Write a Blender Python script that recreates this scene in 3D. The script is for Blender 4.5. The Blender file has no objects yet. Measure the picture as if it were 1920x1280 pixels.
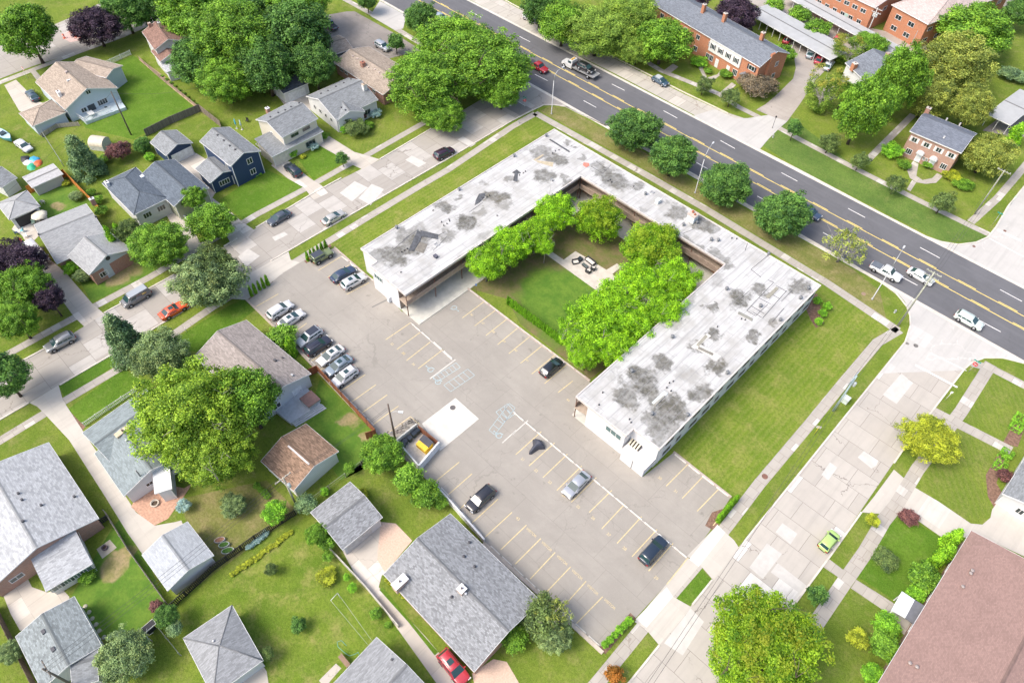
import bpy, bmesh, math, random
import numpy as np
from mathutils import Vector, Matrix
R=math.radians
sc=bpy.context.scene
col=sc.collection
# ---------------------------------------------------------------- camera, world, sun, exposure
CH=95.0; CF=1344.415
def camrot(p,r,y):
    cp,sp=math.cos(p),math.sin(p)
    fw=Vector((0,cp,-sp)); rt=Vector((1,0,0)); up=Vector((0,sp,cp))
    c,s=math.cos(r),math.sin(r)
    rt2=rt*c+up*s; up2=up*c-rt*s
    Z=Matrix.Rotation(y,3,'Z')
    return Z@rt2,Z@up2,Z@fw
CR,CU,CFW=camrot(.8999044,.0306086,.7533155)
cam=bpy.data.cameras.new('camera'); cam_o=bpy.data.objects.new('camera',cam); col.objects.link(cam_o)
cam.sensor_width=36; cam.lens=CF/1920*36; cam.clip_start=1; cam.clip_end=3000
m=Matrix((CR,CU,-CFW)).transposed().to_4x4(); m.translation=(0,0,CH); cam_o.matrix_world=m
sc.camera=cam_o
def P(px,py,z=0):
    "photo pixel (1920x1280) -> world point at height z"
    d=CR*((px-960)/CF)+CU*(-(py-640)/CF)+CFW
    return Vector((0,0,CH))+d*((z-CH)/d.z)
def depth(v): return (v-Vector((0,0,CH))).dot(CFW)
w=bpy.data.worlds.new('World'); sc.world=w; w.use_nodes=True
nt=w.node_tree; bg=nt.nodes['Background']
sky=nt.nodes.new('ShaderNodeTexSky'); sky.sky_type='NISHITA'; sky.sun_disc=False
SUN_EL=R(52); SUN_DIR=Vector((-.42,-.90,0)).normalized()       # horizontal direction towards the sun
sky.sun_elevation=SUN_EL; sky.sun_rotation=math.atan2(SUN_DIR.x,SUN_DIR.y)
sky.air_density=1.0; sky.dust_density=5.0; sky.ozone_density=1.0
nt.links.new(sky.outputs[0],bg.inputs[0]); bg.inputs[1].default_value=0.15
sl=bpy.data.lights.new('sun','SUN'); sl.energy=1.2; sl.angle=R(24); sl.color=(1,.96,.9)
so=bpy.data.objects.new('sun',sl); col.objects.link(so)
sd=(SUN_DIR*math.cos(SUN_EL)+Vector((0,0,math.sin(SUN_EL))))
so.rotation_euler=sd.to_track_quat('Z','Y').to_euler(); so.location=(0,0,120)
sc.view_settings.view_transform='Standard'; sc.view_settings.look='None'
sc.view_settings.exposure=.86; sc.view_settings.gamma=1
rnd=random.Random(7)
# ---------------------------------------------------------------- material helpers
MC={}
class NB:
    def __init__(s,name):
        s.m=bpy.data.materials.new(name); s.m.use_nodes=True; s.t=s.m.node_tree; s.n=s.t.nodes
        s.b=s.n['Principled BSDF']; s.out=s.n['Material Output']
    def new(s,t,**k):
        n=s.n.new('ShaderNode'+t)
        for a,v in k.items():
            if a in n.inputs.keys() : s.set(n.inputs[a],v)
            else: setattr(n,a,v)
        return n
    def set(s,i,v):
        if isinstance(v,bpy.types.NodeSocket): s.t.links.new(v,i)
        else: i.default_value=v
    def pos(s,obj=False):
        if obj: return s.new('TexCoord').outputs['Object']
        return s.new('NewGeometry').outputs['Position']
    def map(s,v,rot=0,scale=(1,1,1),loc=(0,0,0)):
        n=s.n.new('ShaderNodeMapping'); s.set(n.inputs[0],v); n.inputs['Rotation'].default_value=(0,0,rot)
        n.inputs['Scale'].default_value=scale; n.inputs['Location'].default_value=loc; return n.outputs[0]
    def noise(s,v,sc,det=3,rough=.6,dist=0):
        n=s.n.new('ShaderNodeTexNoise'); s.set(n.inputs['Vector'],v); n.inputs['Scale'].default_value=sc
        n.inputs['Detail'].default_value=det; n.inputs['Roughness'].default_value=rough; n.inputs['Distortion'].default_value=dist
        return n.outputs[0]
    def ramp(s,f,lo,hi):
        n=s.n.new('ShaderNodeMapRange'); s.set(n.inputs[0],f); n.inputs[1].default_value=lo; n.inputs[2].default_value=hi
        n.interpolation_type='SMOOTHSTEP'; return n.outputs[0]
    def mix(s,f,a,b,bt='MIX'):
        n=s.n.new('ShaderNodeMix'); n.data_type='RGBA'; n.blend_type=bt; s.set(n.inputs[0],f)
        for i,v in ((6,a),(7,b)):
            if isinstance(v,tuple) and len(v)==3: v=v+(1,)
            s.set(n.inputs[i],v)
        return n.outputs[2]
    def math(s,op,a,b=0):
        n=s.n.new('ShaderNodeMath'); n.operation=op; s.set(n.inputs[0],a); s.set(n.inputs[1],b); return n.outputs[0]
    def brick(s,v,w,h,mort,c1,c2,cm,off=.5,smooth=.1):
        n=s.n.new('ShaderNodeTexBrick'); s.set(n.inputs['Vector'],v); n.offset=off
        for k,x in (('Color1',c1),('Color2',c2),('Mortar',cm)): n.inputs[k].default_value=x+(1,)
        n.inputs['Scale'].default_value=1; n.inputs['Mortar Size'].default_value=mort; n.inputs['Mortar Smooth'].default_value=smooth
        n.inputs['Brick Width'].default_value=w; n.inputs['Row Height'].default_value=h; n.inputs['Bias'].default_value=0
        return n.outputs[0],n.outputs[1]
    def color(s,c): s.set(s.b.inputs['Base Color'],c if isinstance(c,bpy.types.NodeSocket) else tuple(c)+(1,))
    def bump(s,h,str_=.3,dist=.05):
        n=s.n.new('ShaderNodeBump'); s.set(n.inputs['Height'],h); n.inputs['Strength'].default_value=str_; n.inputs['Distance'].default_value=dist
        s.t.links.new(n.outputs[0],s.b.inputs['Normal'])
    def rough(s,r): s.set(s.b.inputs['Roughness'],r)
def V3(*a): return tuple(a)
def mul(c,k): return tuple(min(1,x*k) for x in c)
def cached(f):
    def g(*a,**k):
        key=(f.__name__,a,tuple(sorted(k.items())))
        if key not in MC: MC[key]=f(*a,**k)
        return MC[key]
    return g
@cached
def plain(c,rough=.7,metal=0,var=.12,scale=2.0):
    b=NB('painted_surface'); p=b.pos(True); n=b.noise(p,scale,4)
    b.color(b.mix(b.ramp(n,.3,.7),mul(c,1-var),mul(c,1+var))); b.rough(rough); b.b.inputs['Metallic'].default_value=metal
    return b.m
@cached
def paint(c,rough=.28,metal=.0,coat=1.0):
    b=NB('car_paint'); p=b.pos(True); n=b.noise(p,3,3); b.color(b.mix(n,mul(c,.93),mul(c,1.05))); b.rough(rough)
    b.b.inputs['Metallic'].default_value=metal; b.b.inputs['Coat Weight'].default_value=coat; b.b.inputs['Coat Roughness'].default_value=.06
    return b.m
@cached
def glass(c=(.02,.035,.037),rough=.06):
    b=NB('window_glass'); b.color(c); b.rough(rough); b.b.inputs['Specular IOR Level'].default_value=.8
    return b.m
@cached
def grass(a,bb,dry,amt=.5,stripe=0.0,rot=0.0,speck=1.0):
    "a,bb greens, dry tan, amt of dry"
    b=NB('grass'); p=b.pos()
    nm=b.noise(p,.7,5,.7); n1=b.noise(p,.13,6,.68,.1); n2=b.noise(p,.30,7,.75,.05); n3=b.noise(p,2.6,4,.75); n4=b.noise(p,9,2,.8)
    c=b.mix(b.ramp(n1,.36,.66),a,bb)
    c=b.mix(b.math('MULTIPLY',b.ramp(n2,.54-.16*amt,.84-.14*amt),min(1,.4+amt)),c,dry)
    if stripe:
        wv=b.new('TexWave'); wv.wave_type='BANDS'; b.set(wv.inputs['Vector'],b.map(p,rot)); wv.inputs['Scale'].default_value=.35; wv.inputs['Distortion'].default_value=1.2; wv.inputs['Detail'].default_value=2
        c=b.mix(b.math('MULTIPLY',wv.outputs[1],stripe),c,mul(dry,1.0))
    c=b.mix(b.math('MULTIPLY',b.ramp(nm,.5,.72),.35),c,mul(a,.7)); c=b.mix(b.math('MULTIPLY',b.ramp(nm,.5,.32),.28),c,b.mix(.5,bb,dry))
    c=b.mix(b.math('MULTIPLY',b.ramp(n3,.35,.70),.55*speck),c,mul(a,.5))
    c=b.mix(b.math('MULTIPLY',b.ramp(n4,.42,.70),.5),c,mul(bb,1.45))
    b.color(c); b.rough(.95); b.b.inputs['Specular IOR Level'].default_value=.15
    b.bump(b.math('ADD',n3,n4),.6,.12)
    return b.m
@cached
def concrete(c1,c2,bright,w=4.6,h=3.7,rot=0.0,ox=0.0,joint=(.2,.18,.16),pb=.72,ms=.035):
    b=NB('concrete_slabs'); p=b.pos(); v=b.map(p,rot,(1,1,1),(ox,ox*.37,0))
    dn=b.noise(p,.9,3); vv=b.n.new('ShaderNodeVectorMath'); vv.operation='MULTIPLY_ADD'
    b.set(vv.inputs[0],b.n[dn.node.name].outputs[1]); vv.inputs[1].default_value=(.10,.10,0); b.set(vv.inputs[2],v)
    c,f=b.brick(vv.outputs[0],w,h,ms,c1,c2,joint,.37,.3)
    c3,f3=b.brick(v,w,h,0,(0,0,0),(1,1,1),(0,0,0),.37)
    sep=b.math('GREATER_THAN',c3,pb)
    c=b.mix(b.math('MULTIPLY',sep,b.math('SUBTRACT',1,f)),c,bright)
    n=b.noise(p,.5,6,.7); n2=b.noise(p,7,4,.7)
    c=b.mix(b.math('MULTIPLY',b.ramp(n,.4,.75),.35),c,mul(c1,.72)); c=b.mix(b.math('MULTIPLY',n2,.22),c,mul(c1,.6))
    ts=b.noise(b.map(p,rot,(1.1,.05,1)),1.0,4,.6); c=b.mix(b.math('MULTIPLY',b.ramp(ts,.45,.72),.38),c,mul(c1,.66))
    # meandering cracks
    vo=b.new('TexVoronoi'); vo.feature='DISTANCE_TO_EDGE'; vo.inputs['Scale'].default_value=.11
    v2=b.n.new('ShaderNodeVectorMath'); v2.operation='MULTIPLY_ADD'; b.set(v2.inputs[0],b.n[dn.node.name].outputs[1]); v2.inputs[1].default_value=(2.2,2.2,0); b.set(v2.inputs[2],p)
    b.set(vo.inputs['Vector'],v2.outputs[0]); cr=b.math('LESS_THAN',vo.outputs[0],.0045)
    c=b.mix(b.math('MULTIPLY',cr,b.ramp(b.noise(p,.09,2),.5,.56)),c,mul(joint,1.2))
    b.color(c); b.rough(.9); b.bump(n2,.15,.02); return b.m
@cached
def asphalt(c,var=.25,crack=1.0,scale=1.0,tile=None):
    b=NB('asphalt'); p=b.pos(); n=b.noise(p,.12*scale,6,.7,.5); n2=b.noise(p,1.1,5,.75); n3=b.noise(p,11,3,.8)
    k=b.mix(b.ramp(n,.35,.7),mul(c,1-var),mul(c,1+var*.6)); k=b.mix(b.math('MULTIPLY',n2,.35),k,mul(c,.72)); k=b.mix(b.math('MULTIPLY',b.ramp(n3,.5,.8),.4),k,mul(c,1.45))
    if crack:
        dn=b.noise(p,.35,4)
        v2=b.n.new('ShaderNodeVectorMath'); v2.operation='MULTIPLY_ADD'; b.set(v2.inputs[0],b.n[dn.node.name].outputs[1]); v2.inputs[1].default_value=(5,5,0); b.set(v2.inputs[2],p)
        vo=b.new('TexVoronoi'); vo.feature='DISTANCE_TO_EDGE'; vo.inputs['Scale'].default_value=.085; b.set(vo.inputs['Vector'],v2.outputs[0])
        cr=b.math('MULTIPLY',b.math('LESS_THAN',vo.outputs[0],.004),b.ramp(b.noise(p,.06,2),.42,.5))
        k=b.mix(b.math('MULTIPLY',cr,.6*crack),k,mul(c,.45))
    ts=b.noise(b.map(p,0,(.05,1.1,1)),1.0,4,.6); k=b.mix(b.math('MULTIPLY',b.ramp(ts,.45,.72),.30),k,mul(c,1.3 if c[0]<.15 else .8))
    if tile:
        ol=b.noise(p,.8,3,.5); k=b.mix(b.math('MULTIPLY',b.ramp(ol,.66,.76),.5),k,mul(c,.5))
        cc,f=b.brick(p,tile,tile*.8,.035,(0,0,0),(0,0,0),(1,1,1),.3,.4)
        k=b.mix(b.math('MULTIPLY',f,.42),k,mul(c,.5))
    b.color(k); b.rough(.88); b.bump(n3,.3,.02); return b.m
@cached
def shingle(c,var=.35,bw=.5,bh=.16,patch=.25):
    b=NB('roof_shingles'); p=b.pos(True)
    k,f=b.brick(p,bw,bh,.006,mul(c,1-var),mul(c,1+var),mul(c,.6))
    w=b.noise(b.map(p,0,(3.2,7.5,7.5)),1.6,2,.8); k=b.mix(b.math('MULTIPLY',b.ramp(w,.52,.72),.75*var+.1),k,mul(c,1.6)); 
    w2=b.noise(b.map(p,0,(3.2,8,8),(7,3,1)),1.5,2,.8); k=b.mix(b.math('MULTIPLY',b.ramp(w2,.5,.72),.75*var+.1),k,mul(c,.55))
    n=b.noise(p,.35,5,.7); k=b.mix(b.math('MULTIPLY',b.ramp(n,.4,.75),patch),k,mul(c,.6))
    b.color(k); b.rough(.9); b.b.inputs['Specular IOR Level'].default_value=.25; b.bump(w,.25,.03); return b.m
@cached
def brickwall(c,m=(.45,.4,.35)):
    b=NB('brick_wall'); p=b.pos(True); n=b.new('NewGeometry')
    sx=b.new('SeparateXYZ'); b.set(sx.inputs[0],p); cx=b.new('CombineXYZ'); b.set(cx.inputs[0],b.math('ADD',sx.outputs[0],sx.outputs[1])); b.set(cx.inputs[1],sx.outputs[2])
    k,f=b.brick(cx.outputs[0],.22,.075,.012,mul(c,.75),mul(c,1.2),m); nn=b.noise(p,1.2,4)
    k=b.mix(b.math('MULTIPLY',nn,.4),k,mul(c,.7)); b.color(k); b.rough(.9); return b.m
@cached
def siding(c,h=.18,d=.72):
    b=NB('wall_siding'); p=b.pos(True); sx=b.new('SeparateXYZ'); b.set(sx.inputs[0],p)
    fr=b.math('FRACT',b.math('MULTIPLY',sx.outputs[2],1/h)); e=b.math('LESS_THAN',fr,.14)
    n=b.noise(p,1.1,4); k=b.mix(b.math('MULTIPLY',n,.25),c,mul(c,.8)); k=b.mix(b.math('MULTIPLY',e,.8),k,mul(c,d)); b.color(k); b.rough(.75); b.bump(fr,.4,.02); return b.m
@cached
def wood(c,w=.15):
    b=NB('fence_wood'); p=b.pos(True); sx=b.new('SeparateXYZ'); b.set(sx.inputs[0],p)
    fr=b.math('FRACT',b.math('MULTIPLY',sx.outputs[0],1/w)); e=b.math('LESS_THAN',fr,.12); fl=b.math('FLOOR',b.math('MULTIPLY',sx.outputs[0],1/w))
    wn=b.new('TexWhiteNoise'); wn.noise_dimensions='1D'; b.set(wn.inputs['W'],fl)
    k=b.mix(wn.outputs[0],mul(c,.75),mul(c,1.2)); k=b.mix(e,k,mul(c,.35)); b.color(k); b.rough(.9); return b.m
@cached
def leaf(c1,c2,c3=None,trans=.24,hi=.0):
    lf=2.6; c1=mul(c1,lf*.62); c2=mul(c2,lf*1.3); c3=mul(c3,1.7) if c3 else None
    b=NB('leaves'); at=b.new('Attribute'); at.attribute_name='tint'
    c=b.mix(b.ramp(at.outputs['Fac'],.15,.85),c1,c2); a2=b.new('Attribute'); a2.attribute_name='hue'
    c=b.mix(b.math('MULTIPLY',b.ramp(a2.outputs['Fac'],.6,1.0),.55),c,(c1[0]*.75,c1[1]*1.0,c1[2]*2.2+.01)); c=b.mix(b.math('MULTIPLY',b.ramp(a2.outputs['Fac'],.4,.0),.5),c,(min(1,c2[0]*1.45),c2[1]*1.12,c2[2]*.8))
    if c3:
        p=b.pos(True); n=b.noise(p,2.2,3); sz=b.new('SeparateXYZ'); b.set(sz.inputs[0],p)
        m=b.math('MULTIPLY',b.ramp(b.math('ADD',sz.outputs[2],b.math('MULTIPLY',b.math('SUBTRACT',n,.5),2.5)),.25+hi,.75+hi),b.ramp(at.outputs['Fac'],.2,.6))
        c=b.mix(m,c,c3)
    oi=b.new('ObjectInfo'); c=b.mix(b.math('MULTIPLY',oi.outputs['Random'],.22),c,mul(c1,.8))
    b.color(c); b.rough(.6); b.b.inputs['Specular IOR Level'].default_value=.35
    tr=b.new('BsdfTranslucent'); b.set(tr.inputs[0],c); mx=b.new('MixShader'); mx.inputs[0].default_value=trans
    b.t.links.new(b.b.outputs[0],mx.inputs[1]); b.t.links.new(tr.outputs[0],mx.inputs[2]); b.t.links.new(mx.outputs[0],b.out.inputs[0]); return b.m
@cached
def bark(c=(.12,.09,.07)):
    b=NB('bark'); p=b.pos(True); n=b.noise(b.map(p,0,(8,8,1.5)),2,4); b.color(b.mix(n,mul(c,.6),mul(c,1.4))); b.rough(.95); return b.m
# ---------------------------------------------------------------- object helpers
def link(o): col.objects.link(o); return o
def mesh_obj(name,me,mat=None,parent=None,loc=None,rz=0):
    o=bpy.data.objects.new(name,me); link(o)
    if mat is not None:
        if len(me.materials)==0: me.materials.append(None)
        o.material_slots[0].link='OBJECT'; o.material_slots[0].material=mat
    if parent is not None: o.parent=parent
    if loc is not None: o.location=loc
    if rz: o.rotation_euler=(0,0,rz)
    return o
def thing(name,label,cat,loc=(0,0,0),rz=0,group=None):
    o=bpy.data.objects.new(name,None); link(o); o.location=loc; o.rotation_euler=(0,0,rz); o.empty_display_size=.5
    o['label']=label; o['category']=cat
    if group: o['group']=group
    return o
def tag(o,label,cat,group=None):
    o['label']=label; o['category']=cat
    if group: o['group']=group
    return o
def struct(o): o['kind']='structure'; return o
class MB:
    def __init__(s): s.v=[]; s.f=[]; s.sm=[]
    def add(s,vs,fs,smooth=False):
        k=len(s.v); s.v+= [tuple(v) for v in vs]; s.f+=[tuple(i+k for i in f) for f in fs]; s.sm+=[smooth]*len(fs); return s
    def box(s,x0,x1,y0,y1,z0,z1,M=None):
        vs=[Vector((x,y,z)) for z in (z0,z1) for x,y in ((x0,y0),(x1,y0),(x1,y1),(x0,y1))]
        if M is not None: vs=[M@v for v in vs]
        return s.add(vs,[(3,2,1,0),(4,5,6,7),(0,1,5,4),(1,2,6,5),(2,3,7,6),(3,0,4,7)])
    def prism(s,pts,z0,z1,bottom=True):
        n=len(pts); a=sum(pts[i][0]*pts[(i+1)%n][1]-pts[(i+1)%n][0]*pts[i][1] for i in range(n))
        if a<0: pts=pts[::-1]
        vs=[(p[0],p[1],z0) for p in pts]+[(p[0],p[1],z1) for p in pts]
        return s.add(vs,[tuple(range(n-1,-1,-1)),tuple(range(n,2*n))]+[(i,(i+1)%n,n+(i+1)%n,n+i) for i in range(n)])
    def sheet(s,pts,z):
        n=len(pts); a=sum(pts[i][0]*pts[(i+1)%n][1]-pts[(i+1)%n][0]*pts[i][1] for i in range(n))
        if a<0: pts=pts[::-1]
        return s.add([(p[0],p[1],z) for p in pts],[tuple(range(n))])
    def tube(s,path,rad,n=8,cap=True):
        path=[Vector(p) for p in path]; rads=rad if isinstance(rad,(list,tuple)) else [rad]*len(path); vs=[]
        for i,p in enumerate(path):
            t=(path[min(i+1,len(path)-1)]-path[max(i-1,0)]).normalized()
            a=t.cross(Vector((0,0,1))); 
            if a.length<.05: a=t.cross(Vector((1,0,0)))
            a.normalize(); b_=t.cross(a)
            for k in range(n):
                an=2*math.pi*k/n; vs.append(p+(a*math.cos(an)+b_*math.sin(an))*rads[i])
        fs=[(i*n+k,i*n+(k+1)%n,(i+1)*n+(k+1)%n,(i+1)*n+k) for i in range(len(path)-1) for k in range(n)]
        if cap: fs+=[tuple(range(n-1,-1,-1)),tuple(range((len(path)-1)*n,len(path)*n))]
        return s.add(vs,fs,True)
    def lathe(s,prof,n=16,c=(0,0,0),M=None):
        vs=[]
        for r_,z in prof:
            for k in range(n):
                an=2*math.pi*k/n; v=Vector((c[0]+r_*math.cos(an),c[1]+r_*math.sin(an),c[2]+z)); vs.append(M@v if M is not None else v)
        fs=[(i*n+k,i*n+(k+1)%n,(i+1)*n+(k+1)%n,(i+1)*n+k) for i in range(len(prof)-1) for k in range(n)]
        fs+=[tuple(range(n-1,-1,-1)),tuple(range((len(prof)-1)*n,len(prof)*n))]
        return s.add(vs,fs,True)
    def mesh(s,name='mesh'):
        me=bpy.data.meshes.new(name); me.from_pydata(s.v,[],s.f)
        me.polygons.foreach_set('use_smooth',s.sm); me.update(); return me
    def obj(s,name,mat,parent=None,loc=None,rz=0): return mesh_obj(name,s.mesh(name),mat,parent,loc,rz)
def text_mesh(body,size,thick=.0):
    cu=bpy.data.curves.new('t','FONT'); cu.body=body; cu.size=size; cu.extrude=thick; cu.align_x='CENTER'; cu.align_y='CENTER'; cu.offset=size*.012
    o=bpy.data.objects.new('t',cu); link(o); dg=bpy.context.evaluated_depsgraph_get(); dg.update()
    me=bpy.data.meshes.new_from_object(o.evaluated_get(dg)); bpy.data.objects.remove(o); me.materials.clear(); return me
def XY(pts,z=0): return [tuple(P(x,y,z)[:2]) for x,y in pts]
LAYER=[0]
def sheet(name,pts,lv,mat,world=False,th=0):
    q=pts if world else XY(pts); mb=MB()
    z=.004*lv
    if th: mb.prism(q,-.02,z+th)
    else: mb.sheet(q,z)
    return struct(mb.obj(name,mat))
def ribbon_pts(pts,wd):
    c=[Vector(P(x,y)[:2]) for x,y in pts]; L=[];Rr=[]
    for i,p in enumerate(c):
        t=(c[min(i+1,len(c)-1)]-c[max(i-1,0)]).normalized(); nrm=Vector((-t.y,t.x))*wd/2; L.append(p+nrm); Rr.append(p-nrm)
    return L,Rr
def ribbon(name,pts,wd,lv,mat):
    L,Rr=ribbon_pts(pts,wd); mb=MB(); n=len(L); z=.004*lv
    vs=[(p.x,p.y,z) for p in L]+[(p.x,p.y,z) for p in Rr]
    mb.add(vs,[(n+i,n+i+1,i+1,i) for i in range(n-1)]); return struct(mb.obj(name,mat))
def kerb(pts,mat,wd=.3,h=.13,z0=0,name='kerb'):
    L,Rr=ribbon_pts(pts,wd); mb=MB(); n=len(L)
    vs=[(p.x,p.y,h) for p in L]+[(p.x,p.y,h) for p in Rr]+[(p.x,p.y,z0) for p in L]+[(p.x,p.y,z0) for p in Rr]
    fs=[]
    for i in range(n-1): fs+=[(n+i,n+i+1,i+1,i),(i,i+1,2*n+i+1,2*n+i),(n+i+1,n+i,3*n+i,3*n+i+1)]
    fs+=[(0,2*n,3*n,n),(2*n-1,4*n-1,3*n-1,n-1)]
    mb.add(vs,fs); return struct(mb.obj(name,mat))
def ext(a,b,t):
    "extrapolate a ground pixel line by metres beyond b"
    A,B=P(*a),P(*b); return B+(B-A).normalized()*t
# ---------------------------------------------------------------- GROUND
G1=(.115,.185,.022); G2=(.19,.25,.036); DRY=(.33,.275,.13)
g_mix=grass(G1,G2,DRY,.45); g_vivid=grass((.075,.165,.014),(.13,.23,.025),DRY,.1); g_dry=grass((.13,.165,.035),(.21,.22,.06),(.33,.26,.14),.95)
g_str=grass(G1,G2,DRY,.35,.16,R(-40)); g_dark=grass((.07,.13,.02),(.13,.20,.035),DRY,.35); g_lot=grass((.105,.19,.016),(.18,.25,.03),(.36,.31,.12),.55,.22,0.0)
c_st=concrete((.42,.39,.35),(.345,.32,.285),(.50,.475,.44),4.6,3.75)
c_st2=concrete((.50,.465,.415),(.43,.395,.35),(.68,.66,.62),5.2,3.55,R(-1),pb=.86)
c_wk=concrete((.46,.425,.375),(.40,.37,.325),(.60,.575,.53),1.55,1.6,0,.3,(.26,.23,.2),.86,.03)
c_new=concrete((.53,.515,.485),(.49,.475,.45),(.56,.545,.52),4.5,3.6,0,1.1,(.5,.48,.45),.9,.02)
c_dr=concrete((.58,.53,.46),(.49,.45,.39),(.68,.63,.56),3.0,3.4,0,.7,(.3,.27,.23),.9,.02)
c_drw=concrete((.56,.525,.465),(.52,.485,.43),(.60,.57,.52),3.4,4.4,0,2.2,(.46,.42,.37),.9,.015)
c_gut=plain((.60,.56,.49),.9,0,.12,1.0)
a_main=asphalt((.135,.136,.146),.14,.35); a_lot=asphalt((.345,.32,.283),.12,.45,1.0,7.5); a_gray=asphalt((.30,.27,.245),.2,1.0,1.5,6)
paver=plain((.50,.30,.21),.9,0,.2,3); mulch=plain((.20,.12,.085),1,0,.35,3)
yel=plain((.80,.62,.18),.8,0,.15,2); wht=plain((.80,.79,.76),.8,0,.1,2); fady=plain((.60,.49,.27),.85,0,.15,3); fadb=plain((.37,.46,.48),.85,0,.15,3); palew=plain((.58,.555,.51),.85,0,.12,3)
def blob_grass(bl,inv=False):
    b=NB('grass'); p=b.pos(); n3=b.noise(p,2.6,4,.75); n4=b.noise(p,.5,5,.7)
    dry=b.mix(b.ramp(n4,.35,.65),(.20,.155,.075),(.13,.15,.035)); gr=b.mix(b.ramp(n4,.35,.65),(.075,.175,.012),(.13,.23,.022))
    dn=b.n.new('ShaderNodeTexNoise'); b.set(dn.inputs['Vector'],p); dn.inputs['Scale'].default_value=.3; dn.inputs['Detail'].default_value=6
    dv=b.n.new('ShaderNodeVectorMath'); dv.operation='MULTIPLY_ADD'; b.set(dv.inputs[0],dn.outputs[1]); dv.inputs[1].default_value=(5,5,0); b.set(dv.inputs[2],p); acc=None
    for x,y,r_ in bl:
        q=P(x,y); d=b.n.new('ShaderNodeVectorMath'); d.operation='DISTANCE'; b.set(d.inputs[0],dv.outputs[0]); d.inputs[1].default_value=(q.x+2.5,q.y+2.5,0); mk=b.ramp(d.outputs['Value'],r_*1.15,r_*.7); acc=mk if acc is None else b.math('MAXIMUM',acc,mk)
    c=b.mix(acc,gr,b.mix(b.ramp(n4,.35,.65),(.36,.28,.15),(.24,.22,.08))) if inv else b.mix(acc,dry,gr); c=b.mix(b.math('MULTIPLY',b.ramp(n3,.35,.75),.4),c,(.05,.09,.01)); b.color(c); b.rough(.95); b.bump(n3,.5,.1); return b.m
# base sheet reaching the horizon
mb=MB(); mb.sheet([(-1500,-1500),(1500,-1500),(1500,1500),(-1500,1500)],0); struct(mb.obj('ground',g_mix))
def X2(a,b,e0=250,e1=250):
    return ext(b,a,e0),ext(a,b,e1)
# main road
nA,nB=X2((1137,236),(1600,496)); fA,fB=X2((960,45),(1920,542))
sheet('main_road',[nA[:2],nB[:2],fB[:2],fA[:2]],6,a_main,True)
# gutters
def off_strip(name,a,b,wd,side,lv,mat,e0=250,e1=250):
    A,B=X2(a,b,e0,e1); t=(B-A).normalized(); n=Vector((-t.y,t.x,0))*side
    q=[A,B,B+n*wd,A+n*wd]; return sheet(name,[tuple(v[:2]) for v in q],lv,mat,True)
off_strip('gutter',(1137,236),(1600,496),.75,-1,7,c_gut)
off_strip('gutter',(960,45),(1920,542),.7,1,7,c_gut)
kerb([(1060,200),(1085,212),(1137,237),(1300,327),(1497,438),(1600,497),(1657,533),(1668,541),(1680,550),(1690,562)],c_gut,.3)
# parking lane on far side
sheet('parking_lane',[(860,-12),(937,-3),(960,10),(1100,84),(1285,178),(1350,207),(1395,222),(1372,253),(1160,142),(960,43)],5,concrete((.50,.47,.405),(.44,.41,.36),(.56,.52,.46),3.1,9,0,.5,(.22,.18,.15),.9,.05))
kerb([(937,-5),(960,8),(1100,82),(1285,175),(1365,213)],plain((.62,.57,.46),.9),.3)
# apron on the far side driveway and new concrete
sheet('driveway_apron',[(1340,205),(1378,222),(1402,222),(1440,216),(1476,228),(1462,240),(1440,262),(1424,281),(1350,243),(1300,218)],6.5,c_new)
sheet('driveway',[(1440,216),(1418,206),(1435,196),(1452,182),(1487,148),(1492,128),(1488,100),(1470,60),(1440,30),(1420,12),(1380,-10),(1440,-12),(1560,112),(1556,123),(1540,140),(1529,150),(1518,168),(1500,195),(1476,228)],5,asphalt((.40,.36,.32),.15,.6,1,6))
# left street
sL=[(1015,178),(540,463),(357,568),(0,778),(-140,860)]
left_street=[(1003,205),(960,228),(842,297),(755,347),(675,393),(540,472),(420,542),(357,577),(300,610),(215,663),(110,722),(0,787),(-150,872),(-150,772),(-60,727),(37,679),(137,625),(195,588),(327,516),(420,463),(480,428),(590,361),(712,300),(850,218),(930,170),(985,120),(1015,150),(1145,222),(1137,237),(1085,213),(1060,201),(1040,198),(1020,198)]
sheet('side_street',left_street,5,c_st)
sheet('asphalt_apron',[(990,152),(1060,188),(1135,231),(1085,213),(1060,201),(1040,198),(1020,198),(1003,205),(985,200),(950,180)],5.6,concrete((.42,.38,.34),(.38,.35,.31),(.5,.46,.42),6,6))
sheet('crossing_panel',[(925,190),(945,176),(998,205),(975,217)],5.9,asphalt((.25,.235,.22),.1,.5))
kerb([(1137,237),(1085,213),(1060,200),(1040,197),(1020,197),(1003,205),(960,227),(842,297),(755,347),(675,393),(540,471),(507,490)],c_gut,.25)
kerb([(357,576),(300,609),(215,662),(112,722)],c_gut,.25); kerb([(55,755),(0,787),(-100,845)],c_gut,.25)
kerb([(480,427),(590,361),(640,334)],c_gut,.25);kerb([(712,299),(850,217)],c_gut,.25);kerb([(327,515),(195,587)],c_gut,.25);kerb([(137,625),(37,679),(-60,727)],c_gut,.25);kerb([(420,462),(445,447)],c_gut,.25)
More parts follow.
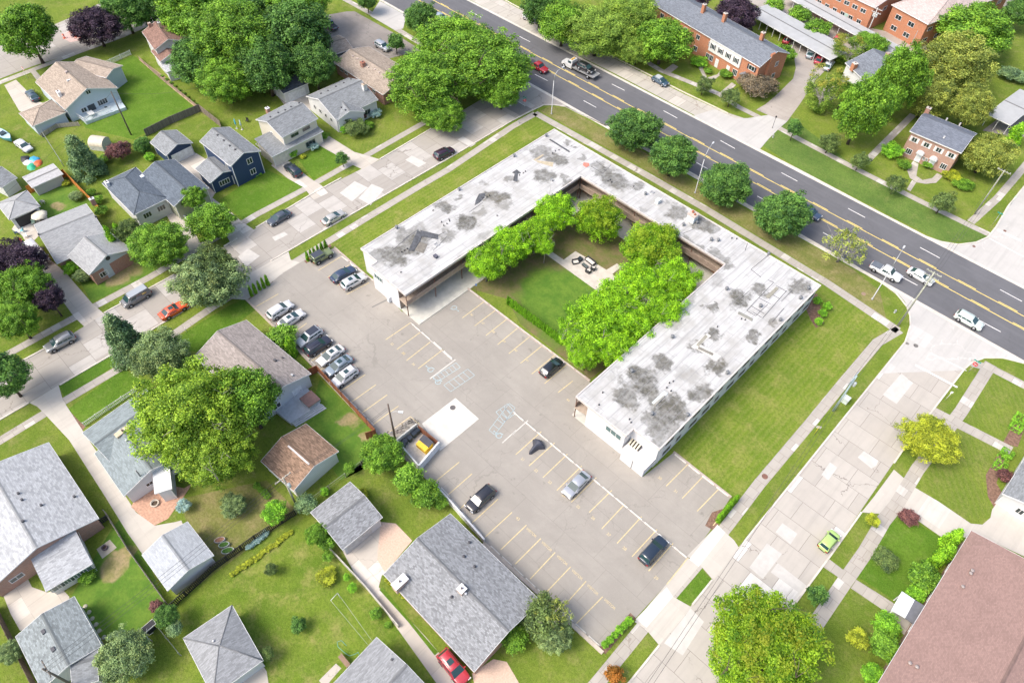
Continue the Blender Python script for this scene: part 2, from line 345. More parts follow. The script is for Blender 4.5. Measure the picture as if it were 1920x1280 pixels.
# right street
rs=[(1657,532),(1668,541),(1685,552),(1697,566),(1706,590),(1708,612),(1697,640),(1580,785),(1507,876),(1400,1008),(1335,1086),(1182,1275),(1120,1350),(1300,1440),(1472,1155),(1560,1035),(1690,846),(1757,757),(1808,692),(1822,680),(1845,671),(1880,671),(1920,680),(2000,700),(2050,720),(2050,690),(1900,668),(1780,600)]
sheet('side_street',rs,5,c_st2)
sheet('new_concrete',[(1657,532),(1668,541),(1685,552),(1697,566),(1706,590),(1708,612),(1697,640),(1650,700),(1805,694),(1822,680),(1845,671),(1880,671),(1960,690),(1880,656),(1780,600)],5.6,c_new)
for q in ([(1655,740),(1681,757),(1712,718),(1690,700)],[(1608,857),(1620,845),(1647,863),(1643,873),(1634,878)],[(1540,890),(1556,866),(1570,876),(1553,900)],[(1454,997),(1467,980),(1495,1000),(1482,1020)],[(1438,1018),(1466,1038),(1430,1085),(1405,1063)],[(1445,1072),(1458,1055),(1512,1097),(1500,1112)],[(1405,1125),(1415,1112),(1455,1145),(1445,1160)],[(1245,1205),(1280,1228),(1320,1165),(1295,1140)],[(637,362),(665,340),(690,352),(660,378)],[(672,372),(697,345),(720,355),(695,385)],[(510,445),(533,435),(540,440),(516,452)],[(446,481),(465,466),(487,480),(462,500)],[(760,300),(772,292),(800,306),(785,314)],[(858,262),(868,256),(892,270),(882,276)]):
    sheet('concrete_patch',q,5.9,plain((.53,.51,.475),.9,0,.06,1))
kerb([(1690,562),(1700,575),(1706,592),(1707,610),(1697,641),(1580,786),(1507,877),(1400,1009),(1386,1027)],c_gut,.25)
kerb([(1335,1087),(1298,1133)],c_gut,.25);kerb([(1236,1209),(1182,1276),(1150,1310)],c_gut,.25)
kerb([(1920,681),(1880,671),(1845,671),(1822,680),(1808,692),(1757,758),(1690,847),(1676,868)],c_gut,.25)
kerb([(1615,960),(1560,1037),(1472,1156),(1400,1250)],c_gut,.25)
# street beyond the main road, right
sheet('side_street',[(1727,442),(1765,455),(1797,460),(1830,456),(1852,446),(1890,388),(1922,350),(2020,230),(2120,300),(2100,640),(1920,543),(1840,500)],5,c_new)
kerb([(1500,320),(1600,373),(1727,441),(1765,454),(1797,459),(1830,455),(1852,445),(1868,425),(1890,387),(1920,350),(2000,255)],c_gut,.3)
kerb([(1424,281),(1500,320)],c_gut,.3)
# yellow lines, dashes
def mark(name,pts,wd,lv,mat): return ribbon(name,pts,wd,lv,mat)
for a,b,o in (((975,87),(1920,592),0),((980,106),(1920,617),0)):
    A,B=X2(a,b,60,30); t=(B-A).normalized(); n=Vector((-t.y,t.x,0))
    for d in (-.16,.16):
        q=[A+n*(d-.09),B+n*(d-.09),B+n*(d+.09),A+n*(d+.09)]; 
        if d==.16 and o==0:
            L=(B-A).length; k=0
            while k*7.5<L:
                s0=A+t*k*7.5; s1=s0+t*3.4; sheet('yellow_line',[tuple(v[:2]) for v in (s0+n*(d-.09),s1+n*(d-.09),s1+n*(d+.09),s0+n*(d+.09))],8,yel,True) if (k%1==0 and 0<k<40) else None; k+=1
        else: sheet('yellow_line',[tuple(v[:2]) for v in q],8,yel,True)
for a,b in [((974,69),(994,79)),((1147,158),(1171,170)),((1244,208),(1270,222)),((1351,264),(1378,279)),((1465,324),(1495,340)),((1590,391),(1622,408)),((1725,464),(1762,484)),((1875,543),(1916,565)),((1003,140),(1027,152)),((1094,189),(1118,202)),((1306,305),(1327,317)),((1420,368),(1445,382)),((1543,436),(1571,452)),((1690,519),(1720,535)),((1835,600),(1876,622)),((882,22),(903,33)),((1200,246),(1224,259))]:
    mark('lane_dash',[a,b],.16,8,wht)
# stop bars
for pts,wd in (([(938,187),(958,199)],.5),([(948,177),(985,199)],.15),([(1612,672),(1800,768)],0)):
    if wd: mark('stop_bar',pts,wd,7,wht)
mark('stop_bar',[(1716,684),(1795,726)],.35,7,wht); mark('stop_bar',[(1745,662),(1812,695)],.15,7,wht)
mark('stop_bar',[(1870,431),(1915,452)],.5,7,wht);mark('stop_bar',[(1855,447),(1920,482)],.15,7,wht)
# sidewalks
SW=[('walk along main road',[(1003,212),(1100,266),(1198,320),(1320,390),(1440,463),(1550,530),(1684,620)],1.75),
 ('w2',[(1004,213),(960,238),(842,317),(787,349),(692,406),(617,452),(520,512)],1.6),
 ('w3',[(462,538),(400,575),(320,630),(240,681),(120,752),(82,776),(0,826),(-80,873)],1.5),
 ('w4',[(860,190),(792,232),(692,289),(640,316),(580,350),(480,403),(457,417),(380,460),(280,520),(180,573),(142,594),(65,636),(-60,705)],1.5),
 ('w5',[(1686,618),(1645,642),(1580,719),(1522,790),(1425,905),(1370,977),(1315,1047),(1222,1155),(1120,1280),(1060,1350)],1.7),
 ('w6',[(1858,682),(1802,771),(1720,880),(1680,947),(1657,975),(1622,1035),(1580,1095),(1522,1180),(1440,1290)],1.9),
 ('w7',[(1820,680),(1862,692),(1920,722),(2000,765)],1.6),
 ('w8',[(1160,85),(1240,133),(1347,176),(1385,201),(1435,226),(1500,262),(1590,309),(1637,333),(1727,378),(1815,421),(1857,441)],1.5),
 ('w9',[(1820,417),(1870,372),(1907,329),(1960,265)],1.5),('w10',[(1627,300),(1672,255),(1712,215)],1.5)]
for n,p,wd in SW: ribbon('sidewalk',p,wd,6 if n!='w6' else 6.4,c_wk)
# pads, drives (polygons)
D=[('driveway',[(440,420),(420,432),(455,450),(545,497),(505,525),(462,540),(420,542),(460,510),(480,475)][0:0],c_drw)]
def poly(name,pts,lv,mat): return sheet(name,pts,lv,mat)
poly('driveway',[(541,472),(545,487),(562,492),(530,512),(490,545),(462,562),(430,560),(420,543),(455,520)],6.3,c_drw)          # lot entrance from left street
poly('driveway',[(1345,984),(1376,1012),(1386,1027),(1400,1010),(1338,1088),(1312,1058),(1288,1042)],6.2,c_drw)
poly('driveway',[(1290,1046),(1313,1058),(1262,1118),(1297,1138),(1236,1209),(1212,1180),(1190,1165),(1245,1100)],6.2,c_drw)
poly('driveway_slab',[(1345,983),(1360,998),(1310,1062),(1292,1048)],6.9,plain((.60,.575,.54),.9,0,.05))
poly('driveway_slab',[(1250,1100),(1262,1118),(1212,1176),(1192,1160)],6.9,plain((.60,.575,.54),.9,0,.05))
poly('driveway',[(598,283),(620,250),(545,150),(560,140),(645,262),(664,285),(712,299),(676,322),(655,298)][0:0] or [(575,225),(600,245),(664,285),(712,299),(680,318),(654,306),(640,296),(590,268),(520,180),(555,175),(575,173),(585,200)],6.3,c_dr)
poly('driveway',[(498,300),(520,307),(555,325),(582,352),(620,372),(600,388),(578,372),(545,345),(490,318)][0:0] or [(508,310),(535,298),(560,318),(582,335),(603,348),(615,362),(588,375),(570,352),(540,335)],6.3,c_dr)
poly('driveway',[(325,288),(350,278),(372,290),(388,300),(370,320),(385,345),(405,360),(398,371),(430,395),(455,417),(478,432),(440,470),(400,395),(370,360),(345,320)],6.3,c_dr)
poly('driveway',[(308,395),(335,400),(362,430),(378,460),(350,475)],6.3,c_dr)
poly('driveway',[(60,410),(88,405),(92,420),(75,440),(60,455),(98,490),(122,510),(172,568),(195,588),(158,612),(140,595),(96,535),(60,470),(40,440),(22,430),(30,418)],6.3,c_dr)
poly('driveway',[(0,160),(12,158),(45,195),(48,210),(40,215),(28,196),(0,170)][0:0] or [(8,160),(30,150),(70,190),(85,195),(45,212),(36,208)],6.3,c_dr)
poly('driveway',[(110,722),(118,750),(123,758),(200,875),(255,960),(262,965),(290,985),(330,978),(340,975),(350,1000),(268,1040),(258,1025),(240,1000),(200,935),(130,825),(85,777),(70,762),(55,755)],6.3,c_drw)
poly('patio',[(262,965),(246,950),(255,930),(300,905),(345,915),(362,905),(345,930),(315,972),(290,985),(262,965)],6.6,paver)
poly('driveway',[(0,1080),(25,1050),(45,1070),(60,1100),(88,1110),(118,1105),(130,1118),(130,1130),(60,1175),(38,1182),(20,1150),(0,1100)],6.3,c_dr)
poly('driveway',[(642,1032),(660,1005),(720,983),(735,1072),(716,1078),(710,1100),(800,1195),(845,1250),(880,1310),(840,1310),(700,1115),(665,1075)],6.3,c_dr)
poly('patio',[(707,1048),(714,978),(742,981),(773,1013),(722,1073)],6.6,plain((.60,.44,.34),.9,0,.12,5))
poly('lawn',[(711,1105),(718,1100),(760,1152),(822,1222),(815,1228),(765,1165)],7.2,g_vivid)
poly('driveway',[(885,1262),(925,1235),(950,1240),(985,1300),(900,1330)][0:5],6.2,plain((.60,.44,.34),.9,0,.12,5))
poly('driveway',[(430,1285),(492,1245),(500,1258),(505,1290),(480,1330)],6.2,c_dr)
poly('driveway',[(1676,868),(1690,880),(1698,890),(1712,905),(1780,955),(1880,1020),(1920,1050),(2050,1100),(1990,960),(1910,930),(1890,965),(1820,975),(1760,935),(1712,905)][0:0] or [(1676,880),(1690,893),(1700,905),(1720,918),(1790,960),(1822,994),(1840,1000),(1960,1060),(2100,900),(1930,940),(1905,1000),(1895,975),(1855,990),(1770,940),(1716,917),(1640,930),(1615,960),(1640,925)][0:0] or [(1640,929),(1676,880),(1716,914),(1760,940),(1820,981),(1842,983),(1857,970),(1860,955),(1885,920),(1960,900),(2080,1100),(1925,1045),(1840,1005),(1770,1010),(1716,972),(1680,965),(1615,960)],6.2,c_drw)
poly('walkway',[(1757,762),(1785,778),(1906,846),(1930,860),(1900,862),(1745,785)][0:0] or [(1752,763),(1900,838),(1892,852),(1743,776)],6.8,c_wk)
poly('walkway',[(1555,1048),(1584,1070),(1575,1084),(1543,1062)],6.8,c_wk)
poly('walkway',[(1605,1086),(1672,1128),(1660,1146),(1595,1102)],6.8,c_wk)
poly('porch_slab',[(1660,1142),(1672,1128),(1712,1160),(1695,1190),(1690,1185)],7,c_wk)
poly('walkway',[(148,120),(196,98),(200,102),(155,128)][0:0] or [(58,136),(66,132),(82,150),(72,155)],6.8,c_wk)
poly('path',[(260,112),(268,114),(310,145),(345,178),(378,208),(372,206),(330,172),(300,147)],6.8,plain((.40,.30,.20),1,0,.2))
# far-left street (cul-de-sac with cones)
sheet('side_street',[(-60,115),(0,85),(110,45),(160,20),(240,-20),(340,-20),(316,34),(250,58),(150,96),(60,125),(0,148),(-60,175)],4.5,c_st)
sheet('roundabout',[(118,72),(122,62),(140,56),(155,60),(158,68),(150,76),(132,80)],5.5,plain((.55,.40,.36),.9))
ribbon('sidewalk',[(-60,187),(0,155),(150,97),(230,68),(300,36),(345,14)],1.6,6,c_wk)
ribbon('sidewalk',[(60,65),(110,46),(140,33)],1.4,6,c_wk)
# parking area top (asphalt with cars), aprons
sheet('parking_area',[(605,30),(650,22),(665,22),(745,66),(790,95),(722,112),(670,95),(600,60)],5,a_gray)
sheet('driveway_apron',[(694,30),(712,2),(762,30),(756,54),(740,57)],6.2,c_new)
ribbon('sidewalk',[(630,-10),(700,28),(790,83),(860,130)],1.6,6,c_wk)
kerb([(712,0),(720,5)],c_gut,.3)
# carport area right-top and apartments
sheet('parking_area',[(1380,-20),(1440,-30),(1570,40),(1690,65),(1660,45),(1720,78),(1760,95),(1755,115),(1700,140),(1600,120),(1560,90)],4.6,asphalt((.40,.355,.31),.12,.4,1,5))
poly('driveway',[(1870,5),(1880,-10),(1960,-10),(1960,40),(1915,35)],4.8,a_gray)
poly('parking_area',[(1842,245),(1865,228),(1905,205),(1925,215),(1925,255),(1900,262),(1890,255)],4.8,a_gray)
poly('walkway',[(1701,320),(1712,302),(1722,308),(1718,330),(1730,338),(1748,334),(1757,325),(1768,330),(1755,343),(1735,345),(1718,342),(1706,334)],6.8,c_wk)
poly('walkway',[(1700,355),(1710,338),(1718,342),(1707,359)],6.6,c_wk)
poly('walkway',[(1309,162),(1318,143),(1310,128),(1314,118),(1320,122),(1318,130),(1326,146),(1345,140),(1352,130),(1357,136),(1342,148),(1328,148),(1316,166)],6.8,c_wk)
poly('walkway',[(1345,178),(1372,155),(1380,160),(1354,184)],6.8,c_wk); poly('walkway',[(1245,132),(1262,120),(1272,126),(1256,138)],6.8,c_wk)
# ---- parking lot
LOT=[(507,525),(562,492),(575,485),(627,465),(640,478),(690,520),(705,530),(754,585),(766,580),(860,536),(877,542),(985,625),(1105,715),(1140,760),(1206,893),(1263,848),(1370,932),(1335,985),(1330,996),(1292,1046),(1245,1100),(1190,1160),(1180,1172),(1126,1218),(906,1016),(812,910),(706,812),(562,660),(462,562)]
sheet('parking_lot',LOT,5,a_lot)
poly('concrete_pad',[(791,794),(854,746),(898,785),(825,845)],6,plain((.60,.58,.525),.9,0,.08,.8))
poly('patch_repair',[(640,470),(648,475),(700,520),(690,520)][0:0] or [(697,575),(756,546),(757,548),(698,577)],5.6,asphalt((.2,.19,.18),.1,0))
# lawns with their own look
poly('lawn',[(58,365),(125,335),(190,398),(170,385),(100,430)],2,blob_grass([(112,388,1.5)],True))
poly('lawn',[(1541,545),(1660,600),(1600,680),(1530,765),(1462,850),(1392,935),(1370,930),(1263,848),(1370,700)],2,g_lot)
poly('lawn',[(1015,226),(1035,240),(680,462),(690,515),(628,464),(600,470),(700,412),(860,312)],2,g_lot)
poly('lawn',[(1060,202),(1140,246),(1310,345),(1500,447),(1600,506),(1650,545),(1662,600),(1540,515),(1430,447),(1310,375),(1200,312),(1100,256),(1012,208),(1030,200)],2,g_dry)
poly('lawn',[(860,535),(950,470),(1060,380),(1200,420),(1310,540),(1105,712),(985,625),(950,560)],1,blob_grass([(1052,562,8.5),(1020,540,5),(1075,600,7)]))
poly('lawn',[(985,615),(1095,700),(1105,714),(985,624),(905,560),(940,575)],2.5,g_mix)

poly('lawn',[(193,128),(250,104),(372,206),(262,255),(250,262),(160,240),(150,222)],2,g_vivid)
poly('lawn',[(570,810),(600,710),(705,815),(680,880),(640,900)],2,blob_grass([(655,790,1.6),(690,818,1.2)],True))
poly('lawn',[(333,1150),(555,985),(640,1040),(850,1280),(500,1300),(400,1280)],2,grass((.10,.18,.018),(.18,.25,.032),(.36,.31,.12),.6))
poly('lawn',[(135,1115),(210,990),(235,960),(312,1130),(260,1180),(200,1200),(150,1150)],2,blob_grass([(228,1040,1.6),(212,1062,1.9),(222,1052,1.5)],True))
poly('lawn',[(336,935),(500,900),(560,960),(340,1120),(400,1040),(350,980)],2,g_dry)
poly('lawn',[(130,765),(232,690),(262,712),(256,735),(160,798),(125,770)],2,g_vivid); poly('lawn',[(111,722),(208,668),(222,680),(122,748)],2,grass((.07,.16,.015),(.12,.22,.025),DRY,.1))
poly('lawn',[(320,640),(420,578),(470,555),(480,580),(370,660),(335,655)],2,g_vivid)
poly('lawn',[(412,375),(500,318),(570,350),(455,412)],2,g_vivid);poly('lawn',[(640,275),(660,262),(710,225),(790,240),(700,285)],2,g_str)
poly('lawn',[(560,300),(600,270),(652,300),(588,338)],2,g_vivid)
poly('lawn',[(135,500),(190,470),(272,475),(290,510),(172,568)],2,blob_grass([(240,500,2.8),(222,522,2.2),(210,490,2)],True))
poly('lawn',[(1425,270),(1470,210),(1600,310),(1860,446),(1830,455),(1765,453),(1500,318)],2,grass((.08,.15,.03),(.14,.22,.045),DRY,.25))
poly('lawn',[(1805,770),(1858,700),(1925,735),(2000,830),(1870,815)],2,g_str);poly('lawn',[(1722,905),(1790,790),(1888,845),(1870,900),(1860,960),(1820,980)],2,g_str)
poly('lawn',[(1608,1080),(1682,960),(1770,1010),(1770,1050),(1700,1140)],2,g_vivid); poly('lawn',[(1530,1190),(1596,1104),(1655,1142),(1680,1210),(1600,1300),(1450,1300)],2,g_mix)
poly('lawn',[(700,840),(800,930),(780,1010),(720,975),(640,905)],2,g_mix)
poly('lawn',[(885,1250),(1000,1180),(1060,1165),(1126,1225),(1085,1285),(960,1290)],2,g_mix)
poly('lawn',[(1263,1120),(1312,1060),(1335,1088),(1297,1136)],2,g_vivid); poly('lawn',[(1122,1282),(1208,1180),(1234,1208),(1170,1282)],2,g_mix)
poly('lawn',[(1640,-5),(1700,-5),(1745,60),(1800,120),(1760,92),(1722,76),(1680,50)],2,g_vivid)
# mulch beds
for q in ([(1785,760),(1800,800)][0:0],[(1866,955),(1852,930),(1848,890),(1872,850),(1884,862),(1868,905),(1880,925),(1878,940)],[(1880,830),(1900,795),(1915,790),(1920,805),(1908,838)],[(128,768),(160,800),(155,806),(120,765)],[(1505,565),(1532,550),(1545,605),(1530,615),(1520,600)],[(570,490),(618,455),(622,462),(575,494)],[(465,562),(505,520),(512,528),(470,560)],[(1122,1215),(1182,1148),(1192,1158),(1135,1226)],[(910,510),(975,535),(1060,600),(1060,640),(985,580)][0:0],[(1322,985),(1335,960),(1365,950),(1340,995)]):
    if q: poly('mulch_bed',q,5.4,mulch)
# white line and stall markings
ST=[((723,637),(770,605)),((744,655),(788,623)),((762,676),(807,641)),((784,691),(831,655)),
 ((867,596),(907,566)),((890,611),(930,581)),((911,629),(952,597)),((933,646),(973,613)),((954,663),(996,629)),((976,681),(1019,646)),((997,701),(1041,665)),((1021,719),(1062,684)),((1046,736),(1074,714)),
 ((967,852),(1015,809)),((992,873),(1040,830)),((1018,895),(1064,851)),((1044,919),(1091,873)),((1071,941),(1118,895)),((1105,960),(1147,919)),((1128,991),(1172,944)),((1157,1018),(1203,968)),((1185,1043),(1232,992)),((1216,1070),(1262,1018)),((1250,1095),(1290,1045)),
 ((636,735),(685,702)),((657,755),(705,721)),((677,775),(726,740)),((698,797),(747,761)),((581,679),(612,657)),((598,695),(640,667)),((545,628),(575,606)),((480,575),(522,551)),((562,645),(595,623)),((540,613),(572,592)),
 ((597,507),(640,481)),((614,520),(655,497)),((632,536),(672,513)),((650,552),(692,530)),
 ((812,906),(861,866)),((837,930),(885,888)),((862,954),(908,912)),((885,980),(934,935)),((910,1006),(960,960)),((939,1030),(987,984)),((966,1057),(1014,1009)),((994,1085),(1041,1035)),((1026,1108),(1070,1062)),((1055,1138),(1099,1089)),((1081,1168),(1130,1118)),
 ((1249,911),(1291,869)),((1279,934),(1318,893)),((1307,958),(1350,914)),((1337,985),(1372,938))]
for a,b in ST: mark('stall_line',[a,b],.13,7,fady)
mark('stall_line',[(806,710),(854,674)],.2,7,palew); mark('stall_line',[(960,815),(990,788)],.16,7,palew); mark('stall_line',[(942,830),(968,806)],.16,7,palew)
mark('stall_line',[(770,605),(848,675)],.12,7,palew);mark('stall_line',[(962,772),(1290,1048)],.1,7,palew)
mark('stall_line',[(727,812),(770,781),(788,796)],.12,7,fady)
# blue access aisles: ladder hatching
def ladder(a,b,c,n=5):
    # a->b long edge, a->c short edge (pixels)
    A,B,C_=P(*a),P(*b),P(*c); d=C_-A
    def seg(p,q,wd=.09):
        t=(q-p).normalized(); nn=Vector((-t.y,t.x,0))*wd/2; mb.add([tuple((v)[:2])+(.03,) for v in (p+nn,q+nn,q-nn,p-nn)],[(0,1,2,3)])
    mb=MB(); seg(A,B); seg(A+d,B+d)
    for i in range(n+1): p=A+(B-A)*i/n; seg(p,p+d)
    mb.v=[(x,y,.030+.0004*i) for i,(x,y,z) in enumerate(mb.v)] if False else mb.v
    struct(mb.obj('access_aisle_marking',fadb))
ladder((832,722),(877,692),(845,734)); ladder((812,707),(855,680),(820,716),6); ladder((917,806),(955,756),(928,815)) ; ladder((930,772),(952,757),(945,790),3)
def wheelchair(px,py,rot,s=1.15):
    mb=MB(); c=P(px,py); 
    ring=[(.38*math.cos(a),-.15+.38*math.sin(a)) for a in np.linspace(.9,5.6,14)]
    def rb(pts,wd):
        pts=[Vector(p) for p in pts]; L=[];Q=[]
        for i,p in enumerate(pts):
            t=(pts[min(i+1,len(pts)-1)]-pts[max(i-1,0)]).normalized(); nn=Vector((-t.y,t.x))*wd/2; L.append(p+nn);Q.append(p-nn)
        k=len(L); mb.add([(p.x*s,p.y*s,0) for p in L+Q],[(k+i,k+i+1,i+1,i) for i in range(k-1)])
    rb(ring,.12); rb([(0,.55),(0,.05),(.35,.05),(.5,-.45)],.13); mb.add([(x*s*.12,(y*.12+.75)*s,0) for x,y in [(math.cos(a),math.sin(a)) for a in np.linspace(0,6.28,9)[:-1]]],[tuple(range(8))])
    o=struct(mb.obj('wheelchair_symbol',fadb,None,(c.x,c.y,.034),rot)); return o
wheelchair(806,692,R(90)); wheelchair(820,715,R(90)); wheelchair(934,815,R(90)); wheelchair(853,578,R(-90))
# VISITOR stencils and small bay numbers
fadt=plain((.56,.46,.28),.85,0,.1,3)
vm=text_mesh('VISITOR',.52)
def stencil(me,px,py,rz,name='stencil_text'):
    c=P(px,py); o=mesh_obj(name,me,fadt,None,(c.x,c.y,.032),rz); return struct(o)
for x,y in [(996,998),(1025,1024),(1054,1050),(1082,1077),(1111,1105),(1143,1132)]: stencil(vm,x,y,R(0))
nums=[(980,861),(1005,882),(1031,904),(1057,929),(1084,950),(1112,971),(1141,1002),(1171,1028),(1230,1083),(1237,896),(1267,921),(735,645),(757,663),(775,683),(756,662),(884,590),(905,606),(925,622),(945,640),(967,657),(989,676),(1010,694),(971,972),(1065,750)]
for i,(x,y) in enumerate(nums): stencil(text_mesh(str(21+i),.6),x,y,R(0),'stencil_number')
# ---------------------------------------------------------------- MAIN BUILDING
def frame_part(parent,name,M,u0,u1,z0,z1,mat_f,mat_g,bar='v',depth_=.07,fw=.07,nb=1):
    "window: M maps (u, out, z). frame mesh + pane child"
    mb=MB(); mb.box(u0,u1,-.02,depth_,z0,z0+fw,M).box(u0,u1,-.02,depth_,z1-fw,z1,M).box(u0,u0+fw,-.02,depth_,z0+fw,z1-fw,M).box(u1-fw,u1,-.02,depth_,z0+fw,z1-fw,M)
    for i in range(nb):
        if bar=='v': x=u0+(u1-u0)*(i+1)/(nb+1); mb.box(x-.03,x+.03,-.01,depth_-.02,z0+fw,z1-fw,M)
        else: z=z0+(z1-z0)*(i+1)/(nb+1); mb.box(u0+fw,u1-fw,-.01,depth_-.02,z-.03,z+.03,M)
    f=mb.obj(name,mat_f,parent)
    MB().box(u0+fw*.6,u1-fw*.6,-.015,.02,z0+fw*.6,z1-fw*.6,M).obj('pane',mat_g,f); return f
def wallM(a,b,zbase=0):
    "matrix: u along a->b, out = right-hand side normal, z up"
    a=Vector((a[0],a[1],zbase)); b=Vector((b[0],b[1],zbase)); t=(b-a).normalized(); n=Vector((t.y,-t.x,0))
    return Matrix(((t.x,n.x,0,a.x),(t.y,n.y,0,a.y),(0,0,1,a.z),(0,0,0,1)))
ZR=5.75
def RP(x,y,z=ZR): v=P(x,y,z); return (v.x,v.y)
xo=(RP(1038,243)[0]+RP(676,466)[0])/2; xi=(RP(1087,331)[0]+RP(760,554)[0])/2
xj=(RP(1362,495)[0]+RP(1078,742)[0])/2; xp=(RP(1541,535)[0]+RP(1236,842)[0])/2
yo=(RP(1038,243)[1]+RP(1541,535)[1])/2; yi=(RP(1087,331)[1]+RP(1362,495)[1])/2
yl1=RP(676,466)[1]; yl2=RP(761,554)[1]; xs=RP(703,493)[0]
yr1=RP(1078,742)[1]; yr2=RP(1236,842)[1]; xt=RP(1180,812)[0]
apt=thing('apartment_block','large U-shaped two-storey apartment block with stained white flat roof around the tree-filled courtyard','apartment building',((xo+xp)/2,(yl1+yo)/2,0))
O=apt.location; 
def lp(x,y): return (x-O.x,y-O.y)
outline=[lp(*p) for p in [(xo,yo),(xo,yl1),(xs,yl1),(xs,yl2),(xi,yl2),(xi,yi),(xj,yi),(xj,yr1),(xt,yr1),(xt,yr2),(xp,yr2),(xp,yo)]]
# stained membrane material with blobs (world px list -> centre, radius)
def roof_membrane():
    b=NB('roof_membrane'); p=b.pos(); base=(.55,.55,.54)
    n=b.noise(p,.25,5,.65); n2=b.noise(p,2.2,5,.75)
    mp=b.map(p,0,(1.6,.12,1)); st=b.noise(mp,1.0,5,.75)
    c=b.mix(b.ramp(st,.38,.78),base,mul(base,.62)); c=b.mix(b.math('MULTIPLY',b.ramp(n,.42,.72),.75),c,(.36,.35,.325)); s2=b.noise(b.map(p,0,(.5,2.2,1)),1.3,6,.75); c=b.mix(b.math('MULTIPLY',b.ramp(s2,.55,.75),.45),c,(.30,.295,.28))
    blobs=[(775,455,3.4,.9),(742,478,3.2,.9),(760,440,2.3,.7),(700+10,480,2.0,.6),(785,432,2.2,.6),(832,388,2.0,.85),(870,417,2.6,.95),(930,370,2.3,.9),(905,345,1.2,.5),(857,368,.8,.8),(900,400,1.5,.6),(945,386,1.6,.5),(835,443,2.0,.7),(912,445,1.6,.4),(1015,285,2.8,.75),(1046,300,2.6,.85),(1020,330,2.6,.85),(960,340,1.5,.7),(1065,345,1.8,.85),(1105,352,2.4,.85),(1060,332,1.5,.7),(1135,325,3.0,.9),(1160,342,3.0,.85),(1125,310,1.6,.6),(1195,345,1.9,.8),(1245,378,1.0,.5),(1213,396,1.2,.5),(1270,397,2.6,.8),(1318,420,2.3,.85),(1340,422,1.4,.5),(1288,452,1.8,.7),(1312,465,1.4,.6),(1345,482,2.2,.75),(1365,500,1.6,.7),(1385,562,2.6,.95),(1337,577,1.3,.8),(1418,543,1.8,.8),(1495,537,2.4,.85),(1448,603,1.2,.7),(1418,634,1.3,.9),(1335,630,1.4,.9),(1302,653,1.5,.8),(1345,690,1.9,.95),(1243,682,1.9,.85),(1316,730,2.2,.9),(1205,715,3.4,.95),(1175,745,2.4,.85),(1222,745,2.0,.8),(1255,770,3.4,.95),(1270,757,2.0,.9),(1240,792,3.0,.85),(1228,818,1.6,.7),(1260,800,2.0,.75),(1225,790,2.0,.7),(1150,700,1.2,.3),(1290,700,2,.25),(1060,270,1.0,.7),(1075,277,.9,.7),(1092,295,.9,.6),(1345,522,2.0,.4),(1290,560,1.4,.55),(1265,610,1.5,.3),(1180,640,1.2,.4),(860,490,1.4,.4),(800,510,1.6,.25)]
    dn=b.n.new('ShaderNodeTexNoise'); b.set(dn.inputs['Vector'],p); dn.inputs['Scale'].default_value=.33; dn.inputs['Detail'].default_value=6; dn.inputs['Roughness'].default_value=.68
    dv=b.n.new('ShaderNodeVectorMath'); dv.operation='MULTIPLY_ADD'; b.set(dv.inputs[0],dn.outputs[1]); dv.inputs[1].default_value=(7.5,7.5,0); b.set(dv.inputs[2],p)
    # the noise offset has mean 2.1 -> compensate in the centres
    acc=None
    for x,y,r_,k in blobs:
        q=P(x,y,ZR); d=b.n.new('ShaderNodeVectorMath'); d.operation='DISTANCE'; b.set(d.inputs[0],dv.outputs[0]); d.inputs[1].default_value=(q.x+3.75,q.y+3.75,ZR+.0)
        mr=b.ramp(d.outputs['Value'],r_*1.06,r_*.55); mk=b.math('MULTIPLY',mr,k); acc=mk if acc is None else b.math('MAXIMUM',acc,mk)
    acc=b.math('MULTIPLY',acc,b.math('ADD',.62,b.math('MULTIPLY',b.ramp(b.noise(p,.8,6,.75),.35,.6),.38)))
    tone=b.mix(b.ramp(n2,.35,.65),(.055,.053,.042),(.13,.125,.10)); tone=b.mix(b.ramp(n,.5,.7),tone,(.10,.09,.06))
    c=b.mix(acc,c,tone)
    # moss / rust flecks inside strong stain
    fl=b.math('MULTIPLY',b.math('GREATER_THAN',b.noise(p,1.3,6,.8),.60),b.math('GREATER_THAN',acc,.75)); c=b.mix(b.math('MULTIPLY',fl,.7),c,(.10,.085,.06))
    cc,f=b.brick(b.map(p,R(90)),6.5,1.35,.06,(0,0,0),(0,0,0),(1,1,1),.4,.4); c=b.mix(b.math('MULTIPLY',f,.5),c,(.25,.26,.27))
    b.color(c); b.rough(.7); b.bump(f,.3,.02); return b.m
RM=roof_membrane()
wwall=siding((.64,.65,.665),.30,.93)
MB().prism(outline,ZR-.28,ZR).obj('roof',RM,apt)
def edge_strip(pts,closed,w_,z0,z1,mat,name,inset=0):
    mb=MB(); n=len(pts); 
    for i in range(n if closed else n-1):
        a=Vector(pts[i]+(0,)); b_=Vector(pts[(i+1)%n]+(0,)); t=(b_-a).normalized(); nn=Vector((t.y,-t.x,0))
        M=Matrix(((t.x,nn.x,0,a.x),(t.y,nn.y,0,a.y),(0,0,1,0),(0,0,0,1))); L=(b_-a).length; mb.box(.003,L-.003,-w_+.003*(i%2),.03,z0+.002*(i%2),z1+.003*(i%2),M)
    return mb.obj(name,mat,apt)
edge_strip(outline[::-1] if False else outline,True,.16,ZR-.30,ZR+.11,plain((.60,.56,.53),.6),'roof_edge')
fasc=plain((.24,.17,.14),.7)
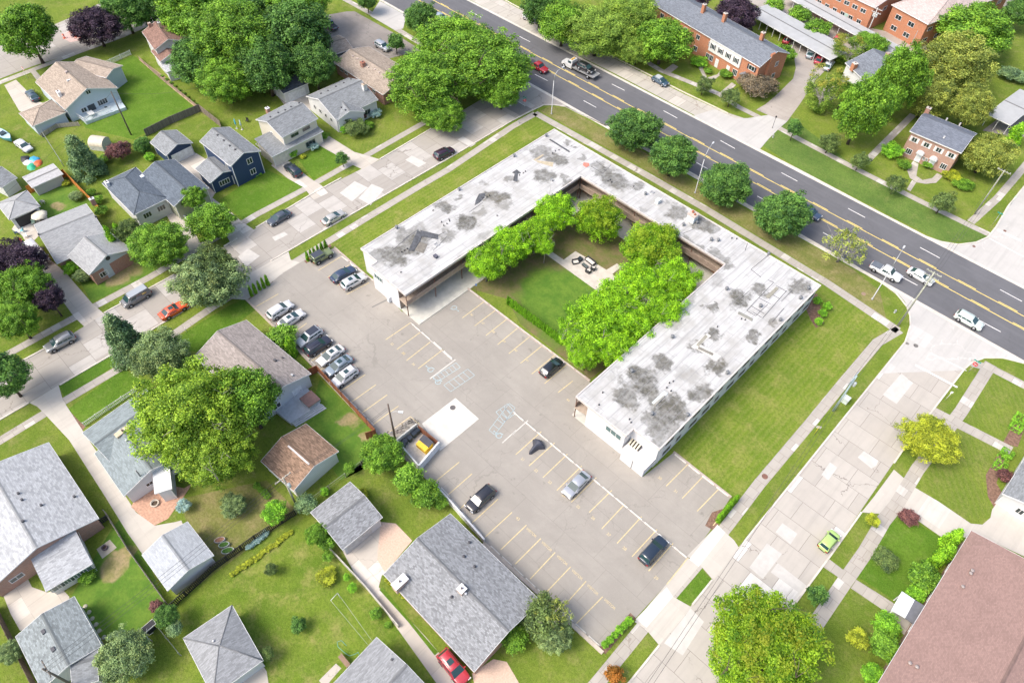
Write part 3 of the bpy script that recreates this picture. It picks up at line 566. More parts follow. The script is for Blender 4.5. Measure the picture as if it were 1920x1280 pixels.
# outer walls: inset from the roof edge; inner gallery walls set back 2.1 m
e=.22; g=2.3
woutline=[lp(*p) for p in [(xo+e,yo-e),(xo+e,yl1+e),(xs+.0,yl1+e),(xs+.0,yl2+e),(xi-g,yl2+e),(xi-g,yi+g),(xj+g,yi+g),(xj+g,yr1+e),(xt-.25,yr1+e),(xt-.25,yr2+e),(xp-e,yr2+e),(xp-e,yo-e)]]
# inner faces get their own material: split the wall ring into strips
def wall_run(name,idx,mat,z0=0,z1=ZR-.29,th=.25):
    mb=MB()
    for i in idx:
        a=Vector(woutline[i]+(0,)); b_=Vector(woutline[(i+1)%len(woutline)]+(0,)); M=wallM(a,b_); L=(b_-a).length
        mb.box(0,L,.0,-th,z0,z1,M) if False else mb.add([M@Vector(v) for v in ((0,0,z0),(L,0,z0),(L,0,z1),(0,0,z1),(0,-th,z0),(L,-th,z0),(L,-th,z1),(0,-th,z1))],[(0,1,2,3),(5,4,7,6),(3,2,6,7)])
    return mb.obj(name,mat,apt)
# orientation: outline goes counter-clockwise?  outward must be right-hand side of a->b
import itertools
ar=sum(woutline[i][0]*woutline[(i+1)%12][1]-woutline[(i+1)%12][0]*woutline[i][1] for i in range(12))
if ar<0: raise Exception('outline orientation')
wall_run('outer_wall',[11,0,1,2,3,7,8,9,10],wwall)
brown=siding((.30,.235,.19),.22,.8)
wall_run('courtyard_wall',[4,5,6],brown)
NW=len(woutline)
def WM(i):
    a=woutline[i]; b_=woutline[(i+1)%NW]; return wallM(a,b_),(Vector(b_)-Vector(a)).length
frm=plain((.20,.19,.18),.6); frw=plain((.70,.70,.68),.6); gl=glass(); glg=glass((.10,.17,.17),.1)
# long white facade facing right (idx 10: xp side goes from yr2 to yo)
M,L=WM(10)
n=13
for k in range(n):
    u=2.0+k*(L-4.6)/(n-1)
    for z in (1.0,3.75):
        wdt=1.9 if k%3!=1 else 1.1
        frame_part(apt,'window',M,u,u+wdt,z,z+1.05,frm,gl,nb=1)
    if k in (0,4,8,11): MB().box(u-.9,u-.82,.0,.06,0,ZR-.4,M).obj('downpipe',frw,apt)
# far left long facade + street facade (seen only from elsewhere)
for wi in (0,11):
    M,L=WM(wi); n=int(L/4)
    for k in range(n):
        u=1.5+k*(L-4)/(n-1)
        for z in (1.0,3.75): frame_part(apt,'window',M,u,u+1.7,z,z+1.05,frm,gl)
# end-wall windows
M,L=WM(3); frame_part(apt,'window',M,.55,2.75,3.3,4.5,frw,glg,nb=2)
M,L=WM(7); frame_part(apt,'window',M,L*.52,L*.52+2.9,3.2,4.5,frw,glg,nb=2)
# entrance recess: striped awning, meter boxes and shed at right wing
M,L=WM(9); 
aw=MB(); aw2=MB()
for k in range(8):
    (aw if k%2 else aw2).add([M@Vector(v) for v in ((.35+k*.24,.02,3.15),(.59+k*.24,.02,3.15),(.59+k*.24,1.15,2.45),(.35+k*.24,1.15,2.45),(.35+k*.24,.02,3.08),(.59+k*.24,.02,3.08),(.59+k*.24,1.15,2.38),(.35+k*.24,1.15,2.38))],[(0,1,2,3),(7,6,5,4),(3,2,6,7),(0,3,7,4),(1,5,6,2)])
ao=aw.obj('awning',plain((.02,.02,.02)),apt); aw2.obj('stripe',plain((.70,.62,.45)),ao)
MB().box(.9,1.8,0,.05,.1,2.2,M).obj('door',plain((.45,.40,.33)),apt)
q=[RP(1186,855,2.6),RP(1198,843,2.6),RP(1230,866,2.6),RP(1215,880,2.6)]
x0,x1=xp-4.6,xp-.35; y0,y1=yr2-2.2,yr2+.2
MB().box(*(lp(x0,0)[0],lp(x1,0)[0]),*(lp(0,y0)[1],lp(0,y1)[1]),0,2.45).obj('utility_room',wwall,apt)
MB().box(lp(x0-.15,0)[0],lp(x1+.15,0)[0],lp(0,y0-.15)[1],lp(0,y1)[1],2.45,2.6).obj('utility_room_roof',NB('x').m if False else plain((.74,.70,.68),.7,0,.06,.9),apt)
MB().box(lp((x0+x1)/2,0)[0],lp((x0+x1)/2+.09,0)[0],lp(0,y0-.05)[1],lp(0,y0+.05)[1],0,2.4).obj('downpipe',frm,apt)
# AC box at left wing end, hose panel
M,L=WM(3); MB().box(4.0,4.6,0,.5,.1,1.4,M).obj('meter_cabinet',plain((.66,.68,.70)),apt)
M2,L2=WM(1); MB().box(L2-.5,L2-.4,0,.08,.2,ZR-.4,M2).obj('downpipe',frw,apt)
# galleries: slab, rail, posts, doors and windows of the three courtyard faces
rail=plain((.33,.25,.20),.7); slab=plain((.42,.34,.27),.8); gcon=plain((.56,.55,.49),.85,0,.1,.8); rust=plain((.15,.075,.05),.8)
U=[lp(xi,yl2),lp(xi,yi),lp(xj,yi),lp(xj,yr1)]
inner=[lp(xi-g,yl2+e),lp(xi-g,yi+g),lp(xj+g,yi+g),lp(xj+g,yr1+e)]
def ring(a,b_,z0,z1,name,mat):
    mb=MB()
    for i in range(3):
        mb.prism([a[i],a[i+1],b_[i+1],b_[i]],z0,z1)
    return mb.obj(name,mat,apt)
Uo=[(U[0][0]-.1,U[0][1]),(U[1][0]-.1,U[1][1]+.1),(U[2][0]+.1,U[2][1]+.1),(U[3][0]+.1,U[3][1])]
ring(Uo,inner,2.72,2.95,'gallery_floor',slab)
gw=2.6
Ug=[(U[0][0]+gw,U[0][1]-.6),(U[1][0]+gw,U[1][1]-gw),(U[2][0]-gw,U[2][1]-gw),(U[3][0]-gw+2.4,U[3][1])]
ring([(U[0][0]+gw,U[0][1]+.2),(U[1][0]+gw,U[1][1]-gw),(U[2][0]-gw,U[2][1]-gw),(U[3][0]-.3,U[3][1]+.2)],[(i[0]+(.01 if k<2 else -.01),i[1]) for k,i in enumerate(inner)],.0,.14,'ground_walk',gcon)
for i,nm in enumerate(('left','back','right')):
    a,b_=U[i],U[i+1]; A=Vector(a+(0,)); B=Vector(b_+(0,)); t=(B-A).normalized(); L=(B-A).length; 
    Mx=wallM(A,B)
    rb=MB(); rb.box(.1,L-.1,-.16,-.10,2.96,3.82,Mx).box(.05,L-.05,-.19,-.07,3.82,3.88,Mx)
    k=1.2
    while k<L: rb.box(k-.03,k+.03,-.10,-.06,2.96,3.82,Mx); k+=1.22
    rb.obj('railing',rail,apt)
    fb=MB(); fb.box(.0,L,-.09,-.035,ZR-.62,ZR-.31,Mx).obj('fascia',fasc,apt)
    k=.2
    while k<L+.1:
        MB().box(k-.06,k+.06,-.24,-.12,.14,ZR-.3,Mx).obj('post',rust,apt); k+=(L-.4)/round(L/6.2)
    a,b_=inner[i],inner[i+1]; Mi=wallM(a,b_); Li=(Vector(b_)-Vector(a)).length
    k=1.6; j=0
    while k<Li-3:
        for z in (.14,2.96):
            MB().box(k,k+.9,0,.05,z,z+2.05,Mi).obj('door',plain((.16,.07,.05) if j%2 else (.30,.16,.10)),apt)
            frame_part(apt,'window',Mi,k+1.5,k+3.1,z+.9,z+1.9,frm,gl)
        k+=5.2; j+=1
# stair at the front right post
pq=lp(*RP(1076,775,0))
MB().prism([lp(*RP(x,y,0)) for x,y in [(1076,765),(1101,783),(1101,800),(1079,781)]],.0,.16).obj('doorstep',gcon,apt)
# roof kit
dark=plain((.085,.09,.10),.8,0,.3,2); lead=plain((.20,.21,.22),.6)
def rpatch(name,pts,h,mat,z=ZR):
    q=[lp(*RP(x,y)) for x,y in pts]; return MB().prism(q,z-.01,z+h).obj(name,mat,apt)
rpatch('roof_patch',[(766,470),(783,432),(793,438),(787,453),(776,471)],.10,dark)
rpatch('roof_patch',[(788,432),(822,440),(821,449),(792,444)],.07,dark)
rpatch('roof_patch',[(783,453),(802,458),(794,475),(775,468)],.03,plain((.20,.185,.16),.9,0,.2,1.5))
rpatch('roof_patch',[(969,318),(977,325),(971,326),(970,341),(962,339),(965,326),(960,324)],.06,dark)
rpatch('roof_patch',[(898,364),(910,362),(908,371),(899,380),(890,385),(892,376)],.06,dark)
rpatch('roof_patch',[(1029,262),(1032,261),(1069,284),(1067,286)],.05,dark)
rpatch('roof_patch',[(1000,300),(1017,290),(1020,291),(1005,302)],.06,plain((.42,.36,.26),.9)); rpatch('roof_patch',[(1007,301),(1038,305),(1036,313),(1006,304)],.05,plain((.45,.39,.28),.9))
rpatch('roof_patch',[(1094,305),(1104,306),(1105,311),(1099,314),(1093,310)],.05,plain((.60,.20,.15),.9))
rpatch('curb_frame',[(1296,650),(1326,625),(1333,630),(1303,655)],.05,plain((.58,.57,.53),.8)); rpatch('curb_frame',[(1304,653),(1312,645),(1352,668),(1343,676)],.055,plain((.58,.57,.53),.8))
rpatch('curb_frame',[(1322,628),(1327,631),(1310,650),(1305,647)],.10,plain((.30,.29,.24),.9)); rpatch('curb_frame',[(1310,650),(1338,663),(1336,667),(1308,654)],.11,plain((.22,.21,.18),.9))
rpatch('curb_frame',[(1385,584),(1412,598),(1410,602),(1383,588)],.10,plain((.25,.25,.22),.9)); rpatch('curb_frame',[(1436,556),(1455,538),(1460,541),(1442,560)],.10,plain((.28,.27,.22),.9))
rpatch('curb_frame',[(1222,755),(1245,733),(1252,738),(1230,760)],.12,plain((.60,.66,.66),.8)); rpatch('curb_frame',[(1226,758),(1245,741),(1247,743),(1229,761)],.20,plain((.30,.29,.26),.9))
# tar seam repairs near the right end: thin dark lines
seam=MB()
for a,b_ in [((1400,582),(1450,530)),((1417,592),(1440,570)),((1400,582),(1417,592)),((1408,573),(1433,588)),((1422,558),(1445,570)),((1430,596),(1475,545)),((1455,535),(1475,547)),((1440,548),(1462,560)),((1428,595),(1412,585)),((1448,604),(1470,578)),((1452,530),(1440,525)),((1465,565),(1485,545)),((1386,562),(1405,545)),((1427,520),(1408,505)),((1408,505),(1445,475)),((770,440),(735,470)),((800,452),(835,435)),((812,470),(838,444)),((785,430),(755,450)),((880,398),(905,380)),((1108,312),(1130,325)),((1130,325),(1145,310)),((1118,303),(1135,315)),((1280,438),(1300,430)),((1397,470),(1402,455))]:
    A=Vector(lp(*RP(*a))); B=Vector(lp(*RP(*b_))); t=(B-A).normalized(); nn=Vector((-t.y,t.x))*.045
    MB().prism([tuple(A+nn),tuple(B+nn),tuple(B-nn),tuple(A-nn)],ZR+.002,ZR+.02).obj('seam_repair',plain((.08,.08,.09),.8),apt)
def vent(px,py,r_=.14,h=.6,capr=.3,mat=None):
    c=lp(*RP(px,py)); MB().lathe([(r_*1.8,0),(r_,.12),(r_,h*.7),(capr,h*.72),(capr*.9,h),(capr*.3,h*1.1)],12).obj('roof_vent',mat or lead,apt,(c[0],c[1],ZR-.01))
for x,y in [(1024,256),(964,294),(861,357),(744,428),(1281,363+60),(1306,419),(1210,365),(1362,543),(1260,633),(1184,697),(1363,700),(1462,601),(1515,542),(1288,779),(1222,777),(1425,575),(1500,560),(1440,398+80),(1333,451),(1346,452)]: vent(x,y)
for x,y in [(832,423),(838,420),(842,412),(828,417),(843,415),(753,473),(759,470),(764,467),(1036,288),(1041,284),(1048,282),(974,329),(981,325),(985,322),(905,372),(913,370),(918,367),(1140,340),(1147,342),(1345,613),(1255,718),(1262,715),(1250,727),(1258,733),(1180,786),(1183,792),(1381,448),(1372,447),(1390,598),(1397,600),(1130,736),(1123,759),(1036,340),(1144,338),(1188,350),(812,395),(932,405),(752,511)]: vent(x,y,.07,.28,.1,plain((.06,.06,.065),.6))
vent(1222,350,.25,.5,.5,plain((.15,.15,.15))) if False else None
for x,y,s_ in [(819,459,.4),(1223,361,.35),(1035,338,.35)]:
    c=lp(*RP(x,y)); mb=MB(); 
    mb.box(-s_,s_,-s_,-s_+.1,0,.15).box(-s_,s_,s_-.1,s_,0,.15).box(-s_,-s_+.1,-s_+.1,s_-.1,0,.15).box(s_-.1,s_,-s_+.1,s_-.1,0,.15).box(-s_+.1,s_-.1,-s_+.1,s_-.1,0,.06); mb.obj('roof_hatch',plain((.35,.36,.37)),apt,(c[0],c[1],ZR-.005))
c=lp(*RP(817,482)); MB().box(-.35,.35,-.3,.3,0,.35).box(-.38,.38,-.33,.33,.35,.41).obj('roof_hatch',plain((.10,.10,.13)),apt,(c[0],c[1],ZR-.005))
# chimney
c=lp(*RP(1297,413)); ch=MB().box(-.75,.75,-.75,.75,0,1.5).obj('chimney',plain((.66,.70,.70),.8),apt,(c[0],c[1],ZR-.01))
MB().box(-.85,.85,-.85,.85,1.5,1.62).obj('chimney_cap',plain((.50,.42,.36)),ch); MB().lathe([(.22,1.62),(.22,1.95),(.16,1.95)],10,(-.3,.2,0)).lathe([(.2,1.62),(.2,1.85),(.14,1.85)],10,(.35,-.1,0)).obj('flue',plain((.35,.12,.07)),ch)
c=lp(*RP(1233,380)); MB().box(-.35,.35,-.5,.5,0,.7).box(-.4,.4,-.55,.55,.7,.78).obj('roof_unit',plain((.62,.66,.66)),apt,(c[0],c[1],ZR-.01))
# striped awning stands over a door; canopy done.
# ---------------------------------------------------------------- HOUSES
def ori(v): return math.atan2(v.y,v.x)
class House:
    def __init__(s,name,label,cat='house',group=None):
        s.root=thing(name,label,cat,(0,0,0),0,group); s.first=True
    def block(s,A,B,C,ze,pitch=.36,kind='gable',wall=None,roof=None,oh=.35,z0=0,fascia=None,W=None,ridge_off=0,wallname='wall',roofname='roof',gablewall=None,L=None):
        a=P(*A,ze); b_=P(*B,ze); c=P(*C,ze)
        ux=(b_-a); 
        if L: ux=ux.normalized()*L
        LL=ux.length; ux.normalize(); uy=Vector((-ux.y,ux.x,0)); wv=(c-b_).dot(uy); 
        if W: wv=math.copysign(W,wv)
        if wv<0: a,b_=a+ux*LL,a; ux=-ux; uy=-uy; wv=-wv; a0=a
        Wd=wv; ctr=a+ux*LL/2+uy*Wd/2; th=ori(ux)
        if s.first: s.root.location=(ctr.x,ctr.y,0); s.root.rotation_euler=(0,0,th); s.th=th; s.c=Vector((ctr.x,ctr.y,0)); s.first=False
        # local placement
        d=Vector((ctr.x,ctr.y,0))-s.c; d=Matrix.Rotation(-s.th,3,'Z')@d; lr=th-s.th
        M=Matrix.Translation(d)@Matrix.Rotation(lr,4,'Z')
        hl,hw=LL/2,Wd/2; o=oh; t=.14; zr=ze+ (hw*pitch if kind!='shed' else Wd*pitch)
        zs=ze-.02+o*0
        roofm=MB(); wl,ww=hl-o,hw-o; fas=MB()
        if kind=='gable':
            yr_=ridge_off
            top=[(-hl,-hw,ze),(hl,-hw,ze),(hl,yr_,zr),(-hl,yr_,zr),(hl,hw,ze),(-hl,hw,ze)]
            bot=[(x,y,z-t) for x,y,z in top]
            roofm.add(top+bot,[(0,1,2,3),(3,2,4,5),(7,6,9,8),(8,9,11,10),(0,6,7,1),(4,10,11,5),(1,7,8,2),(2,8,10,4),(0,3,9,6),(3,5,11,9)])
            zw=ze-t-.005+o*pitch*.0
            wa=MB(); zt=ze+o*(zr-ze)/hw-t-.01
            wa.add([(-wl,-ww,z0),(wl,-ww,z0),(wl,ww,z0),(-wl,ww,z0),(-wl,-ww,zt),(wl,-ww,zt),(wl,ww,zt),(-wl,ww,zt),(-wl,yr_,zr-t-.02),(wl,yr_,zr-t-.02)],[(0,1,5,4),(2,3,7,6),(1,2,6,9,5),(3,0,4,8,7)])
            # ridge cap
            cap=MB(); cap.add([(-hl,-.22+yr_,zr-.22*(zr-ze)/hw+.02),(hl,-.22+yr_,zr-.22*(zr-ze)/hw+.02),(hl,yr_,zr+.035),(-hl,yr_,zr+.035),(hl,.22+yr_,zr-.22*(zr-ze)/hw+.02),(-hl,.22+yr_,zr-.22*(zr-ze)/hw+.02)],[(0,1,2,3),(3,2,4,5)])
        elif kind=='hip':
            rl=max(0.02,hl-hw); 
            top=[(-hl,-hw,ze),(hl,-hw,ze),(hl,hw,ze),(-hl,hw,ze),(-rl,0,zr),(rl,0,zr)]; bot=[(x,y,ze-t) for x,y,z in top[:4]]
            roofm.add(top+bot,[(0,1,5,4),(1,2,5),(2,3,4,5),(3,0,4),(9,8,7,6),(0,6,7,1),(1,7,8,2),(2,8,9,3),(3,9,6,0)])
            wa=MB().box(-wl,wl,-ww,ww,z0,ze-t-.01); 
            cap=MB()
            for p1,p2 in ((top[4],top[5]),(top[4],top[0]),(top[4],top[3]),(top[5],top[1]),(top[5],top[2])):
                if (Vector(p1)-Vector(p2)).length>.3: cap.tube([Vector(p1)-Vector((0,0,.06)),Vector(p2)-Vector((0,0,.04))],.1,6)
        elif kind=='flat':
            zr=ze; roofm.box(-hl,hl,-hw,hw,ze-.2,ze); wa=MB().box(-wl,wl,-ww,ww,z0,ze-.2); cap=MB()
        elif kind=='shed':
            top=[(-hl,-hw,ze),(hl,-hw,ze),(hl,hw,zr),(-hl,hw,zr)]; bot=[(x,y,z-t) for x,y,z in top]
            roofm.add(top+bot,[(0,1,2,3),(7,6,5,4),(0,4,5,1),(1,5,6,2),(2,6,7,3),(3,7,4,0)])
            wa=MB(); wa.add([(-wl,-ww,z0),(wl,-ww,z0),(wl,ww,z0),(-wl,ww,z0),(-wl,-ww,ze-t),(wl,-ww,ze-t),(wl,ww,zr-t-.1),(-wl,ww,zr-t-.1)],[(0,1,5,4),(1,2,6,5),(2,3,7,6),(3,0,4,7)]); cap=MB()
        r_=roofm.obj(roofname,roof,s.root); r_.location=M.to_translation(); r_.rotation_euler=(0,0,lr)
        if wall is not None: w_=wa.obj(wallname,wall,s.root); w_.location=r_.location; w_.rotation_euler=r_.rotation_euler
        if wall is not None and wall.name.startswith('wall_siding') and z0==0:
            cb=MB()
            for sx in (-1,1):
                for sy in (-1,1): cb.box(sx*wl-.09 if sx>0 else -wl-.03,wl+.03 if sx>0 else -wl+.09,sy*ww-.09 if sy>0 else -ww-.03,ww+.03 if sy>0 else -ww+.09,.02,ze-t-.03)
            cb.obj('corner_boards',plain((.68,.68,.68),.6,0,.05),r_)
        if cap.v: cap.obj('ridge_cap',plain(mul(s_avg(roof),.62),.9),r_)
        if fascia is not False:
            fm=MB(); f_=fascia or (.74,.74,.74)
            if kind in('gable',):
                for sy in (-1,1): fm.box(-hl-.004,hl+.004,sy*hw-.03 if sy<0 else hw,sy*hw if sy<0 else hw+.03,ze-t-.04,ze+.004)
                for sx in (-1,1):
                    for sy in (-1,1):
                        x0,x1=(hl,hl+.035) if sx>0 else (-hl-.035,-hl)
                        q=[(sy*(hw+.03),ze+.0),(ridge_off,zr+.012),(ridge_off,zr-.2),(sy*(hw+.03),ze-.2)]
                        fm.add([(x,y,z) for x in (x0,x1) for y,z in q],[(0,1,2,3),(7,6,5,4),(0,4,5,1),(1,5,6,2),(2,6,7,3),(3,7,4,0)])
            else:
                for sy in (-1,1): y0=hw if sy>0 else -hw-.04; fm.box(-hl,hl,y0,y0+.04,ze-t-.05,ze+.006)
                for sx in (-1,1): x0=hl if sx>0 else -hl-.04; fm.box(x0,x0+.04,-hw-.04,hw+.04,ze-t-.05,ze+.007)
            fm.obj('fascia',plain(f_,.6,0,.05),r_)
        blk=dict(M=M,hl=hl,hw=hw,wl=wl,ww=ww,ze=ze,zr=zr,pitch=(zr-ze)/hw,kind=kind,z0=z0,roof=r_,lr=lr,ux=ux,uy=uy,ctr=ctr)
        s.b=blk; return blk
    def side(s,blk,dirpx):
        "pick wall whose outward normal is closest to the ground direction given in world (x,y)"
        d=Vector(dirpx).normalized(); best=None
        for sg,ax in ((1,'x'),(-1,'x'),(1,'y'),(-1,'y')):
            n=(blk['ux'] if ax=='x' else blk['uy'])*sg
            k=n.x*d.x+n.y*d.y
            if best is None or k>best[0]: best=(k,sg,ax)
        return best[1],best[2]
    def WM(s,blk,d):
        sg,ax=s.side(blk,d); wl,ww=blk['wl'],blk['ww']
        if ax=='x': a,b_=((wl,-ww),(wl,ww)) if sg>0 else ((-wl,ww),(-wl,-ww))
        else: a,b_=((wl,ww),(-wl,ww)) if sg>0 else ((-wl,-ww),(wl,-ww))
        return blk['M']@wallM(a,b_),(Vector(b_)-Vector(a)).length
    def win(s,blk,d,u,w_,z,h,fr=(.75,.75,.75),nb=1,g=None,bar='v',shut=None):
        M,L=s.WM(blk,d); c=u*L; f=frame_part(s.root,'window',M,c-w_/2,c+w_/2,z,z+h,plain(fr,.6),g or glass(),bar,nb=nb)
        if shut:
            for k in (-1,1):
                x=c+k*(w_/2+.24); MB().box(x-.2,x+.2,0,.05,z,z+h,M).obj('shutter',plain(shut),s.root)
        return f
    def door(s,blk,d,u,w_=.95,h=2.1,c=(.6,.6,.6),name='door',z=0):
        M,L=s.WM(blk,d); x=u*L; mb=MB().box(x-w_/2,x+w_/2,0,.05,z+.02,z+h,M); 
        if name=='garage_door':
            for k in range(1,4): mb.box(x-w_/2+.05,x+w_/2-.05,.05,.062,z+h*k/4-.03,z+h*k/4+.0,M)
        o=mb.obj(name,plain(c,.6),s.root)
        if name=='door': MB().box(x+w_*.32,x+w_*.38,.05,.1,z+1.0,z+1.1,M).obj('handle',plain((.1,.1,.1)),o)
        return o
    def onroof(s,blk,px,py,name='roof_vent',size=(.3,.3,.3),mat=None,h=None,kind='box',cap=None):
        "place a kit piece where the pixel ray meets the roof"
        z=blk['zr']-.2; R_=Matrix.Rotation(-(s.th+blk['lr']),3,'Z')
        for _ in range(8):
            v=P(px,py,z); q=R_@(v-blk['ctr']); q.z=0
            if blk['kind']=='gable': z=blk['zr']-abs(q.y)*blk['pitch']
            elif blk['kind']=='hip': z=min(blk['zr'],blk['ze']+min(blk['hw']-abs(q.y),blk['hl']-abs(q.x))*blk['pitch'])
            else: z=blk['ze']
        v=P(px,py,z); q=Matrix.Rotation(-s.th,3,'Z')@(Vector((v.x,v.y,0))-s.c)
        sx,sy,sz=size; mb=MB()
        if kind=='box': mb.box(-sx/2,sx/2,-sy/2,sy/2,-.6,sz)
        elif kind=='pipe': mb.lathe([(sx/2,-.3),(sx/2,sz),(sx/3,sz)],10)
        elif kind=='cap': mb.lathe([(sx*.35,-.3),(sx*.35,sz*.6),(sx/2,sz*.65),(sx/2*.9,sz),(.02,sz*1.1)],10)
        o=mb.obj(name,mat or plain((.09,.09,.1)),s.root,(q.x,q.y,z),blk['lr'])
        if cap: MB().box(-sx/2-.06,sx/2+.06,-sy/2-.06,sy/2+.06,sz,sz+.1).obj('chimney_cap',plain(cap),o); MB().lathe([(.13,sz+.1),(.13,sz+.35),(.08,sz+.35)],8).obj('flue',plain((.12,.1,.1)),o)
        return o
def s_avg(m):
    for n in m.node_tree.nodes:
        if n.type=='TEX_BRICK': return tuple((n.inputs['Color1'].default_value[i]+n.inputs['Color2'].default_value[i])/2 for i in range(3))
    return (.3,.3,.3)
SE=(1,0); SWd=(0,-1); NW_=(-1,0); NE=(0,1)   # lower-right, lower-left, upper-left, upper-right in the picture
white=siding((.64,.65,.66)); lblue=siding((.52,.60,.66)); navy=siding((.022,.05,.12)); cream=siding((.66,.62,.52)); sage=siding((.36,.38,.28)); lgray=siding((.60,.63,.66))
bk=brickwall((.38,.15,.10)); bko=brickwall((.50,.185,.085),(.45,.28,.2)); bkt=brickwall((.42,.21,.15))
tan=shingle((.36,.30,.245),.25); brownr=shingle((.235,.145,.115),.3); grayr=shingle((.235,.25,.26),.22); grayr2=shingle((.255,.265,.275),.32,.36,.17); charcoal=shingle((.09,.10,.12),.3)
navyr=shingle((.12,.145,.175),.25); lightr=shingle((.40,.415,.43),.22,.5,.2,.1); teal=shingle((.235,.275,.285),.2); mauve=shingle((.31,.275,.255),.25); copper=shingle((.27,.18,.125),.4); pinkr=shingle((.52,.43,.40),.2); bigbr=shingle((.30,.20,.175),.12,.3,.15,.3)
metal=plain((.41,.42,.42),.6,0,.06,.5); hipg=shingle((.27,.28,.29),.2,.5,.16,.05); greeng=shingle((.24,.27,.275),.3,.36,.18,.1)
# H1
h=House('house','pale blue house with tan shingle roof and white railed deck beside long mown lawn')
b=h.block((66,154),(122,206),(222,166),3.4,.42,wall=lblue,roof=tan); h1=b
h.win(b,SE,.28,1.2,1.0,1.1,nb=1);h.win(b,SE,.66,2.2,1.0,1.3,nb=3);h.win(b,SE,.5,1.0,4.4,.9);h.door(b,SE,.43,1.6,2.1,(.05,.06,.07))
h.onroof(b,113,180,'chimney',(1.0,.6,1.0),plain((.72,.72,.72)),cap=(.7,.7,.7)); h.onroof(b,125,137,size=(.5,.5,.4),mat=plain((.5,.42,.38)));h.onroof(b,130,150,'skylight',(.4,1.1,.12),plain((.6,.6,.6)))
h.block((143,142),(199,147),(187,124),4.6,.3,'gable',lblue,tan,W=4.5,L=5.0) if False else None
b=h.block((130,128),(199,146),(176,122),4.0,.25,wall=lblue,roof=tan,W=5.5,roofname='roof'); 
b=h.block((35,212),(61,237),(124,211),2.6,.34,'hip',lblue,tan); 
# deck with railing
dk=MB().prism([ (lambda v:(v.x,v.y))(Matrix.Rotation(-h.th,3,'Z')@(P(x,y,0)-h.c)) for x,y in [(140,214),(163,234),(238,206),(222,184)]],0,.7).obj('deck',plain((.50,.58,.60)),h.root)
mb=MB(); pts=[Matrix.Rotation(-h.th,3,'Z')@(P(x,y,0)-h.c) for x,y in [(145,222),(163,234),(213,212)]]
for a_,c_ in zip(pts,pts[1:]):
    M=wallM(a_,c_); L=(c_-a_).length; mb.box(0,L,-.03,.03,1.6,1.68,M).box(0,L,-.03,.03,.8,.86,M)
    k=0
    while k<L: mb.box(k,k+.06,-.02,.02,.6,1.6,M); k+=.35
mb.obj('railing',plain((.75,.75,.75)),h.root)
# H2
h=House('house','white two-storey house with reddish-brown roof half hidden behind the big tree cluster')
b=h.block((266,60),(290,94),(345,72),5.0,.42,wall=white,roof=brownr,W=7.5); h.win(b,SWd,.3,.9,3.2,1.1);h.win(b,SWd,.7,.9,3.2,1.1);h.win(b,SWd,.5,.9,1,1.1); h.onroof(b,301,52,'chimney',(.5,.5,1.2),plain((.5,.4,.3)),cap=(.6,.6,.6)); h.onroof(b,282,50,'chimney',(.7,.7,.9),bk)
b=h.block((283,96),(300,116),(340,100),3.4,.35,wall=white,roof=brownr,W=6); 
b=h.block((298,114),(312,136),(335,120),2.6,.1,'gable',white,lightr,W=3.5)
# H3 garage
h=House('garage','small navy garage with grey roof and wide white door between lawn and concrete drive','garage')
b=h.block((281,267),(311,292),(362,268),2.9,.42,wall=navy,roof=grayr); h.door(b,SE,.55,4.6,2.15,(.74,.75,.76),'garage_door')
# H4
h=House('house','navy blue two-storey house with white corner trim and grey roof facing the street')
b=h.block((374,265),(432,312),(489,283),5.4,.42,wall=navy,roof=grayr); h4=b
h.win(b,SE,.62,1.2,3.6,1.3,nb=1);h.win(b,SE,.62,1.2,1.0,1.3,nb=1); h.win(b,SWd,.8,1.0,3.4,1.1)
for x,y in ((408,254),(420,264),(431,274),(441,281)): h.onroof(b,x,y,size=(.3,.3,.25))
b=h.block((366,316),(394,343),(432,322),3.0,.34,wall=navy,roof=grayr,W=6.2); h.win(b,SE,.45,2.2,.9,1.2,nb=3); h.door(b,SE,.85,.95,2.1,(.7,.7,.7))
# H5
h=House('house','cream split-level house with two grey roof tiers and red brick chimney beside white house')
b=h.block((529,258),(596,222),(559,190),5.4,.36,wall=cream,roof=grayr,W=9.0); h.win(b,SE,.33,1.9,3.9,.75,fr=(.2,.2,.2));h.win(b,SE,.68,1.9,3.9,.75,fr=(.2,.2,.2));h.win(b,SWd,.5,.8,3.6,.8)
h.onroof(b,503,210,'chimney',(.7,.7,.9),bk,cap=(.7,.7,.7))
for x,y in ((507,220),(522,212),(535,207),(546,201),(561,194)): h.onroof(b,x,y,size=(.3,.3,.2))
b=h.block((510,294),(606,246),(580,226),2.9,.2,'shed',cream,grayr,W=6.0); h.win(b,SE,.75,2.4,.7,1.3,nb=2,fr=(.3,.3,.3)); h.door(b,SE,.22,2.6,2.1,(.66,.62,.52),'garage_door')
b=h.block((470,245),(512,293),(520,280),2.9,.3,wall=cream,roof=grayr,W=5.5) if False else b
b=h.block((455,258),(482,238),(470,215),3.0,.3,wall=cream,roof=grayr,W=8) if False else b
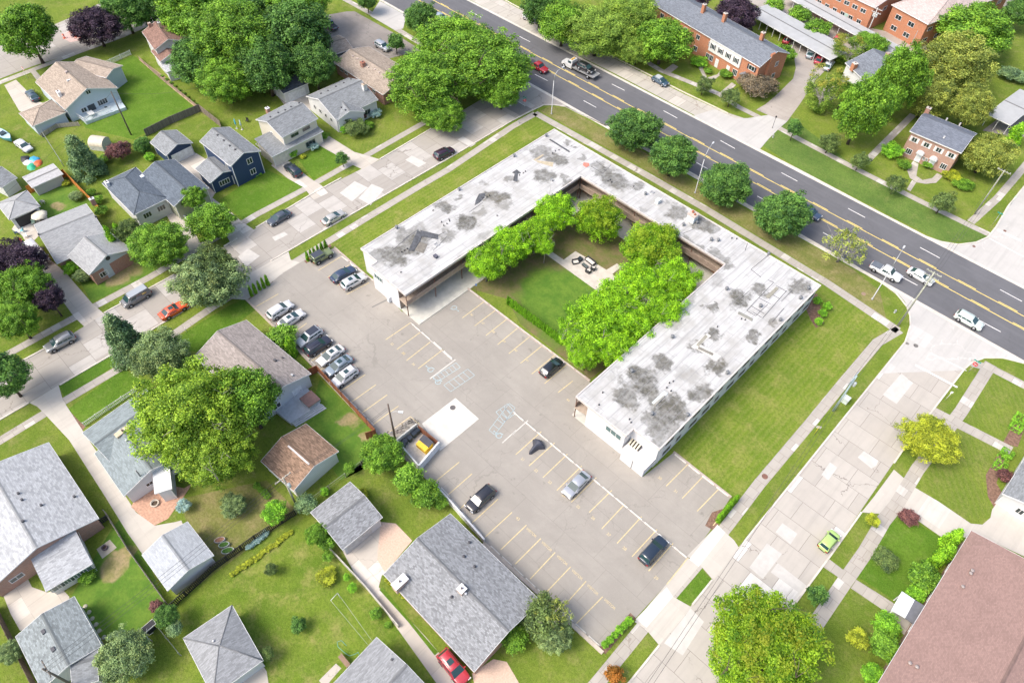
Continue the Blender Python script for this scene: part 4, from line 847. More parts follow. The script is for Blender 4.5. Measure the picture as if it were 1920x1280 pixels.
# H6
h=House('house','white house with blue-grey roof and small front gable behind a flower bed')
b=h.block((629,224),(709,187),(667,146),3.6,.36,wall=white,roof=grayr,W=11.5); 
for x,y in ((602,176),(615,171),(630,163),(645,156),(658,149)): h.onroof(b,x,y,size=(.3,.3,.2))
for u in (.2,.4,.6,.8): h.win(b,SWd,u,.8,1.6,.9,fr=(.5,.5,.5))
h.win(b,SE,.75,1.6,1.0,1.2,fr=(.3,.3,.3)); h.onroof(b,684,168,'chimney',(.9,.7,1.3),plain((.7,.7,.7)),cap=(.5,.4,.3))
b=h.block((618,208),(632,226),(668,208),3.4,.40,wall=white,roof=grayr,W=6.5); h.win(b,SE,.4,1.2,.8,1.4,fr=(.1,.1,.1)); h.onroof(b,640,202,size=(.3,.3,.2)); h.onroof(b,648,207,size=(.3,.3,.2))
# H7
h=House('garage','white garage with dark charcoal roof at the end of a drive beside the white house','garage')
b=h.block((531,176),(580,155),(562,136),2.8,.42,wall=white,roof=charcoal,W=6.5); h.door(b,SE,.5,4.4,2.1,(.72,.73,.74),'garage_door')
# H8
h=House('house','low brick house with long pinkish-tan roof and brick chimney by the asphalt parking')
b=h.block((718,178),(625,117),(672,91),3.0,.26,wall=bk,roof=tan,W=10.5)
h.onroof(b,681,124,'chimney',(.9,.9,.9),bk,cap=(.35,.15,.1))
for x,y in ((662,106),(670,111),(690,127),(703,131),(711,137)): h.onroof(b,x,y,size=(.35,.35,.2),mat=plain((.6,.5,.45)))
for u in (.12,.22,.62,.8): h.win(b,SWd,u,1.2,1.6,.7)
h=House('house','small tan-roofed house with dark grey wall poking out from under the big tree cluster')
b=h.block((610,108),(662,91),(638,70),3.0,.25,wall=siding((.2,.21,.23)),roof=tan,W=7.5); h.win(b,SE,.5,1.6,1.2,.8)
# H9
h=House('house','sage green house with dark slate-blue hip roof and white front steps')
b=h.block((191,343),(251,403),(316,371),3.8,.40,'hip',white,navyr); h.win(b,SE,.3,1.6,1.6,1.2,nb=2); h.win(b,SE,.75,1.6,1.6,1.2,nb=2)
h.onroof(b,203,348,'chimney',(.9,.6,.8),plain((.7,.7,.7)),cap=(.7,.7,.7)); h.onroof(b,266,331,'skylight',(.8,.8,.12),plain((.7,.75,.8)))
b=h.block((262,330),(326,387),(347,375),3.8,.38,wall=sage,roof=navyr,W=7.5); h.win(b,SE,.5,1.5,1.2,1.0)
M=Matrix.Rotation(-h.th,3,'Z'); 
for i in range(4):
    v=M@(P(342+i*3.0,405+i*2.2,0)-h.c); MB().box(v.x-.6,v.x+.6,v.y-.15,v.y+.15,0,.9-.2*i).obj('step',plain((.72,.72,.7)),h.root)
# H10
h=House('house','red brick ranch house with light grey roof and round vent in its front gable')
b=h.block((106,494),(207,451),(166,380),3.0,.34,wall=bk,roof=shingle((.33,.34,.345),.15,.5,.16,.1)); r10=MC
h.onroof(b,175,379,'chimney',(.8,.6,.8),bk,cap=(.6,.6,.6)); h.onroof(b,180,407,size=(.3,.3,.3)); h.onroof(b,73,440,size=(.25,.25,.3))
h.win(b,SE,.88,1.8,.9,1.1,nb=2)
b=h.block((127,480),(135,487),(204,446),3.2,.42,'gable',bk,shingle((.34,.35,.355),.15,.5,.16,.1),W=8.2,L=7.0)
h.win(b,SE,.25,1.5,.9,1.1,nb=2); M,L=h.WM(b,SE); MB().lathe([(.42,0),(.42,.05),(.3,.06)],14,(0,0,0),M@Matrix.Translation((L*.5,0,3.9))@Matrix.Rotation(R(-90),4,'X')).obj('round_vent',plain((.05,.05,.05)),h.root)
MB().add([M@Vector(v) for v in ((.05,.02,2.72),(L-.05,.02,2.72),(L/2,.02,b['zr']-.35),(.05,-.02,2.72),(L-.05,-.02,2.72),(L/2,-.02,b['zr']-.35))],[(0,1,2),(5,4,3),(0,3,4,1),(1,4,5,2),(2,5,3,0)]).obj('gable_panel',siding((.50,.55,.60)),h.root); MB().box(L*.30,L*.46,0,.05,.1,2.7,M).obj('pale_panel',siding((.50,.55,.60)),h.root)
# H11
h=House('garage','open-fronted garage with pale grey hip roof, cluttered inside, at left edge','garage')
b=h.block((17,412),(75,386),(52,356),2.8,.36,'hip',white,shingle((.34,.35,.355),.15,.5,.16,.1)); M,L=h.WM(b,SE); MB().box(.5,L-.5,.0,.04,.05,2.2,M).obj('painted_dark_opening',plain((.03,.03,.035)),h.root)  # near-black panel on the closed wall paints the shade inside the open front
h=House('shed','low flat grey shed behind the orange board fence','shed')
b=h.block((60,352),(118,326),(106,306),2.4,.06,'gable',siding((.5,.5,.5)),plain((.42,.42,.42)),W=4.5)
h=House('garage','white garage with grey roof cut off by the left edge, open door','garage')
b=h.block((2,352),(32,333),(15,312),2.8,.36,'gable',white,grayr,W=7)
# H14
h=House('house','long grey house with mauve-brown gable roof alongside the parking lot')
b=h.block((583,700),(462,600),(360,660),3.3,.36,wall=lgray,roof=mauve,W=10.0)
h.onroof(b,516,676,size=(.4,.4,.3)); h.onroof(b,548,704,size=(.4,.3,.3),mat=plain((.5,.5,.5))); h.onroof(b,530,671,size=(.2,.2,.3))
h.win(b,SE,.3,1.4,1.0,1.1);h.door(b,SE,.72,1.7,2.1,(.72,.74,.76))
M=Matrix.Rotation(-h.th,3,'Z'); hl=lambda x,y,z=0:(M@(P(x,y,z)-h.c))
def hpoly(h_,pts,z): 
    M_=Matrix.Rotation(-h_.th,3,'Z'); return [tuple((M_@(P(x,y,z)-h_.c))[:2]) for x,y in pts]
dkm=siding((.40,.42,.45),.5)
MB().prism(hpoly(h,[(510,765),(545,793),(602,758),(572,722)],.7),0,.7).obj('deck',plain((.42,.45,.48),.7,0,.1,2),h.root)
for i in range(3): MB().prism(hpoly(h,[(549+i*3,794+i*3),(606+i*3,760+i*3-1),(602,757),(546,792)],.5-.2*i),0,.52-.2*i).obj('step',plain((.45,.48,.50)),h.root)
MB().prism(hpoly(h,[(562,745),(582,763),(602,748),(584,730)],1.3),.7,1.5).obj('hot_tub',plain((.35,.3,.28)),h.root) if False else None
hot=MB(); hp=XY([(562,748),(580,765),(601,749),(583,731)]); HT=MB().prism([tuple(P(x,y,1.4)[:2]) for x,y in [(562,748),(579,763),(600,748),(583,732)]],.7,1.5)
cx=P(581,748,1.4)
ht=thing('hot_tub','square hot tub under a brown padded cover on the grey deck','hot tub',(cx.x,cx.y,.7))
HT.v=[(x-cx.x,y-cx.y,z-.7) for x,y,z in HT.v]; HT.obj('tub',plain((.4,.42,.44)),ht)
HC=MB().prism([tuple(P(x,y,1.6)[:2]) for x,y in [(561,747),(579,764),(601,748),(583,731)]],1.5,1.62); HC.v=[(x-cx.x,y-cx.y,z-.7) for x,y,z in HC.v]; HC.obj('cover',plain((.20,.12,.105),.7),ht)
# H15
h=House('house','low house with teal-grey roof and sandy brick chimney beside curved concrete drive')
b=h.block((154,811),(272,728),(300,760),3.0,.34,wall=white,roof=teal,W=8.8); 
b2=h.block((177,850),(232,930),(318,880),3.0,.36,wall=white,roof=teal,W=9.5); h.win(b2,SE,.35,1.0,1.3,.8);h.win(b2,SE,.7,.9,1.4,.7)
c=h.onroof(b,233,812,'chimney',(2.2,.7,.6),plain((.62,.52,.38)),cap=(.6,.5,.35)); h.onroof(b2,263,892,'flue_pipe',(.22,.22,1.6),plain((.25,.25,.26)),kind='pipe'); h.onroof(b2,238,826,size=(.4,.4,.25),mat=plain((.5,.55,.55)),kind='cap')
b3=h.block((290,925),(322,915),(300,880),3.4,.05,'flat',white,plain((.7,.72,.74)),W=5)
# H16
h=House('house','big house with pale grey speckled roof and glazed sunroom wing, lower left')
b=h.block((20,1050),(-95,880),(91,829),3.1,.26,wall=bkt,roof=lightr,W=13.5) if False else h.block((185,971),(91,829),(-20,880),3.1,.30,wall=bkt,roof=lightr,W=14.5)
h.win(b,SE,.2,1.7,1.3,.9,g=glass((.10,.12,.12))); h.onroof(b,43,1252-275,size=(.3,.3,.25)); 
for x,y in ((35,925),(42,937),(78,947),(44,977),(140,931)): h.onroof(b,x,y,size=(.28,.28,.3))
b=h.block((54,1062),(88,1105),(172,1056),2.7,.20,wall=bkt,roof=lightr,W=9.0) if False else h.block((86,1108),(173,1056),(137,1004),2.6,.16,'shed',white,lightr,W=6.2)
for k in range(4): h.win(b,SE,.14+.24*k,1.75,.95,1.25,g=glass((.12,.17,.16)),nb=1)
# H17
h=House('garage','white garage with pale grey-blue gable roof between driveway and black fence','garage')
b=h.block((266,1040),(314,1107),(401,1041),2.9,.30,wall=white,roof=shingle((.39,.415,.44),.14,.5,.18,.05)); h.door(b,NW_,.5,4.6,2.1,(.7,.7,.7),'garage_door')
# H18
h=House('garage','garage with greenish-grey speckled gable roof and two dark vents, bottom left','garage')
b=h.block((29,1193),(78,1292),(192,1212),3.0,.26,wall=white,roof=greeng); h.onroof(b,82,1184,size=(.55,.4,.2)); h.onroof(b,100,1217,size=(.55,.4,.2))
h=House('shed','lean-to with grey roof against the back of the green-grey garage','shed')
b=h.block((148,1265),(184,1240),(178,1225),2.2,.1,'shed',white,grayr,W=2.8)
h=House('shed','dark grey roofed shed at the bottom edge beside round shrub','shed')
b=h.block((135,1290),(185,1275),(175,1262),2.6,.3,'gable',lgray,grayr,W=5)
# H19
h=House('garage','square garage with plain grey hip roof in the lawn, bottom left','garage')
b=h.block((399,1305),(493,1237),(426,1140),2.9,.34,'hip',lgray,hipg); h.onroof(b,401,1202,size=(.3,.3,.35),mat=plain((.6,.6,.6)),kind='cap')
# H20
h=House('house','grey gable-roofed house cut by the bottom edge beside the red wagon driveway')
b=h.block((706,1194),(616,1290),(690,1380),3.0,.30,wall=white,roof=hipg,W=11); h.onroof(b,735,1236,size=(.25,.25,.2))
# H21
h=House('house','large house with long mottled blue-grey shingle roof against the parking lot wall')
b=h.block((889,1259),(719,1076),(845,963),3.2,.27,wall=bkt,roof=grayr2); 
h.onroof(b,751,1095,'chimney',(1.0,2.0,.9),brickwall((.55,.36,.28)),cap=(.72,.72,.72)); h.onroof(b,866,1107,'chimney',(.9,.9,.7),brickwall((.55,.4,.32)),cap=(.72,.72,.72)); h.onroof(b,873,1113,'vent_cap',(.4,.4,.35),plain((.75,.75,.75)),kind='cap')
for x,y in ((880,1017),(870,1043),(890,1062),(847,1119)): h.onroof(b,x,y,size=(.42,.42,.22),mat=plain((.06,.06,.07)),kind='cap')
h.win(b,SWd,.35,1.2,1.2,1.0);h.win(b,SWd,.7,1.4,1.2,1.0);
b=h.block((927,1208),(965,1170),(955,1155),2.9,.12,'shed',lgray,grayr2,W=3.2)
# H22
h=House('garage','small garage with grey speckled gable roof at the head of the paved drive','garage')
b=h.block((642,1030),(717,969),(656,903),2.9,.26,wall=lgray,roof=grayr2); h.door(b,SE,.4,4.0,2.1,(.5,.5,.5),'garage_door')
# H23
h=House('garage','white garage with rust-brown shingle roof and pale ridge vent in the back yard','garage')
b=h.block((550,920),(489,864),(580,799),3.0,.34,wall=siding((.72,.74,.72),.4),roof=copper); 
rv=h.onroof(b,560,853,'ridge_vent',(4.6,.25,.1),plain((.6,.57,.55)))
# H24
h=House('townhouse_row','long brick and white townhouse row with blue-grey roof and brick chimneys across the main road','townhouse')
b=h.block((1425,126),(1160,-30),(1190,-60),6.2,.42,wall=bko,roof=shingle((.17,.19,.22),.22),W=10.5); 
Lb=b['hl']*2
for u,bw in ((.05,1.5),):
    h.win(b,SWd,1-.04,1.7,4.1,1.2,shut=(.03,.03,.04)); h.win(b,SWd,1-.02,1.2,.9,1.2)
M,L=h.WM(b,SWd)
MB().box(L-15.2,L-5.2,.0,.25,3.1,5.9,M).obj('upper_cladding',siding((.72,.72,.70)),h.root)
M2=M@Matrix.Translation((0,.25,0))
for k in range(4):
    u=L-14.4+k*2.45; frame_part(h.root,'window',M2,u,u+1.0,3.9,5.1,plain((.72,.72,.72)),gl,nb=1); 
    for q in (-.3,1.05): MB().box(u+q,u+q+.25,0,.05,3.85,5.15,M2).obj('shutter',plain((.03,.03,.04)),h.root)
for u in (L-14.6,L-6.8): frame_part(h.root,'window',M,u,u+1.4,.8,2.3,plain((.72,.72,.72)),gl,nb=2)
for u in (L-12.4,L-8.8): MB().box(u,u+1,0,.05,.1,2.2,M).obj('door',plain((.68,.7,.7)),h.root)
MB().box(L-3.9,L-2.7,0,.06,.1,2.3,M).obj('door',plain((.7,.72,.72)),h.root); MB().add([M@Vector(v) for v in ((L-4.2,0,2.5),(L-2.4,0,2.5),(L-2.4,1.1,2.5),(L-4.2,1.1,2.5),(L-3.3,0,3.2),(L-3.3,1.1,3.2))],[(0,3,5,4),(1,4,5,2),(2,5,3),(0,1,2,3)]).obj('door_hood',plain((.25,.27,.3)),h.root)
for k in range(8): u=3+k*4.2; frame_part(h.root,'window',M,u,u+1.2,3.9,5.1,plain((.72,.72,.72)),gl); frame_part(h.root,'window',M,u,u+1.2,.9,2.2,plain((.72,.72,.72)),gl)
for x,y in ((1318,25),(1357,42),(1427,78)): h.onroof(b,x,y-2,'chimney',(.8,.8,1.9),bko,cap=(.55,.5,.45))
M,L=h.WM(b,SE); 
for z in (.9,3.9): frame_part(h.root,'window',M,L*.62,L*.62+1.1,z,z+1.2,plain((.72,.72,.72)),gl)
MB().box(L*.3,L*.42,0,.5,0,8.2,M).obj('chimney_stack',bko,h.root)
# H25
h=House('house','house with blue-grey roof and tall brick chimney hidden among bright trees on the right')
b=h.block((1620,150),(1585,118),(1625,92),5.2,.40,wall=white,roof=shingle((.17,.19,.22),.25),W=13); h.onroof(b,1600,128,'chimney',(1.0,1.0,1.2),bko,cap=(.6,.55,.5)); h.onroof(b,1663,106,'chimney',(.8,.8,.9),bk)
# H26
h=House('house','two-storey brick duplex with dark slate roof and white arched doorways behind circular walk')
b=h.block((1803,287),(1706,246),(1742,211),6.0,.40,wall=bkt,roof=shingle((.15,.17,.21),.2),W=9.0)
M,L=h.WM(b,SWd)
for k in range(4):
    u=.7+k*(L-2.4)/3; frame_part(h.root,'window',M,u,u+1.1,3.9,5.0,plain((.72,.72,.72)),gl,nb=1)
    for q in (-.42,1.12): MB().box(u+q,u+q+.36,0,.05,3.85,5.05,M).obj('shutter',plain((.72,.72,.72)),h.root)
for k,u in enumerate((.4,L-2.3)):
    frame_part(h.root,'window',M,u+.3,u+1.6,.9,2.2,plain((.72,.72,.72)),gl,nb=2)
for k,u in enumerate((L*.30,L*.58)):
    MB().box(u,u+1.15,0,.06,.1,2.2,M).obj('door',plain((.70,.73,.75)),h.root); mb=MB(); 
    arc=[(u+.575+.8*math.cos(a),2.3+.6*math.sin(a)) for a in np.linspace(0,math.pi,9)]
    mb.add([M@Vector((x,0,z)) for x,z in arc]+[M@Vector((x,.9,z)) for x,z in arc],[(i,i+1,10+i,9+i) for i in range(8)]+[tuple(range(9,18))]); mb.obj('arched_hood',plain((.62,.64,.66)),h.root)
for u in (L*.44,L*.50): frame_part(h.root,'window',M,u,u+.45,1.0,1.8,plain((.72,.72,.72)),gl)
h.onroof(b,1737,212,'chimney',(.9,.7,1.2),bk,cap=(.5,.45,.4))
for x,y in ((1775,224),(1800,233),(1770,258)): h.onroof(b,x,y,size=(.3,.3,.3),mat=plain((.6,.6,.6)))
# H27
h=House('apartment_block','orange brick apartment block with pinkish hip roof at the top right','apartment building')
b=h.block((1741,46),(1672,9),(1800,-60),6.6,.18,'hip',bko,pinkr,W=34); 
for u in (.25,.62): 
    for z in (1.1,3.9): h.win(b,SWd,u,1.8,z,1.2,nb=1)
for k in range(7): h.win(b,SE,.06+.14*k,1.8,4.2,1.0); h.win(b,SE,.06+.14*k,1.8,1.2,1.1)
b=h.block((1641,15),(1535,-35),(1600,-80),6.6,.18,'gable',bko,pinkr,W=20)
for u in (.1,.25,.4,.55,.7,.85): h.win(b,SWd,u,1.6,4.0,1.1); h.win(b,SWd,u,1.3,1.2,1.0)
h.door(b,SWd,.62,1.1,2.2,(.4,.55,.5)); h.win(b,SE,.3,1.5,4,1.1)
# carports
def carport(pts,ze,label,bays,name='carport'):
    A,B,C=pts; h=House(name,label,'carport'); b=h.block(A,B,C,ze,.035,'gable',None,metal,fascia=(.68,.69,.70))
    n=bays
    for k in range(n+1):
        for sy in (-1,1):
            x=-b['hl']+.3+(2*b['hl']-.6)*k/n; MB().box(x-.06,x+.06,sy*(b['hw']-.5)-.06,sy*(b['hw']-.5)+.06,0,ze-.12).obj('post',plain((.66,.67,.68)),h.root)
    return h,b
carport([(1557,113),(1400,24),(1430,2)],2.6,'long flat grey carport with parked cars behind the townhouse row',12)
carport([(1688,112),(1470,-8),(1512,-8)],2.7,'long pale blue-grey carport beside the orange brick apartments',12)
h,b=carport([(1895,235),(1851,214),(1886,155)],3.0,'wide grey carport with low gable at the right edge',2)
# H29 right edge
h=House('house','white house with grey roof cut by the right edge behind a clipped hedge')
b=h.block((1880,925),(1955,805),(2010,840),3.0,.35,wall=white,roof=grayr,W=10); h.win(b,SWd,.3,1.0,.9,1.2)
h.win(b,NW_,.35,1.6,.9,1.2)
# H30
h=House('apartment_block','long low building with big reddish-brown roof, bottom right corner','building')
b=h.block((1821,994),(1640,1290),(1800,1420),3.6,.22,wall=bkt,roof=bigbr,W=20)
for x,y in ((1822,1070),(1819,1075),(1804,1100),(1705,1243),(1718,1250)): h.onroof(b,x,y,size=(.5,.5,.3),mat=plain((.35,.3,.28)),kind='cap')
for u in (.2,.4,.6): h.win(b,NW_,u,1.6,1.2,1.2)
# entrance canopy
cn=thing('entrance_canopy','flat white and grey entrance canopy over the porch of the brown roofed building','canopy',tuple(P(1702,1140,0)))
ca=MB().prism([tuple(P(x,y,2.7)[:2]) for x,y in [(1671,1143),(1691,1108),(1715,1124),(1697,1158)]],2.6,2.75); ca.v=[(x-cn.location.x,y-cn.location.y,z) for x,y,z in ca.v]; ca.obj('canopy_roof',plain((.70,.73,.74)),cn)
ca=MB().prism([tuple(P(x,y,2.7)[:2]) for x,y in [(1697,1158),(1715,1124),(1733,1135),(1713,1170)]],2.62,2.76); ca.v=[(x-cn.location.x,y-cn.location.y,z) for x,y,z in ca.v]; ca.obj('canopy_panel',plain((.14,.145,.16)),cn)
for x,y in ((1674,1144),(1692,1112)):
    v=P(x,y,2.6)-Vector(cn.location); MB().box(v.x-.06,v.x+.06,v.y-.06,v.y+.06,0,2.6).obj('post',plain((.7,.7,.7)),cn)
# ---------------------------------------------------------------- TREES
def crown_mesh(kind,n,seed,leafsz,nc,cr,squash=.35,core=.5):
    g=np.random.default_rng(seed)
    big_=n>9000; n=int(n*(1.8 if big_ else 1.5)); leafsz*=.74 if big_ else .8
    # clump centres
    ii=np.arange(nc)+.5; ph=np.arccos(1-2*ii/nc); tt=np.pi*(1+5**.5)*ii; d=np.stack([np.cos(tt)*np.sin(ph),np.sin(tt)*np.sin(ph),np.cos(ph)],1)+g.normal(size=(nc,3))*.16; g.shuffle(d); d/=np.linalg.norm(d,axis=1)[:,None]
    lob=g.normal(size=(6,3)); lob/=np.linalg.norm(lob,axis=1)[:,None]; amp=g.uniform(.04,.16,6)
    nl=14; lob=g.normal(size=(nl,3)); lob[:,2]=np.abs(lob[:,2])*.9+lob[:,2]*.1; lob/=np.linalg.norm(lob,axis=1)[:,None]; amp=g.uniform(-.16,.26,nl); shp=g.uniform(5,16,nl); kk=g.normal(size=(3,3))*5.5; ph0=g.uniform(0,6,3)
    def bulge(v):
        s=np.full(len(v),.90)
        for l,a,h_ in zip(lob,amp,shp): s+=a*np.clip(v@l,0,1)**h_
        return np.clip(s,.6,1.14)
    def gap(v): return np.sin(v@kk[0]+ph0[0])+np.sin(v@kk[1]+ph0[1])+np.sin(v@kk[2]+ph0[2])
    if kind in('round','open'):
        d[:,2]=np.where(d[:,2]<-squash,-d[:,2]*g.uniform(.2,1,nc),d[:,2]); d/=np.linalg.norm(d,axis=1)[:,None]
        gp=gap(d); rr=(g.uniform(core,1,nc)**.6)*(1-cr*.8)*bulge(d)*g.uniform(.88,1.06,nc)*np.where(gp<-1.25,.72,1); c=d*rr[:,None]
    elif kind=='cone':
        t=g.uniform(0,1,nc)**.7; ang=g.uniform(0,6.283,nc); tier=.82+.18*np.cos(t*40); r_=(t**.85)*tier*g.uniform(.55,1,nc)**.5*(1-cr); c=np.stack([r_*np.cos(ang),r_*np.sin(ang),1-2*t],1)
    elif kind=='column':
        t=g.uniform(0,1,nc); ang=g.uniform(0,6.283,nc); prof=np.clip(np.minimum((t*1.15)**.6,1)*(1.02-.25*t**3),0,1); r_=prof*(1-cr)*g.uniform(.7,1,nc); c=np.stack([r_*np.cos(ang),r_*np.sin(ang),1-2*t],1)
    elif kind=='box':
        c=g.uniform(-1,1,(nc,3))*(1-cr); ax=g.integers(0,3,nc); sg=np.where(g.random(nc)<.5,-1,1); c[np.arange(nc),ax]=sg*(1-cr); c[:,2]=np.where(g.random(nc)<.4,1-cr,c[:,2])
    elif kind=='vase':
        t=g.uniform(0,1,nc)**.8; ang=g.uniform(0,6.283,nc); r_=(.35+.65*t)*np.sqrt(np.clip(1-(2*t-1.05)**2*.75,0,1))*g.uniform(.4,1,nc)**.5; c=np.stack([r_*np.cos(ang),r_*np.sin(ang),2*t-1],1)
    crs=cr*g.uniform(.65,1.25,nc); ct=g.random(nc)
    w=crs**2; idx=g.choice(nc,n,p=w/w.sum())
    e=g.normal(size=(n,3)); e/=np.linalg.norm(e,axis=1)[:,None]
    out=c[idx]/(np.linalg.norm(c[idx],axis=1)[:,None]+.15)
    e=e*.95+out*.55+np.array([0,0,.25]); e/=np.linalg.norm(e,axis=1)[:,None]
    p=c[idx]+e*(crs[idx]*g.uniform(.25,1.2,n)**.8)[:,None]+g.normal(size=(n,3))*cr*.14
    nf=int(n*.28); q=g.normal(size=(nf,3)); q/=np.linalg.norm(q,axis=1)[:,None]
    if kind in('round','open'): q[:,2]=np.where(q[:,2]<-squash*.7,-q[:,2],q[:,2]); fi=g.choice(n,nf,replace=False); p[fi]=q*(g.uniform(.5,.80,nf)*(1-cr*.4)*bulge(q))[:,None]; e[fi]=q
    nr=e*.8+np.array([0,0,.3])+g.normal(size=(n,3))*.6; nr/=np.linalg.norm(nr,axis=1)[:,None]
    a=np.cross(nr,g.normal(size=(n,3))); a/=np.linalg.norm(a,axis=1)[:,None]+1e-9; b_=np.cross(nr,a)
    s=leafsz*g.uniform(.6,1.3,n)[:,None]
    v=np.empty((n,4,3)); v[:,0]=p-a*s; v[:,1]=p-b_*s*.62; v[:,2]=p+a*s; v[:,3]=p+b_*s*.62
    v[:,0]-=nr*s*.25; v[:,2]-=nr*s*.25
    hue=np.repeat(np.clip(.45*g.random(nc)[idx]+.55*g.random(n),0,1),4)
    tint=np.repeat(np.clip(.5*ct[idx]+.5*g.random(n),0,1),4)
    v=v.reshape(-1,3)
    me=bpy.data.meshes.new('crown'); me.vertices.add(4*n); me.vertices.foreach_set('co',v.ravel()); me.loops.add(4*n); me.loops.foreach_set('vertex_index',np.arange(4*n)); me.polygons.add(n)
    me.polygons.foreach_set('loop_start',np.arange(0,4*n,4)); 
    try: me.polygons.foreach_set('loop_total',np.full(n,4))
    except Exception: pass
    at=me.attributes.new('tint','FLOAT','POINT'); at.data.foreach_set('value',tint.astype(np.float32)); a3=me.attributes.new('hue','FLOAT','POINT'); a3.data.foreach_set('value',hue.astype(np.float32)); me.update(); return me
CM={}
def CMesh(kind,var,n,ls,nc,cr,sq=.35,core=.5):
    k=(kind,var,n,ls,nc,cr,sq,core)
    if k not in CM: CM[k]=crown_mesh(kind,n,hash((kind,var,n))%9999 if False else (var*131+n+len(kind)*7),ls,nc,cr,sq,core)
    return CM[k]
def branches_mesh(seed,n=7,bare=False,fine=0):
    r_=random.Random(seed); mb=MB(); mb.tube([(0,0,-1.0),(.01,.02,-.6),(.03,0,-.1),(0,.03,.35)],[.06,.048,.035,.012],8)
    for i in range(n):
        a=i*2.4+r_.uniform(-.4,.4); z0=r_.uniform(-.65,-.05); l=r_.uniform(.5,.85); up=r_.uniform(.35,.95)
        p=[Vector((0,0,z0))]
        for k in range(1,5): t=k/4; p.append(Vector((math.cos(a+r_.uniform(-.15,.15))*l*t,math.sin(a+r_.uniform(-.15,.15))*l*t,z0+up*t*(1-.3*t))))
        mb.tube(p,[.024,.018,.013,.008,.003],6)
        for j in range(fine):
            s_=p[r_.randint(1,4)]; q=s_+Vector((r_.uniform(-.3,.3),r_.uniform(-.3,.3),r_.uniform(.05,.35))); mb.tube([s_,(s_+q)/2+Vector((0,0,.03)),q],[.007,.005,.002],4)
            for _ in range(2): q2=q+Vector((r_.uniform(-.15,.15),r_.uniform(-.15,.15),r_.uniform(.0,.15))); mb.tube([q,q2],[.003,.0015],3)
    return mb.mesh('trunk')
TRK=[branches_mesh(s) for s in range(3)]; BARE=[branches_mesh(10,10,True,9),branches_mesh(11,12,True,10)]; TW=[branches_mesh(20,9,True,5),branches_mesh(21,11,True,4)]
L_map=leaf((.020,.062,.014),(.068,.14,.026)); L_map2=leaf((.03,.085,.007),(.10,.19,.018)); L_loc=leaf((.050,.14,.004),(.145,.27,.009)); L_locy=leaf((.045,.12,.004),(.13,.24,.009),(.25,.34,.02),.35,-.1)
L_dark=leaf((.03,.055,.016),(.085,.125,.035)); L_gray=leaf((.05,.085,.03),(.13,.18,.07)); L_olive=leaf((.065,.095,.016),(.17,.20,.04)); L_purp=leaf((.012,.007,.013),(.034,.022,.034),None,.15); L_red=leaf((.05,.022,.022),(.11,.05,.045),None,.2)
L_spr=leaf((.045,.085,.038),(.11,.17,.075)); L_lime=leaf((.045,.105,.006),(.135,.205,.018)); L_yel=leaf((.09,.125,.008),(.22,.245,.02)); L_arb=leaf((.045,.14,.008),(.15,.28,.015)); L_big=leaf((.055,.135,.006),(.15,.235,.014),(.22,.25,.02),.35,.1); L_oran=leaf((.13,.07,.01),(.22,.09,.015)); L_blue=leaf((.10,.18,.16),(.22,.32,.28)); L_box=leaf((.05,.15,.012),(.14,.28,.02)); L_deadl=leaf((.30,.17,.10),(.42,.28,.16)); L_will=leaf((.05,.10,.012),(.13,.20,.03)); L_hedge=leaf((.04,.12,.005),(.11,.23,.012))
L_tip=leaf((.05,.11,.012),(.13,.19,.03),(.26,.24,.04),.3,.2)
L_brown=leaf((.055,.048,.03),(.12,.10,.065))
K={ 'brownshrub':('round',6000,.05,90,.2,.3,.6,L_brown,.6), # kind: (shape,n,leaf,nclump,clumpr,squash,core, material, rz/r)
 'maple':('round',17000,.038,300,.13,.85,.62,L_map,.88),'maple2':('round',16000,.040,220,.15,.8,.55,L_map2,.95),'locust':('round',17000,.034,200,.15,.75,.35,L_loc,.85),'locusty':('round',17000,.034,200,.15,.75,.35,L_locy,.9),
 'big':('round',30000,.026,460,.10,.7,.6,L_big,.72),'lime':('round',30000,.026,420,.105,.6,.4,L_lime,.85),'elm':('round',28000,.029,420,.115,.75,.5,L_map2,.88),'oak':('round',17000,.038,280,.13,.8,.5,L_dark,.85),'gray':('round',16000,.038,240,.14,.8,.5,L_gray,.9),
 'olive':('round',22000,.032,320,.12,.8,.4,L_olive,.8),'purple':('round',16000,.038,240,.14,.8,.5,L_purp,.95),'cone':('cone',12000,.05,170,.17,.4,.5,L_spr,1.9),'ovoid':('round',17000,.038,280,.13,.8,.5,L_map2,1.9),'young':('round',4600,.055,50,.22,.7,.2,L_dark,1.1),'younggreen':('round',3600,.075,38,.27,.5,.3,L_map,1.05),
 'yel':('round',16000,.03,240,.12,.6,.4,L_yel,.72),'arb':('column',3500,.10,90,.32,.4,.5,L_arb,3.0),'shrub':('round',3800,.075,50,.26,.25,.6,L_map2,.8),'ball':('round',3400,.07,80,.22,.7,.85,L_box,.85),'redshrub':('round',3800,.07,50,.25,.25,.6,L_red,.75),
 'dshrub':('round',3400,.08,40,.28,.3,.5,L_spr,.8),'will':('round',22000,.027,300,.12,.7,.45,L_will,.8),'tip':('vase',7000,.035,90,.16,.4,.5,L_tip,1.5),'bare':('round',1300,.045,34,.14,.6,.6,L_olive,.85),'yshrub':('round',3400,.075,45,.26,.3,.6,L_yel,.7),'oshrub':('round',2200,.085,30,.28,.4,.4,L_oran,1.0),'blue':('round',3400,.06,60,.2,.3,.8,L_blue,.8),'box':('box',5200,.06,150,.16,.4,.5,L_box,1.0)}
PT={'bare':('bare','bare'),'locust':None}
NO_TRUNK={'brownshrub','shrub','ball','redshrub','dshrub','yshrub','blue','box','oshrub','arb'}
tc=[0]
